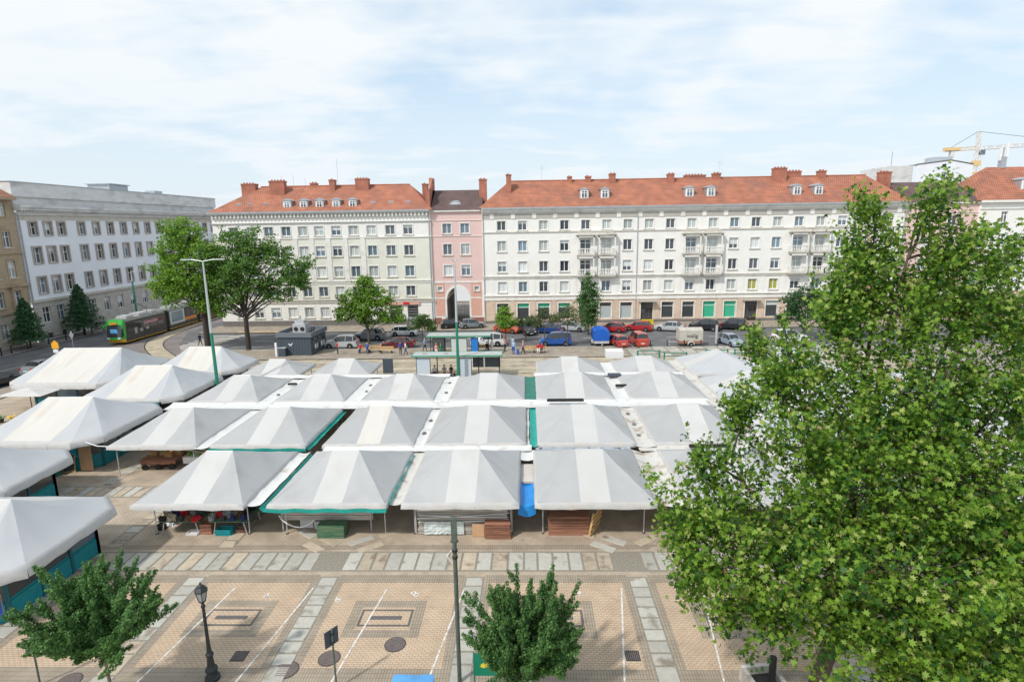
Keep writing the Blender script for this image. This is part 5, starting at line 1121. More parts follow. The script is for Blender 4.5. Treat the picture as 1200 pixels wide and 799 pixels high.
def shelter(x0,x1,y0,y1,lb,screens,bz=.14):
    e = empty('tram_shelter', ((x0+x1)/2,(y0+y1)/2,bz), 0, lb, 'tram shelter'); hx,hy=(x1-x0)/2,(y1-y0)/2
    MB().box(-hx,hx,-hy,hy,2.56,2.62).build('roof', M['lampgrey'], e)
    MB().box(-hx-.04,hx+.04,-hy-.05,-hy,2.48,2.64).box(-hx-.04,hx+.04,hy,hy+.05,2.48,2.64).box(-hx-.05,-hx,-hy,hy,2.48,2.64).box(hx,hx+.05,-hy,hy,2.48,2.64).build('roof_edge', mat('shelter_green',(.05,.28,.17),.5), e)
    for k in range(5): q=-hx+.3+k*(2*hx-.6)/4; MB().box(q-.05,q+.05,-.05,.05,0,2.5).build('post', M['darkmetal'], e)
    for k in range(4): MB().rev([(.28,2.62),(.3,2.66)],-hx+1.2+k*2.3,.1,10).build('roof_stain', M['wood_grey'], e)
    for (a,b,m_) in screens: MB().box(a,b,-hy+.15,-hy+.25,.25,2.3,0).build('display_panel', M[m_], e); MB().box(a-.06,b+.06,-hy+.17,-hy+.24,.2,2.36).build('panel_frame', M['darkmetal'], e)
    MB().box(-2.6,-.3,.3,.7,.42,.48).build('seat', M['wood_raw'], e); MB().box(-2.5,-2.4,.35,.65,0,.42).box(-.5,-.4,.35,.65,0,.42).build('seat_leg', M['darkmetal'], e)
    return e
M['panelwhite']=mat('white_shelter_panel',(.52,.60,.68),.3); M['panelblue']=mat('blue_advert',(.02,.18,.55),.3)  # plain bluish white and blue for the shelter panels
shelter(-12.3,-2.75,58.9+.6,61.3+.2,'green edged tram shelter nearer the market beneath the centre lamp',[(-4.3,-2.9,'panelwhite'),(.35,1.5,'panelwhite')],.0)
o = MB().box(-5.9,-4.75,60.5,60.56,1.1,2.2).box(-4.6,-2.95,60.5,60.56,1.1,2.2).build('screen', M['anthracite']); tag(o,'dark screen panels at the right end of the nearer shelter','screen')
o = MB().box(-15.9,-14.8,61.3,61.5,.3,1.9).build('screen', M['anthracite']); tag(o,'single dark grey screen left of the nearer shelter','screen')
shelter(-12.5,-4.6,69.9,72.3,'farther tram shelter on the platform with a blue advertisement',[(-3.2,-1.8,'shopdark'),(-.9,1.0,'curtain'),(1.6,2.4,'panelblue')])
def bench(x,y,lb,z=.14,rz=0):
    e = empty('bench', (x,y,z), rz, lb, 'bench', 'platform benches')
    for k in range(3): MB().box(-.9,.9,-.25+k*.17,-.12+k*.17,.42,.46).build('seat_slat', M['wood_raw'], e)
    for k in range(2): MB().box(-.9,.9,.28,.31,.55+k*.16,.67+k*.16).build('back_slat', M['wood_raw'], e)
    for q in (-.7,.7): MB().box(q-.03,q+.03,-.22,.3,0,.42).build('leg', M['darkmetal'], e)
bench(-18.2,72.4,'wooden bench on the platform near the dark red car'); bench(-6.6+.9,73.3,'wooden bench right of the farther shelter'); bench(0.2,71.9,'wooden bench on the platform left of the man in red'); bench(-20.0,73.2,'wooden bench beside the two people under the round tree')
def barrier(x,y,L,lb,m='lampgreen',h=1.0,rz=0,z=.05,grp='green tube barriers along the slab square'):
    e = empty('barrier', (x,y,z), rz, lb, 'barrier', grp)
    for q in (0,L): MB().box(q-.08,q+.08,-.05,.05,0,h).build('post', M[m], e)
    MB().box(.08,L-.08,-.025,.025,h-.12,h-.04).box(.08,L-.08,-.025,.025,h-.55,h-.47).build('rail', M[m], e)
for k,(x,y) in enumerate(((13.3,68.4),(16.2,67.2),(21.5,68.6),(25.0,68.7),(28.6,68.6),(32.4,68.8))): barrier(x,y,2.6,'green tube barrier on the slab square, %s from the left' % ORD[k])
for k in range(8):
    x = 16.2+k*2.2; e = tag(MB().rev([(.06,0),(.06,.85),(.03,.92)],x,75.0,8).build('bollard', M['darkmetal'],None,(0,0,.06)),'dark bollard on the road edge of the slab square, %s from the left' % ORD[k],'bollard','bollards along the slab square')
# railings along the left street pavement
for k,(y,L) in enumerate(((66,2.6),(70.2,2.6),(74.3,2.6),(80.5,3.2),(85.0,2.6),(89.0,2.6),(93.0,2.6),(97,2.6))):
    e = empty('guard_rail', (-69.4,y,.14), pi/2, 'dark guard railing on the far street pavement, %s panel from the left' % ORD[k], 'railing', 'guard railings on the far pavement')
    for q in (0,L): MB().box(q-.07,q+.07,-.05,.05,0,1.15).build('post', M['darkmetal'], e)
    MB().box(.07,L-.07,-.02,.02,1.02,1.1).box(.07,L-.07,-.02,.02,.5,.56).build('rail', M['darkmetal'], e)
    mb=MB()
    for q in range(1,int(L/.3)): mb.box(q*.3-.012,q*.3+.012,-.012,.012,.56,1.02)
    mb.build('bar', M['darkmetal'], e)
e = empty('road_sign', (-56.2,66.0,0), 0, 'orange and white road sign before the parked dark car at left', 'sign'); MB().tube([(0,0,0),(0,0,2.6)],.05,8).build('pole', M['galv'], e)
MB().add([(-.42,-.04,2.5),(.42,-.04,2.5),(.42,-.04,3.1),(0,-.04,3.5),(-.42,-.04,3.1),(-.42,.02,2.5),(.42,.02,2.5),(.42,.02,3.1),(0,.02,3.5),(-.42,.02,3.1)],[(0,1,2,3,4),(9,8,7,6,5),(0,5,6,1),(1,6,7,2),(2,7,8,3),(3,8,9,4),(4,9,5,0)]).build('plate', mat('sign_orange',(.85,.40,.02),.5), e); MB().box(-.3,.3,-.05,.0,2.0,2.4).build('lower_plate', M['frame'], e)
e = empty('road_sign', (-60.8,84,0) if 0 else (-62.6,76.5,0), 0, 'small white diamond sign on a thin pole before the tram', 'sign'); MB().tube([(0,0,0),(0,0,1.9)],.05,6).build('pole', M['galv'], e)
MB().add([(0,-.06,1.6),(.3,-.06,2.2),(0,-.06,2.8),(-.3,-.06,2.2),(0,0,1.6),(.3,0,2.2),(0,0,2.8),(-.3,0,2.2)],[(0,1,2,3),(7,6,5,4),(0,4,5,1),(1,5,6,2),(2,6,7,3),(3,7,4,0)]).build('plate', M['frame'], e)
e = empty('litter_bin', (18.6,88.9,.14), 0, 'yellow bin by the shop door behind the parked red cars', 'bin'); MB().box(-.85,.85,-.4,.4,0,1.15).build('body', mat('bin_yellow',(.75,.55,.02),.5), e); MB().box(-.9,.9,-.45,.45,1.15,1.25).build('lid', mat('bin_lid',(.6,.43,.02),.5), e)
e = empty('cabinet', (-13.6,93.3,.14), 0, 'pale cabinet beside the arched passage of the pink house', 'cabinet'); MB().box(-.3,.3,-.3,.3,0,1.6).build('body', M['trimw'], e); MB().box(-.33,.33,-.33,.33,1.6,1.66).build('lid', M['galv'], e)
# ------------------------------------------------------------ vehicles
PROF = {
 'hatch': dict(L=4.1,W=1.74,st=[(0,.42,.45,0),(.012,.70,.74,0),(.04,.92,.95,0),(.06,.93,1.0,0),(.15,.93,1.40,1),(.30,.92,1.47,2),(.325,.92,1.47,3),(.50,.90,1.46,2),(.60,.89,1.41,2),(.74,.86,.97,4),(.90,.78,.84,0),(.975,.62,.68,0),(1.0,.42,.45,0)]),
 'sedan': dict(L=4.5,W=1.78,st=[(0,.45,.48,0),(.012,.72,.78,0),(.03,.94,.97,0),(.13,.96,1.02,0),(.25,.93,1.38,1),(.36,.92,1.44,2),(.38,.92,1.44,3),(.52,.90,1.42,2),(.58,.89,1.38,2),(.72,.86,.98,4),(.90,.76,.82,0),(.978,.60,.66,0),(1.0,.42,.45,0)]),
 'suv': dict(L=4.6,W=1.86,st=[(0,.5,.55,0),(.01,.85,.9,0),(.03,1.05,1.1,0),(.045,1.08,1.18,0),(.11,1.08,1.68,1),(.30,1.07,1.76,2),(.325,1.07,1.76,3),(.50,1.05,1.75,2),(.59,1.04,1.68,2),(.71,1.02,1.16,4),(.90,.96,1.04,0),(.98,.78,.84,0),(1.0,.5,.54,0)]),
 'van': dict(L=4.4,W=1.78,st=[(0,.5,.55,0),(.008,.85,.9,0),(.018,1.06,1.12,0),(.025,1.08,1.2,0),(.05,1.08,1.76,1),(.28,1.07,1.82,2),(.305,1.07,1.82,3),(.56,1.04,1.80,2),(.64,1.02,1.70,2),(.78,.98,1.12,4),(.92,.86,.92,0),(.98,.68,.74,0),(1.0,.45,.5,0)])}
VM = {}
M['carglass'] = mat('car_glass',(.02,.025,.03),.05,spec=.9); M['rim'] = mat('alloy_rim',(.5,.5,.52),.35,.7); M['redlight'] = mat('tail_light_red',(.5,.01,.01),.25); M['headlight'] = mat('headlight_clear',(.7,.72,.74),.1); M['plate']=mat('number_plate',(.75,.75,.72),.5)
def car(kind, colname, col, x, y, rz, label, z=.02, cat='car', roofbars=False, blank=False):
    k = PROF[kind]; L, W = k['L'], k['W']; st = k['st']
    root = empty('parked_car', (x,y,z), rz, label, cat, 'cars parked along the road')
    pm = M.setdefault('paint_'+colname, paint('car_paint_'+colname, col))
    bm = MB(); gm = MB(); N_ = len(st)
    rows = []
    for i,(u,b,r_,f) in enumerate(st):
        cab = f > 0; tp = 1-.10*(abs(u-.5)*2)**4; w_ = W/2*tp; wr = w_*(.74 if cab else .90)
        X = -L/2+u*L; rows.append([(X,w_*.93,.22),(X,w_,.42 if b>.5 else min(.42,b-.01)),(X,w_*.985,b*.80 if b > .55 else b-.005),(X,w_*.96,b),(X,wr,r_),(X,wr*.45,r_+(.045 if cab else .02)),(X,0,r_+(.055 if cab else .025))])
    def addp(q, glass):
        (gm if glass else bm).add(q,[(0,1,2,3)]); (gm if glass else bm).add([(a,-b,c) for a,b,c in reversed(q)],[(0,1,2,3)])
    for i in range(N_-1):
        A,B = rows[i],rows[i+1]; f0,f1 = st[i][3],st[i+1][3]
        for j in range(6):
            q = [A[j],A[j+1],B[j+1],B[j]]
            g = False
            if j == 3 and f0 and f1 and f0 != 3 and not (f1==3) and not blank: g = True
            if j == 3 and f0 and f1==3: g = not blank
            if j == 3 and f0==2 and f1==3: g = not blank
            if j == 3 and f0 == 3: g = False if True else g
            if j == 3 and f0 == 3: g = not blank if st[i+1][0]-st[i][0] > .05 else False
            if j == 3 and (f0==0 and f1==1 or f0 in (2,3) and f1==4): g = not blank
            if j in (4,5) and (f1==1 and f0==0 or f0==2 and f1==4): g = True
            addp(q, g)
    for row in (rows[0], rows[-1]):
        bm.add(row+[(a,-b,c) for a,b,c in reversed(row[:-1])],[tuple(range(13))])
    b = bm.build('body', pm, root); weld(b.data); gm.build('window_glass', M['carglass'], root)
    for q in b.data.polygons: q.use_smooth = False
    # pillars
    mb = MB()
    for i in range(N_):
        if st[i][3] in (3,1) or (st[i][3]==4):
            j0 = rows[i][3]; j1 = rows[i-1][4] if st[i][3]==4 else rows[i][4]
            for s_ in (1,-1): mb.tube([(j0[0] if st[i][3]!=4 else rows[i][4][0],(j0[1] if st[i][3]!=4 else rows[i][4][1])*s_,j0[2] if st[i][3]!=4 else rows[i][4][2]),(j1[0],j1[1]*s_,j1[2])],.04,5)
    mb.build('pillar', pm, root)
    wr = .32 if kind != 'suv' else .36
    if 'wheel'+kind not in VM:
        VM['wheel'+kind] = (MB().rev([(wr*.72,0),(wr*.94,.01),(wr,.04),(wr,.17),(wr*.94,.2),(wr*.72,.21)],n=18).me('tyre',M['blackrubber'],True), MB().rev([(wr*.70,0),(wr*.70,.2),(wr*.55,.19),(wr*.15,.215)],n=10).me('rim',M['rim']), MB().rev([(wr*1.18,0),(wr*1.18,.012)],n=18).me('arch',M['blackrubber']))
    ty,ri,ar = VM['wheel'+kind]
    for sx in (-.30,.315):
        for s_ in (1,-1):
            o = inst('wheel', ty, root, (sx*L, s_*(W/2-.19), wr)); o.rotation_euler = (-pi/2*s_,0,0)
            r_ = inst('rim', ri, o, (0,0,.005)); a = inst('wheel_arch', ar, root, (sx*L, s_*(W/2-.02), wr+.04)); a.rotation_euler = (-pi/2*s_,0,0)
    bel = st[3][1]
    for s_ in (1,-1):
        MB().box(-L/2-.01,-L/2+.1,s_*W/2*.9-.13*(s_>0)-.02,s_*W/2*.9+.13*(s_<0)+.02,bel-.28,bel-.05).build('tail_light', M['redlight'], root)
        MB().box(L/2-.16,L/2-.03,s_*W/2*.86-.28*(s_>0),s_*W/2*.86+.28*(s_<0),.58,.70 if kind!='suv' else .8).build('headlight', M['headlight'], root)
        MB().box(L*.12,L*.16,s_*(W/2-.02)-.0,s_*(W/2+.16),st[5][1]+.0,st[5][1]+.14).build('mirror', pm, root)
    MB().box(L/2-.02,L/2+.012,-.45,.45,.42,.54).build('grille', M['blackrubber'], root)
    for s_ in (-1,1): MB().box(s_*L/2-.012,s_*L/2+.018,-.26,.26,.5 if s_<0 else .34,.61 if s_<0 else .44).build('number_plate', M['plate'], root)
    if roofbars:
        for s_ in (-1,1): MB().tube([(-L*.32,s_*W*.33,st[5][2]+.02),(-L*.3,s_*W*.33,st[5][2]+.08),(L*.02,s_*W*.33,st[5][2]+.08),(L*.06,s_*W*.33,st[5][2])],.02,5).build('roof_rail', M['rim'], root)
    return root
C = dict(silver=(.45,.48,.5),grey=(.22,.25,.27),maroon=(.12,.008,.02),blue=(.01,.085,.34),dblue=(.01,.05,.22),red=(.42,.014,.02),orange=(.55,.08,.02),black=(.012,.013,.018),white=(.7,.71,.72),bluegrey=(.28,.34,.42),scarlet=(.47,.05,.03),beige=(.45,.44,.38))
def cc(kind,c,x,y,rz,lb,**k): return car(kind,c,C[c],x,y,rz,lb,**k)
cc('suv','silver',-25.3,75.9+.6,pi,'silver four wheel drive parked right of the dark kiosk',roofbars=True)
cc('sedan','maroon',-17.5,76.2,pi,'dark maroon car parked behind the platform bench',)
cc('suv','grey',-23.0,82.2,pi,'grey car driving behind the round tree')
cc('hatch','white',-18.5,85.2,0,'white car parked by the pavement left of the pink house')
cc('suv','white',-5.4,77.0,pi,'silver white estate car behind the farther shelter',roofbars=True)
cc('van','blue',3.8,77.0,pi,'bright blue panel van parked beside the road trees')
cc('hatch','orange',-3.0,86.9,-.5,'orange red hatchback parked behind the pale green tree')
cc('hatch','black',-.1,85.5,-1.2,'black hatchback seen nose on between the roadside trees')
cc('hatch','dblue',3.2,86.0,-.35+pi,'dark blue car parked behind the blue van')
cc('hatch','silver',6.9,87.6,-.3,'silver car parked behind the columnar tree')
cc('hatch','red',12.9,86.6,-.42+pi,'crimson hatchback parked right of the columnar tree')
cc('hatch','red',17.0,87.3,-.42+pi,'bright red hatchback parked in front of the yellow bin')
cc('sedan','silver',21.6,86.8,-.42+pi,'silver saloon parked between the red car and the black estate')
cc('suv','black',26.9,87.1,-.42+pi,'black estate car parked third from the tree')
cc('suv','black',31.2,87.6,-.42+pi,'black people carrier parked nearest the big tree',)
cc('hatch','scarlet',12.0,76.5,-1.25-pi+2*pi,'red hatchback seen from behind beside the blue trailer')
cc('van','scarlet',14.9,76.9,pi/2+.12,'small orange red van seen from behind at the slab square')
cc('hatch','bluegrey',27.0,76.0,-1.35,'grey blue hatchback facing the market by the beige trailer')
cc('suv','white',35.4,77.4,0,'white car glimpsed through the foliage of the big tree')
cc('sedan','black',-56.6,58.6,1.35,'black car parked beside the green lamp at the left edge')
cc('sedan','grey',-57.0,64.8,1.45,'dark grey car parked behind the orange sign')
cc('hatch','black',-56.9,70.0,1.45,'black car parked third along the left kerb')
cc('hatch','black',-11.9,90.9,.3,'black car parked before the pink house behind the shelter',z=.15)
cc('hatch','grey',-8.8,90.6,.3,'dark grey car half hidden above the shelter roof',z=.15)
# trailers
def trailer(x,y,rz,L,W,H,lb,m,mu,text=None):
    e = empty('trailer', (x,y,.02), rz, lb, 'trailer'); hl,hw=L/2,W/2
    MB().box(-hl,hl,-hw,hw,.45,.80).build('chassis', M[mu], e)
    mb=MB(); n=8; P=[(-hw+W*k/n, H-.28+.28*sin(pi*k/n)) for k in range(n+1)]
    P = [(-hw-.02,.78)]+[(p[0]*1.02,p[1]) for p in P]+[(hw+.02,.78)]
    V=[(-hl,a,b) for a,b in P]+[(hl,a,b) for a,b in P]; m_=len(P); mb.add(V,[(k,k+1,m_+k+1,m_+k) for k in range(m_-1)]+[tuple(range(m_)),tuple(reversed(range(m_,2*m_)))]); c=mb.build('tarpaulin_cover', M[m], e)
    for q in (-hl*.98,-hl*.33,hl*.33,hl*.98): MB().tube([(q,a*1.012,b+.012) for a,b in P],.018,4).build('cover_hoop', M[m], c)
    for s_ in (1,-1):
        o=inst('wheel', VM['wheelhatch'][0], e, (0,s_*(hw+.05),.3)); o.rotation_euler=(-pi/2*s_,0,0); inst('rim', VM['wheelhatch'][1], o, (0,0,.005))
        MB().tube([(.42*cos(q),s_*(hw+.13),.3+.4*sin(q)) for q in [pi*k/8 for k in range(9)]],[.06]*9,4).build('mudguard', M['trimw'], e)
    MB().tube([(-hl,0,.5),(-hl-1.2,0,.5)],.05,6).build('drawbar', M['galv'], e); MB().tube([(-hl-1.0,.1,.0),(-hl-1.0,.1,.8)],.03,6).build('jockey_stand', M['galv'], e)
    if text:
        me=text_mesh(text,.72,M['shopdark'],'lettering'); o=inst('lettering', me, e, (.15,-hw-.06,1.45)); o.rotation_euler=(pi/2,0,0)
    return e
M['beigetarp']=mat('beige_tarpaulin',(.46,.43,.38),.7,var=.08,vscale=1.5); M['cobalt']=mat('cobalt_tarpaulin',(.008,.10,.46),.45,var=.12)
trailer(9.85,76.9,pi/2,2.8,2.0,2.35,'small trailer under a cobalt blue cover beside the red hatchback','cobalt','galv')
trailer(21.5,75.9,0,3.1,1.7,2.45,'beige covered trailer with dark lettering on the slab square','beigetarp','wood_red','walig')
e = empty('information_pillar', (25.2,76.3,.05), 0, 'pale grey post right of the beige trailer', 'post'); MB().tube([(0,0,0),(0,0,2.6)],.16,10).build('post', M['galv'], e); MB().rev([(.22,0),(.22,.06)],n=10).build('foot', M['darkmetal'], e)
tag(MB().box(8.4,10.2,60.2,61.6,2.0,2.75).build('ventilation_box', M['frame']),'small white box standing up behind the rear row canopies','box')
# tram
def tram():
    root = empty('tram', (-59.4,88,0), 0, 'low floor tram with green and yellow nose and dark advertising sides', 'tram')
    root.scale = (1,1,1.12)
    secs = [(-59.15,80.6,-59.2,90.2),(-59.2,91.0,-59.5,99.6),(-59.5,100.4,-59.6,109.5)]
    M['trgreen']=paint('tram_green',(.03,.42,.05)); M['tryellow']=paint('tram_yellow',(.70,.42,.01)); M['trdark']=mat('tram_dark_wrap',(.045,.042,.04),.35,var=.3,vscale=.8); M['trroof']=mat('tram_roof_grey',(.25,.25,.23),.8,var=.2)
    W=2.4/2
    for i,(xa,ya,xb,yb) in enumerate(secs):
        a=Vector((xa+59.4,ya-88)); b=Vector((xb+59.4,yb-88)); L=(b-a).length; ang=atan2(b.y-a.y,b.x-a.x)
        o = MB().box(0,L,-W,W,.95,2.95).build('car_body', M['trdark'], root, (a.x,a.y,0), ang)
        MB().box(0,L,-W-.01,W+.01,.38,.95).build('skirt', M['trdark'], o); MB().box(0,L,-W-.02,W+.02,.3,.38).build('sill_stripe', M['tryellow'], o)
        MB().add([(0,-W,2.95),(0,-W*.8,3.25),(0,W*.8,3.25),(0,W,2.95),(L,-W,2.95),(L,-W*.8,3.25),(L,W*.8,3.25),(L,W,2.95)],[(0,1,5,4),(1,2,6,5),(2,3,7,6),(0,3,2,1),(4,5,6,7)]).build('roof', M['trroof'], o)
        for k,(c,dd) in enumerate(((1.2,1.6),(4.0,2.2),(7,1.3))): MB().box(c,c+dd,-.75,.75,3.25,3.55).build('roof_equipment', M['galv'], o)
        for k in range(5):
            x0=.5+k*(L-.9)/5; MB().box(x0,x0+(L-.9)/5-.15,-W-.02,-W-.005,1.35 if k!=2 else .5,2.65).build('side_window' if k!=2 else 'door', M['carglass'], o)
        if i==0:
            MB().box(4.2,8.6,-W-.03,-W-.02,2.05,2.4).build('advert_stripe', GM['dusty pink'], o); MB().box(2.0,2.6,-W-.03,-W-.02,1.1,1.9).box(3.2,3.9,-W-.03,-W-.02,1.2,1.6).box(4.6,5.3,-W-.03,-W-.02,1.3,1.6).build('advert_print', M['curtain'], o); MB().box(7.6,8.9,-W-.03,-W-.02,2.0,2.7).build('advert_picture', GM['brown'], o)
        if i==1: MB().box(.3,4.6,-W-.035,-W-.02,.9,2.85).build('advert_picture', M['curtain'], o); MB().box(.8,4.1,-W-.05,-W-.035,1.25,2.7).build('advert_picture', M['glass_blue'], o); MB().box(4.6,L-.3,-W-.03,-W-.02,.95,1.45).build('advert_stripe', mat('advert_orange',(.6,.22,.05),.5), o)
        if i==2: MB().box(.3,4,-W-.03,-W-.02,1.9,2.6).build('advert_picture', M['tryellow'], o); MB().box(.3,L-.5,-W-.03,-W-.02,1.1,1.4).build('advert_stripe', mat('advert_red',(.5,.05,.05),.5), o)
        if i<2:
            MB().box(L,L+.85,-W*.92,W*.92,.4,3.1).build('bellows', M['blackrubber'], o)
        mb=MB()
        for q in (1.6,L-1.6):
            for s_ in (-1,1): mb.tube([(q,s_*(W-.1),.3),(q,s_*(W-.02),.3)],.3,12)
        mb.build('wheel', M['blackrubber'], o)
    # nose
    n = MB(); f = lambda y,w,z: [(-w,y,z),(w,y,z)]
    prof=[(-.35,W*.86,.35),(-.65,W*.8,.75),(-.70,W*.82,1.05),(-.52,W*.88,1.75),(-.25,W*.9,2.6),(-.05,W*.86,3.15),(.4,W*.8,3.3)]
    base=Vector((.25,-7.4)); 
    def strip(i0,i1,m_,nm):
        mb=MB()
        for i in range(i0,i1):
            y0,w0,z0=prof[i]; y1,w1,z1=prof[i+1]
            V=[(-W,.25,z0),(-w0,y0+.12,z0),(-w0*.5,y0,z0),(w0*.5,y0,z0),(w0,y0+.12,z0),(W,.25,z0),(-W,.25,z1),(-w1,y1+.12,z1),(-w1*.5,y1,z1),(w1*.5,y1,z1),(w1,y1+.12,z1),(W,.25,z1)]
            mb.add(V,[(k,k+1,7+k,6+k) for k in range(5)])
        mb.add([(-W,.25,prof[i1][2]),(W,.25,prof[i1][2]),(prof[i1][1],prof[i1][0]+.12,prof[i1][2]),(-prof[i1][1],prof[i1][0]+.12,prof[i1][2])],[(0,1,2,3)])
        return mb.build(nm, m_, root, (base.x,base.y-.2,0))
    strip(0,1,M['tryellow'],'bumper'); strip(1,2,M['trgreen'],'nose_panel'); strip(2,4,M['carglass'],'windscreen'); strip(4,6,M['trgreen'],'brow_panel')
    for s_ in (-1,1): 
        MB().box(s_*1.14-.06,s_*1.14+.06,-7.72,-7.25,1.0,2.95).build('corner_pillar', M['trgreen'], root, (base.x,0,0)); MB().box(s_*.75-.2,s_*.75+.2,-8.26,-8.1,.85,1.05).build('headlight', M['headlight'], root, (base.x,0,0))
        MB().box(s_*1.3-.08,s_*1.3+.08,-8.2,-7.9,2.2,2.7).build('mirror', M['trgreen'], root, (base.x,0,0))
    MB().box(-.5,.5,-8.05,-7.98,2.7,2.95).build('destination_display', mat('orange_display',(.75,.25,.03),.4), root, (base.x,0,0)); MB().box(-.45,.6,-8.16,-8.1,1.3,2.1).build('advert_sticker', M['paleblue'], root, (base.x,.0,0))
    MB().tube([(0,-.2,3.3),(.9,-1.2,4.0),(0,-2.0,4.7)],.04,5).tube([(-.8,-2,4.7),(.8,-2,4.7)],.04,5).build('pantograph', M['darkmetal'], root)
tram()
# ------------------------------------------------------------ people
def fig_mesh(pose):
    """skeleton -> skin -> baked mesh, with bone table for clothing"""
    J = {'pel':(0,0,.95,.135),'wai':(0,0,1.1,.125),'che':(0,.01,1.3,.145),'shC':(0,0,1.43,.10),'nek':(0,0,1.52,.055),'hd0':(0,-.015,1.58,.07),'hd1':(0,-.02,1.66,.088),'hd2':(0,-.01,1.735,.075)}
    E = [('pel','wai'),('wai','che'),('che','shC'),('shC','nek'),('nek','hd0'),('hd0','hd1'),('hd1','hd2')]
    P = dict(stand=dict(l=(0,0),r=(0,0),al=.05,ar=.1,sit=0), walk=dict(l=(-.28,0),r=(.25,.1),al=.3,ar=-.3,sit=0), sit=dict(l=(0,0),r=(0,0),al=-.3,ar=-.3,sit=1), bag=dict(l=(.08,0),r=(-.06,0),al=-.7,ar=.05,sit=0))[pose]
    for s_,n_ in ((-1,'l'),(1,'r')):
        sw = P[n_][0]; hx=.09*s_
        if P['sit']: hip=(hx,0,.93,.10); kn=(hx*1.2,-.43,.93,.07); an=(hx*1.2,-.45,.50,.045); to=(hx*1.25,-.60,.46,.04)
        else: hip=(hx,0,.88,.10); kn=(hx*1.05,-sw*.45-.02,.49,.066); an=(hx*1.05,-sw*.9+.03,.085+abs(min(0,sw))*.12,.045); to=(hx*1.15,-sw*.9-.13,.045+abs(min(0,sw))*.05,.042)
        J['hip'+n_]=hip; J['kne'+n_]=kn; J['ank'+n_]=an; J['toe'+n_]=to; E += [('pel','hip'+n_),('hip'+n_,'kne'+n_),('kne'+n_,'ank'+n_),('ank'+n_,'toe'+n_)]
        a = P['al' if n_=='l' else 'ar']; sx=.185*s_
        J['sho'+n_]=(sx,0,1.41,.062); J['elb'+n_]=(sx*1.25,a*.22+.03,1.14+abs(a)*.05,.045); J['wri'+n_]=(sx*1.2,a*.5-.06,.92+abs(a)*.18,.03); J['pal'+n_]=(sx*1.17,a*.56-.09,.86+abs(a)*.2,.034)
        E += [('shC','sho'+n_),('sho'+n_,'elb'+n_),('elb'+n_,'wri'+n_),('wri'+n_,'pal'+n_)]
    names=list(J); me=bpy.data.meshes.new('person_skeleton'); me.from_pydata([J[n][:3] for n in names],[(names.index(a),names.index(b)) for a,b in E],[])
    o=bpy.data.objects.new('person_skeleton',me); COL.objects.link(o)
    md=o.modifiers.new('skin','SKIN'); md.use_smooth_shade=True; md.branch_smoothing=.3
    if not me.skin_vertices: pass
    for i,n in enumerate(names): me.skin_vertices[0].data[i].radius=(J[n][3]*(1.25 if n in('wai','che','pel') else 1),J[n][3]*(.85 if n in('wai','che') else 1)); me.skin_vertices[0].data[i].use_root = (i==0)
    sb=o.modifiers.new('sub','SUBSURF'); sb.levels=1; sb.render_levels=1
    dg=bpy.context.evaluated_depsgraph_get(); m2=bpy.data.meshes.new_from_object(o.evaluated_get(dg)); bpy.data.objects.remove(o)
    # fingers, thumb, nose and ears rooted inside the body and joined into the same mesh
    mb=MB(); V=[tuple(v.co) for v in m2.vertices]; mb.add(V,[tuple(p.vertices) for p in m2.polygons])
    nb=len(m2.polygons)
    for n_ in 'lr':
        s_=-1 if n_=='l' else 1; p=Vector(J['pal'+n_][:3]); w_=Vector(J['wri'+n_][:3]); d=(p-w_).normalized()
        for k,ln in enumerate((.07,.082,.076,.058)):
            q=p+Vector((0,(k-1.5)*.02,0)); mb.tube([q,q+d*ln*.6,q+d*ln+Vector((-s_*.015,-.01,0))],[.010,.009,.007],5)
        q=p.lerp(w_,.3)+Vector((0,-.03,0)); mb.tube([q,q+d*.03+Vector((0,-.03,0)),q+d*.06+Vector((0,-.035,0))],[.011,.010,.008],5)
    hx=J['hd1']; mb.tube([(hx[0],hx[1]-.075,hx[2]+.02),(hx[0],hx[1]-.105,hx[2]-.01)],[.008,.014],5)
    for s_ in (-1,1): mb.tube([(s_*.075,hx[1]+.01,hx[2]-.01),(s_*.098,hx[1]+.02,hx[2]+.01)],[.02,.012],5)
    segs=[]
    lab={'pel':2,'wai':1,'che':1,'shC':1,'sho':1,'elb':1,'hip':2,'kne':2,'ank':2,'toe':3,'wri':0,'pal':0,'nek':0,'hd0':0,'hd1':0,'hd2':0}
    for a,b in E: segs.append((Vector(J[a][:3]),Vector(J[b][:3]),a[:3],b[:3],b))
    def cls(c):
        best=9;r=0
        for a,b,na,nb_,bn in segs:
            t=max(0,min(1,(c-a).dot(b-a)/max(1e-9,(b-a).length_squared))); dd=(a+(b-a)*t-c).length - (J[bn][3])
            if dd<best:
                best=dd; k=lab[nb_]
                if nb_=='wai' and t<.35: k=2
                if nb_=='wri' : k=1 if t<.2 else 0
                if nb_=='hip': k=2
                if nb_=='nek' and t<.3: k=1
                r=k
        return r
    me=mb.me('person',[M['bark']]*4,True); 
    mi=[cls(p.center) if i<nb else 0 for i,p in enumerate(me.polygons)]
    me.polygons.foreach_set('material_index',mi); return me
SK=mat('skin',(.50,.30,.22),.6)
FIG={}
pc={}
def clothm(n_,c):
    if n_ not in pc: pc[n_]=mat(n_.replace(' ','_')+'_clothing',c,.85)
    return pc[n_]
PC=dict(blue=(.02,.09,.38),white=(.72,.72,.7),navy=(.02,.03,.1),black=(.015,.015,.018),grey=(.25,.26,.28),pink=(.6,.3,.28),red=(.45,.02,.03),green=(.02,.2,.1),jeans=(.05,.09,.2),beige=(.5,.4,.28),paleblue=(.35,.5,.7),dark=(.05,.045,.05))
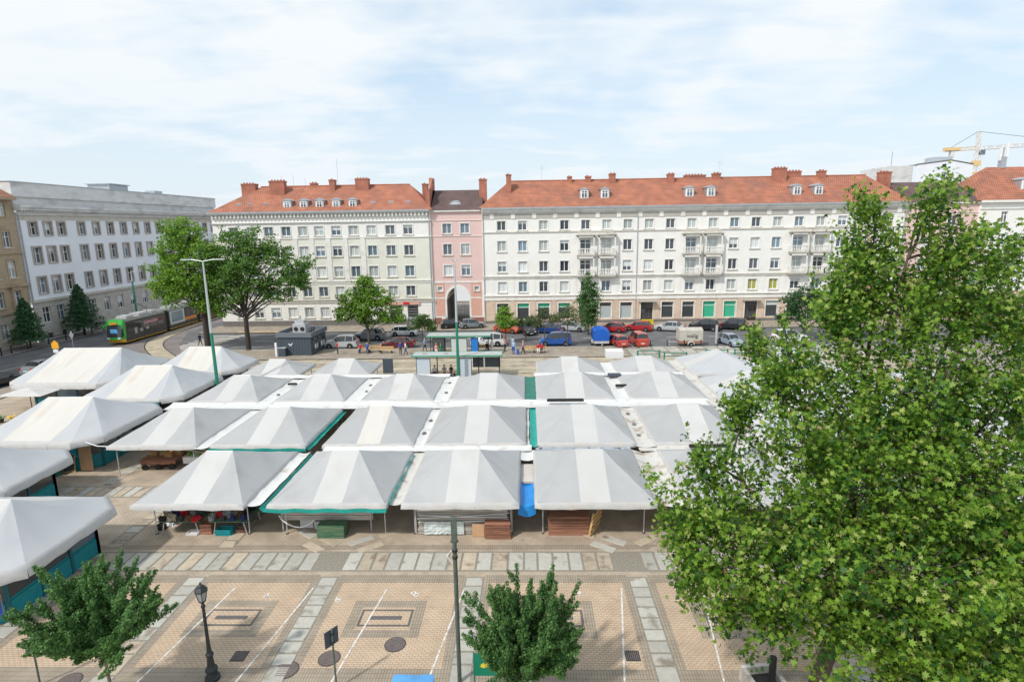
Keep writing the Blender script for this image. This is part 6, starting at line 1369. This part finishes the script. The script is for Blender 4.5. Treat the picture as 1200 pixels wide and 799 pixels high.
def person(x,y,rz,pose,top,bot,hair,label,z=.145,extra=None,sc=1.0):
    if pose not in FIG: FIG[pose]=fig_mesh(pose)
    me=FIG[pose].copy()
    for i_,q in enumerate((SK,clothm(top,PC[top]),clothm(bot,PC[bot]),M['blackrubber'])): me.materials[i_]=q
    zz_=0 if pose!='sit' else -.42
    root=empty('person',(x,y,z),rz,label,'person','people around the tram stop'); root.scale=(sc,)*3
    b=inst('body',me,root,(0,0,zz_))
    h=MB(); n=10; V=[];rings=5
    for i in range(rings+1):
        a=-.25+(pi/2+.25)*i/rings
        for k in range(n):
            q=2*pi*k/n; fr=max(0,-sin(q)); r_=.102*cos(a)*(1-.10*fr); V.append((r_*cos(q),r_*sin(q)*1.08+.012,1.70+.10*sin(a)+.05*fr*(a<.4)-.05*(fr<=0)*(a<0)))
    h.add(V,[(i*n+k,i*n+(k+1)%n,(i+1)*n+(k+1)%n,(i+1)*n+k) for i in range(rings) for k in range(n)]); h.build('hair',clothm('hair_'+hair,dict(brown=(.10,.05,.03),grey=(.4,.4,.4),dark=(.02,.015,.012),blond=(.45,.32,.15))[hair]),root,(0,-.01,zz_),smooth=True)
    for s_ in (-1,1): MB().rev([(.008,-.006),(.011,0),(.008,.006)],n=6).build('eye',M['shopdark'],root,(s_*.033,-.102,1.668+zz_))
    if extra=='bag': tag(MB().box(-.12,.12,-.08,.08,0,.28).tube([(-.08,0,.27),(0,0,.42),(.08,0,.27)],.008,4).build('shopping_bag',M['frame']),'white shopping bag carried by the '+label.split(' by ')[0].split(' at ')[0][:40],'bag').location=(x+.28*cos(rz),y-.05,z+.45)
    return root
ppl=[(-24.4,72.0,2.2,'stand','red','dark','dark','person in red top standing right of the silver four wheel drive'),
(-21.6,72.6,0,'sit','red','jeans','brown','person in red seated under the round tree'),
(-20.7,72.6,.3,'sit','blue','navy','grey','person in blue and navy seated under the round tree'),
(-16.1,71.3,.4,'stand','blue','dark','dark','person in bright blue shirt beside the maroon car'),
(-15.4,71.0,-1.2,'walk','white','jeans','brown','person in white shirt and jeans walking before the maroon car'),
(-13.3,73.0,1.2,'walk','paleblue','dark','grey','person in pale blue shirt left of the farther shelter'),
(-11.3,69.8,.1,'stand','pink','white','blond','person in pink top and white trousers in the farther shelter'),
(-10.75,69.95,.5,'stand','green','green','brown','person in green dress standing in the farther shelter'),
(-6.5,72.9,.2,'sit','green','green','dark','person in green seated right of the farther shelter'),
(-5.2,72.7,.0,'sit','black','dark','dark','person in black seated on the right shelter bench'),
(-4.5,71.9,-.6,'stand','white','white','brown','person in white standing behind the shelter end'),
(-2.9,72.8,.8,'bag','pink','dark','brown','person in pink top with arms forward right of the shelter'),
(-1.9,73.4,.2,'stand','paleblue','jeans','dark','person in pale blue top standing at the back of the platform'),
(-1.75,71.0,-.3,'stand','paleblue','blue','grey','person in bright blue trousers near the platform edge'),
(-.55,70.8,1.4,'walk','pink','black','blond','person in peach top and black trousers walking on the platform'),
(1.35,71.6,.1,'sit','red','white','dark','person in dark red top and white trousers on the bench'),
(1.8,71.7,-.2,'sit','red','dark','brown','person in maroon seated at the bench end'),
(4.9,61.6,2.8,'stand','pink','jeans','dark','person in pink shirt behind the rear row canopies'),
(-45.9,78.4,1.3,'walk','navy','black','dark','person in dark clothes at the zebra crossing by the big trunk'),
(-11.3,60.7,0,'sit','white','dark','dark','person in white seated leftmost inside the nearer shelter'),
(-10.1,60.7,0,'sit','white','navy','dark','person in white and navy seated second inside the nearer shelter'),
(-9.05,60.7,.1,'sit','grey','dark','dark','person in grey seated third inside the nearer shelter'),
(-8.3,60.7,-.1,'sit','black','dark','brown','person in black seated next to the green lamp post in the nearer shelter'),
]
for p in ppl:
    z=.145
    if p[1]<69: z=.01 
    person(*p,z=z+(.0 if p[1]>69 else 0))
# seats for the seated people without a bench
e = empty('bench',(-9.8,60.85,.01),0,'long wooden bench beneath the nearer tram shelter','bench','platform benches')
for k in range(3): MB().box(-2.1,2.1,-.22+k*.17,-.09+k*.17,.42,.46).build('seat_slat',M['wood_raw'],e)
for q in (-1.8,1.8): MB().box(q-.04,q+.04,-.2,.25,0,.42).build('leg',M['darkmetal'],e)
bench(-21.15,72.75,'wooden bench directly below the round tree crown')
bench(-5.7,72.95,'wooden bench under the right end of the farther shelter') if 0 else None
bench(1.5,71.75,'wooden bench holding the two people in red')
e = empty('wheeled_bag',(-1.2,70.95,.145),0,'blue wheeled shopping bag beside the person in blue trousers','bag'); MB().box(-.16,.16,-.12,.12,.06,.6).build('bag_body',clothm('blue',PC['blue']),e)
# ------------------------------------------------------------ trees
def leafmesh(name, C_, Nrm, S, mats, mi, shape='quad', parent=None, kind='stuff'):
    """C_ (n,3) centres, Nrm (n,3) normals, S (n,) sizes, vectorised leaf polygons"""
    n=len(C_); rs=np.random.RandomState(len(C_)); Nrm=Nrm/np.linalg.norm(Nrm,axis=1,keepdims=True)
    a=np.cross(Nrm,rs.normal(size=(n,3))); a/=np.linalg.norm(a,axis=1,keepdims=True); b=np.cross(Nrm,a)
    if shape=='quad': tpl=np.array([(-.5,0,0),(0,-.32,.04),(.5,0,0),(0,.32,.04)]); F=[(0,1,2,3)]
    elif shape=='maple':
        ang=np.radians([-90,-60,-38,-12,18,45,68,90,112,135,162,192,218,240]); rr=np.array([.10,.36,.28,.56,.30,.60,.34,.66,.34,.60,.30,.56,.28,.36])
        tpl=np.stack([rr*np.cos(ang),rr*np.sin(ang),-.55*rr**2+.10*np.sin(3*ang)*rr],1); F=[tuple(range(14))]
    k=len(tpl)
    V=(C_[:,None,:]+S[:,None,None]*(tpl[None,:,0:1]*a[:,None,:]+tpl[None,:,1:2]*b[:,None,:]+tpl[None,:,2:3]*Nrm[:,None,:])).reshape(-1,3)
    me=bpy.data.meshes.new(name); me.vertices.add(n*k); me.vertices.foreach_set('co',V.ravel())
    me.loops.add(n*k); me.loops.foreach_set('vertex_index',np.arange(n*k)); me.polygons.add(n); me.polygons.foreach_set('loop_start',np.arange(n)*k); me.polygons.foreach_set('loop_total',np.full(n,k))
    for q in mats: me.materials.append(q)
    me.polygons.foreach_set('material_index',mi.astype(np.int32)); me.update(calc_edges=True)
    o=inst(name,me,parent)
    if kind: o['kind']=kind
    return o
def limb(mb,P0,P1,r0_,r1_,bend=.12,seed=0,n=6):
    P0=Vector(P0);P1=Vector(P1);L=(P1-P0).length; pts=[];rad=[]
    for i in range(n+1):
        t=i/n; p=P0.lerp(P1,t)+Vector((noise.noise(Vector((t*2+seed,1,0))),noise.noise(Vector((t*2+seed,5,0))),.3*noise.noise(Vector((t*2+seed,9,0)))+.12*sin(pi*t)))*bend*L*sin(pi*t); pts.append(p); rad.append(r0_+(r1_-r0_)*t)
    mb.tube(pts,rad,7); return pts
def tree(name,x,y,h,tr,lobes,ls,count,mats,label,group=None,bark='bark',split=.35,seed=0,weights=None,up=.5,clus=.55,z0=0,per=22,bare=.0,name2='tree'):
    """lobes: (dx,dy,z,r[,rz])"""
    rs=np.random.RandomState(seed+1); root=empty(name2,(x,y,z0),0,label,'tree',group); mb=MB(); fk=Vector((0,0,h*split))
    top=limb(mb,(0,0,-.1),fk,tr,tr*.75,.04,seed); big_=max(lobes,key=lambda l:l[2]); limb(mb,fk,big_[:3],tr*.6,tr*.1,.12,seed+2,8)
    for q_ in lobes[1:6:2]: limb(mb,fk-Vector((0,0,.3)),(q_[0]*.8,q_[1],q_[2]*.93),tr*.45,tr*.1,.16,seed+q_[0])
    
    C_=[];Nn=[]
    vol=np.array([l[3]**2.2 for l in lobes]); vol/=vol.sum()
    for i,l in enumerate(lobes):
        c=Vector(l[:3]); r_=l[3]; rz_=l[4] if len(l)>4 else r_*.85
        limb(mb,fk-Vector((0,0,R.uniform(0,h*.05))) if c.z < fk.z+2 or i%3==0 else fk.lerp(Vector((c.x*.35,c.y*.35,c.z*.75)),R.uniform(.2,.55)),c,tr*.30,tr*.06,.2,seed+i*3)
        nc=max(3,int(count*vol[i]/per))
        for j in range(nc):
            d=rs.normal(size=3); d/=np.linalg.norm(d); d[2]=d[2]*.9+.12; rad=rs.uniform(.25,1)**.5
            k_=1+.28*noise.noise(Vector((d[0]*1.7+seed,d[1]*1.7,d[2]*1.7+i)))*2
            p=np.array([c.x+d[0]*r_*rad*k_,c.y+d[1]*r_*rad*k_,c.z+d[2]*rz_*rad*k_])
            if j%3==0: mb.tube([c.lerp(Vector(p),.15),c.lerp(Vector(p),.6)+Vector((0,0,-.05*r_)),Vector(p)],[tr*.09,tr*.05,tr*.02],4,cap=False)
            m_=per; q=rs.normal(size=(m_,3))*clus*.5; q[:,2]*=.6; C_.append(p+q); nn=rs.normal(size=(m_,3))*.65+d*.55; nn[:,2]+=up; Nn.append(nn)
    C_=np.concatenate(C_);Nn=np.concatenate(Nn); S=ls*rs.uniform(.65,1.25,len(C_)); w_=np.array(weights or [1/len(mats)]*len(mats)); mi=rs.choice(len(mats),len(C_),p=w_/w_.sum())
    mb.build('trunk',M[bark],root,smooth=True); leafmesh('crown',C_,Nn,S,[M[q] for q in mats],mi,'quad',root); return root
tree('t',-43.6,76.2,17.6,.42,[(-1.2,0,15.2,2.6),(-3.4,.5,13.2,2.6),(1.2,0,12.8,2.8),(-4.6,0,9.9,2.6),(-1.4,-.6,10.2,3.0),(1.6,.5,9.4,2.4),(-5.0,.2,8.3,1.8),(-2.4,-.8,8.0,2.0),(.8,0,6.6,1.8),(-2.5,0,16.2,1.8),(-4.0,0,7.0,1.3),(-.4,0,6.4,1.4),(1.9,0,5.2,1.2)],.34,17500,['lf_a','lf_b','lf_h1'],'big leafy street tree left of the tall green lamp, bright green crown','large trees by the crossing',bark='bark_dark',seed=3,weights=[.42,.5,.08],clus=.7)
tree('t',-37.6,75.4,16.4,.36,[(-.5,0,14.3,2.3),(2.4,0,14.0,2.4),(4.8,.4,12.6,2.3),(6.8,0,10.4,2.2),(-3.4,0,12.2,2.2),(-4.5,.4,9.8,2.0),(1.2,-.4,11.4,2.4),(4.4,0,9.4,1.8),(-1.8,.3,9.4,1.7),(7.6,.2,8.8,1.4),(-3.8,0,7.4,1.3),(2.6,0,8.2,1.0),(-5.5,.2,6.0,1.2),(8.6,0,11.6,1.2),(-2.6,0,6.2,1.3),(1.0,0,12.4,2.2),(-1.4,0,10.6,2.0),(3.4,0,7.6,1.3),(5.6,0,7.4,1.2),(7.4,0,9.4,1.5),(-.4,.4,8.0,1.5),(-5.8,0,8.2,1.4),(-.5,-1.2,7.6,1.5),(2.2,-1.2,9.0,1.6),(-2.8,-1,8.8,1.6),(.4,-1.5,10.4,1.8)],.32,21500,['lf_a','lf_h2','lf_h1'],'big spreading tree with a dark forked trunk in front of the green block','large trees by the crossing',bark='bark_dark',split=.30,seed=5,weights=[.5,.34,.16],clus=.6)
tree('t',-22.2,79.0,9.6,.20,[(0,0,8.0,1.7),(-1.9,0,6.2,1.9),(1.7,0,6.3,1.9),(-.3,-.6,5.4,2.0),(-3.0,0,4.3,1.7),(2.9,0,4.2,1.6),(0,.3,3.8,1.8),(4.3,0,3.6,1.0),(-.2,0,8.9,1.0)],.30,11000,['lf_b','lf_a','lf_d'],'round bright green tree between the dark kiosk and the pink house',seed=7,weights=[.45,.4,.15],split=.22,clus=.5,z0=.0)
tree('t',-14.6,78.9,4.4,.09,[(0,0,3.2,1.3),(-1.1,0,2.4,.9),(1.2,0,2.5,1.0)],.22,3200,['lf_o1','lf_a','lf_h3'],'low bushy tree left of the shelters before the shop door',seed=9,split=.3,clus=.35)
tree('t',-3.0,78.8,5.6,.09,[(0,0,4.5,.9),(-.5,0,3.4,1.1),(.6,0,3.3,1.1),(0,0,2.5,1.1)],.22,4200,['lf_l1','lf_b'],'small lime green tree above the orange red hatchback',seed=11,split=.3,clus=.35)
tree('t',-.2,79.6,3.9,.08,[(-.9,0,2.7,.9),(.7,0,2.9,1.0),(1.7,0,2.4,.7)],.2,2600,['lf_h3','lf_o1'],'low dark shrub tree between the lime tree and the brownish trees',seed=12,split=.3,clus=.35)
tree('t',2.3,76.2,5.2,.08,[(0,0,4.0,1.0),(-1.1,0,3.4,1.0),(1.0,0,3.5,1.0),(-.4,0,4.6,.6)],.18,2200,['lf_o1','lf_o2','lf_h3'],'thin olive brown street tree left of the blue van',seed=13,split=.5,clus=.45,weights=[.5,.2,.3],z0=.14)
tree('t',5.4,76.1,5.8,.08,[(0,0,4.6,1.1),(-1.2,0,3.8,1.0),(1.2,0,3.9,1.0),(.2,0,3.4,1.0)],.18,2400,['lf_o1','lf_o2','lf_h2'],'thin brownish street tree rising in front of the blue van',seed=14,split=.5,clus=.45,weights=[.5,.22,.28],z0=.14)
tree('t',9.0,84.2,10.0,.14,[(0,0,1.9,1.3),(0,0,3.2,1.6),(.1,0,4.5,1.65),(0,0,5.8,1.5),(.3,0,7.0,1.1),(-.2,0,7.9,.8),(0,0,8.9,.5),(.9,0,6.2,.8),(-1.1,0,5.2,.9)],.24,8000,['lf_h1','lf_h2','lf_h3'],'narrow columnar tree with dense dark leaves beside the blue trailer',seed=15,split=.12,clus=.4,weights=[.5,.25,.25])
tree('t',37.8,78.5,7.8,.2,[(0,0,6.2,1.8),(-1.7,0,5.2,1.7),(1.8,0,5.2,1.8),(0,0,3.8,2.2),(-2.4,0,3.5,1.5),(2.4,0,3.5,1.5)],.26,7500,['lf_h3','lf_t1','lf_h1'],'dark blue green tree seen behind the left side of the big tree',seed=17,split=.2,clus=.5)
for k,(x,y) in enumerate(((45,79),(52,78),(60,80))): tree('t',x,y,7.5,.18,[(0,0,5.8,1.9),(-1.5,0,4.5,1.6),(1.6,0,4.5,1.6)],.28,3500,['lf_a','lf_h1'],'roadside tree behind the big tree, number %s along the row' % ORD[k],seed=20+k,split=.3)
def conifer(x,y,h,r,label,seed):
    root=empty('larch_tree',(x,y,.14),0,label,'tree','small conifers before the office'); mb=MB(); mb.tube([(0,0,0),(0,0,h*.98)],[.13,.015],7); rs=np.random.RandomState(seed); C_=[];Nn=[]
    nb=72
    for i in range(nb):
        t=(i+.5)/nb; z=h*(.17+.82*t); L=r*(1-t)**.75*rs.uniform(.7,1.15)+.12; a=i*2.4; d=np.array([cos(a),sin(a),0]); e_=np.array([d[0]*L,d[1]*L,z-.10*L+.05])
        mb.tube([(0,0,z),(d[0]*L*.5,d[1]*L*.5,z+.02),tuple(e_)],[.03,.02,.008],4,cap=False)
        m_=int(40+120*L/r); u=rs.uniform(.1,1,m_)[:,None]; side=np.array([-d[1],d[0],0]); P=np.array([0,0,z])*(1-u)+e_*u+side*rs.normal(size=(m_,1))*.20*L+np.array([0,0,1])*(rs.normal(size=(m_,1))*.11-.08*u); C_.append(P); nn=rs.normal(size=(m_,3))*.7+d*.5; nn[:,2]+=.7; Nn.append(nn)
    C_=np.concatenate(C_);Nn=np.concatenate(Nn); mb.build('trunk',M['bark_dark'],root); leafmesh('crown',C_,Nn,.26*rs.uniform(.6,1.2,len(C_)),[M['lf_t1'],M['lf_t2']],rs.choice(2,len(C_),p=[.7,.3]),'quad',root)
conifer(-70.3,78.4,7.0,2.5,'slim dark conifer in front of the ochre tenement',31); conifer(-69.9,88.0,8.0,3.0,'broader dark conifer in front of the office windows',32)
# --- the two young hornbeams in the foreground: bottle-brush shoots from a short trunk
def brush_tree(x,y,zt,R_,H_,label,seed,lean=0,nmain=26):
    rs=np.random.RandomState(seed); root=empty('hornbeam_tree',(x,y,0),0,label,'tree','young trees in the foreground'); mb=MB(); mb.tube([(0,0,0),(.03,0,zt*.5),(0,0,zt)],[.065,.055,.045],9)
    C_=[];Nn=[]
    def shoot(p0,d,L,r_,depth):
        d=d/np.linalg.norm(d); pts=[p0]; n=6; dd=d.copy()
        for i in range(n):
            dd=dd+np.array([0,0,.07])+rs.normal(size=3)*.07; dd/=np.linalg.norm(dd); pts.append(pts[-1]+dd*L/n)
        mb.tube([tuple(p) for p in pts],[r_*(1-.8*i/n)+.003 for i in range(n+1)],5,cap=False)
        m_=int(L*(300 if depth else 210)); 
        for k in range(m_):
            t=rs.uniform(.12 if depth else .3,1.02); j=min(n-1,int(t*n)); f_=t*n-j; p=pts[j]*(1-f_)+pts[min(j+1,n)]*f_; rad=(.17 if depth else .19)*(1.15-.75*t); q=rs.normal(size=3); q-=dd*np.dot(q,dd)*.6; q/=np.linalg.norm(q); C_.append(p+q*rad*rs.uniform(.3,1.1)); nn=q*.8+rs.normal(size=3)*.35; nn[2]+=.45; Nn.append(nn)
        return pts
    for i in range(nmain):
        a=i*2.399+seed; el_=radians(8+76*((i*7919%nmain+.5)/nmain)**.9); Lm=(R_/max(cos(el_),.35) if el_<.9 else H_*rs.uniform(.75,1.0)); Lm=min(Lm,sqrt((R_*cos(el_))**2+(H_*sin(el_))**2)*1.06)*rs.uniform(.68,1.0)
        p0=np.array([0,0,zt-rs.uniform(0,.25)]); d=np.array([cos(a)*cos(el_),sin(a)*cos(el_),sin(el_)]); pts=shoot(p0,d,Lm,.024,0)
        for k in range(rs.randint(8,13)):
            j=rs.randint(1,6); q=pts[j]; dv=d*.5+rs.normal(size=3)*.6; dv[2]+=.40; shoot(q,dv,rs.uniform(.35,.95)*(1.15-j*.1),.009,1)
    C_=np.array(C_);Nn=np.array(Nn); mb.build('trunk',M['bark_green'],root,smooth=True); leafmesh('crown',C_,Nn,.076*rs.uniform(.6,1.4,len(C_)),[M['lf_h1'],M['lf_h2'],M['lf_h3']],rs.choice(3,len(C_),p=[.5,.27,.23]),'quad',root)
brush_tree(-14.3,16.6,2.3,2.75,3.9,'young dark green tree on a thin trunk at the lower left',41,nmain=52); brush_tree(-.15,16.7,1.6,2.4,4.1,'young dark green tree beside the green notice board at bottom centre',47,nmain=48)
# --- the big tree at right
def big_tree():
    lobes=[(11.1,16.5,16.4,.55),(11.8,17,15.1,1.1),(10.4,18,16.3,.5),(10.35,18,15.2,.85),(10.4,18,14.2,1.15),(13.2,16.5,14.9,.8),(9.9,17.5,14.0,.9),(11.9,16,15.0,.6),(9.7,18,13.0,1.0),(11.0,17,13.4,1.35),(12.8,16.5,13.6,1.15),(14.4,17,13.2,1.1),(7.9,17,11.8,.95),(7.5,18.5,12.0,.5),(9.8,17,11.1,1.6),(11.6,16,11.4,1.85),(13.7,16,11.4,1.8),(6.7,17.5,10.2,.75),(7.9,16.5,9.8,1.45),(9.9,15.5,9.1,2.1),(12.1,15,9.1,2.3),(5.5,17,8.8,.65),(5.7,16.5,7.6,1.2),(4.7,17,6.5,.7),(6.7,16,6.2,1.8),(5.1,16.5,5.3,.85),(8.2,15,6.5,2.1),(10.5,14.5,6.6,2.4),(13.0,14.5,6.3,2.2),(7.2,16,4.4,1.0),(8.7,15,4.6,1.35),(11.2,14.5,4.2,1.7),(13.8,14.5,3.9,1.8),(6.3,16.5,3.7,.4),(15.7,16,10.7,1.9),(15.6,15,7.0,2.1),(7.9,18,10.9,.6),(13,18.5,9,2.2),(11,19,7,2.2),(14.5,18.5,6,2.0),(10.9,15,3.3,1.2),(12.6,14.8,2.9,1.3)]
    rs=np.random.RandomState(77); bx,by=9.9,17.6
    root=empty('maple_tree',(bx,by,0),0,'huge bright green lobed leaf tree filling the right side of the photo','tree')
    mb=MB(); fork=Vector((.4,-.3,3.0)); limb(mb,(0,0,-.1),fork,.30,.24,.03,1)
    leaders=[Vector((1.2,-.6,16.2)),Vector((.6,.4,15.6)),Vector((2.6,-.8,13.5)),Vector((-1.8,-.2,12)),Vector((4.2,-1,11)),Vector((-3.6,-.6,8.6)),Vector((1.2,-1.6,11)),Vector((-1.0,-2.0,6.5)),Vector((3,-2.6,7))]
    lp=[]
    for i,l in enumerate(leaders): lp.append(limb(mb,fork+Vector((0,0,.25*i*(i<5))),l,.15 if i<5 else .11,.02,.08,i*5,10))
    C_=[];Nn=[];W_=[]
    for i,(x,y,z,r_) in enumerate(lobes):
        c=Vector((x-bx,y-by,z)); best=min((p for P in lp for p in P if p.z<c.z-.2 or c.z<4.5), key=lambda p:(p-c).length+max(0,p.z-c.z)*2); limb(mb,best,c,.05,.015,.15,i)
        nc=int(12+ 21*r_**2.05*(1.25 if z>11.5 else (.95 if x<9 and z>8 else 1.0)))
        for j in range(nc):
            d=rs.normal(size=3); d/=np.linalg.norm(d); rad=rs.uniform(.1,1)**.42; k_=1+.5*noise.noise(Vector((d[0]*2+i,d[1]*2,d[2]*2)))*2
            p=np.array([c.x,c.y,c.z])+d*np.array([r_,r_,r_*1.08])*rad*k_
            # twig rises from nearer the lobe centre and ends at the cluster
            if j%2==0:
                q=c.lerp(Vector(p),.25)-Vector((0,0,.2)); mb.tube([q,q.lerp(Vector(p),.6)+Vector((0,0,-.05)),Vector(p)],[.018,.011,.005],4,cap=False)
            m_=rs.randint(26,52); tw=np.array([d[0]*.55,d[1]*.55,.9]); tw/=np.linalg.norm(tw); L=rs.uniform(.5,1.35); t=rs.uniform(-.5,.5,(m_,1)); q=p+tw*L*t+rs.normal(size=(m_,3))*(.155*(1.0-1.1*t)); C_.append(q)
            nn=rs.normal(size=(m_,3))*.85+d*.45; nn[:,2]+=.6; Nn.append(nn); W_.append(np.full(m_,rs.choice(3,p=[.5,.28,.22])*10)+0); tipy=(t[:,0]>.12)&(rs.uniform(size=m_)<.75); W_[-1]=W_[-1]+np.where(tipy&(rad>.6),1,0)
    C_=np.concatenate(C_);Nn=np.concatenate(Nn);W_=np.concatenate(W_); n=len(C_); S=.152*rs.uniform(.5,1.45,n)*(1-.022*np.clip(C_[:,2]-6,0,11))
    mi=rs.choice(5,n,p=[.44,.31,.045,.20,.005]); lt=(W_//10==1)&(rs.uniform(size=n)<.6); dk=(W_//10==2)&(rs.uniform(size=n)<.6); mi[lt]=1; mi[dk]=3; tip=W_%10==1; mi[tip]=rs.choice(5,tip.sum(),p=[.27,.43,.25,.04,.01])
    # the 300 leaves that show largest become single parts
    d=C_+np.array([bx,by,0])-np.array([0,0,16.0]); fwd=np.array(fwv); zc=d@fwd; px=600+FPX*(d@np.array(rv))/zc; py=399.5-FPX*(d@np.array(uv))/zc
    vis=(px>720)&(px<1195)&(py>150)&(py<795); score=np.where(vis,S/zc,0)+np.where((d@fwd)<15.5,.004,0)*vis; idx=np.argsort(-score)[:300]; keep=np.ones(n,bool); keep[idx]=False
    mats=[M[q] for q in ('lf_a','lf_b','lf_c','lf_d','lf_e')]
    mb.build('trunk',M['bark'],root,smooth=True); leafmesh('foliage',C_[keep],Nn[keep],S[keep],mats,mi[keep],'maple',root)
    tm=[leafmesh('leaf',np.zeros((1,3)),np.array([[0,0,1.0]]),np.array([1.0]),[m_],np.zeros(1),'maple',None,None) for m_ in mats]; tms=[o.data for o in tm]
    for o in tm: bpy.data.objects.remove(o)
    for i in idx:
        o=inst('leaf',tms[mi[i]],root,tuple(C_[i])); o.rotation_euler=Vector(Nn[i]).to_track_quat('Z','Y').to_euler(); o.scale=(S[i],)*3
    print('big tree leaves',n)
big_tree()
print('objects',len(bpy.data.objects))
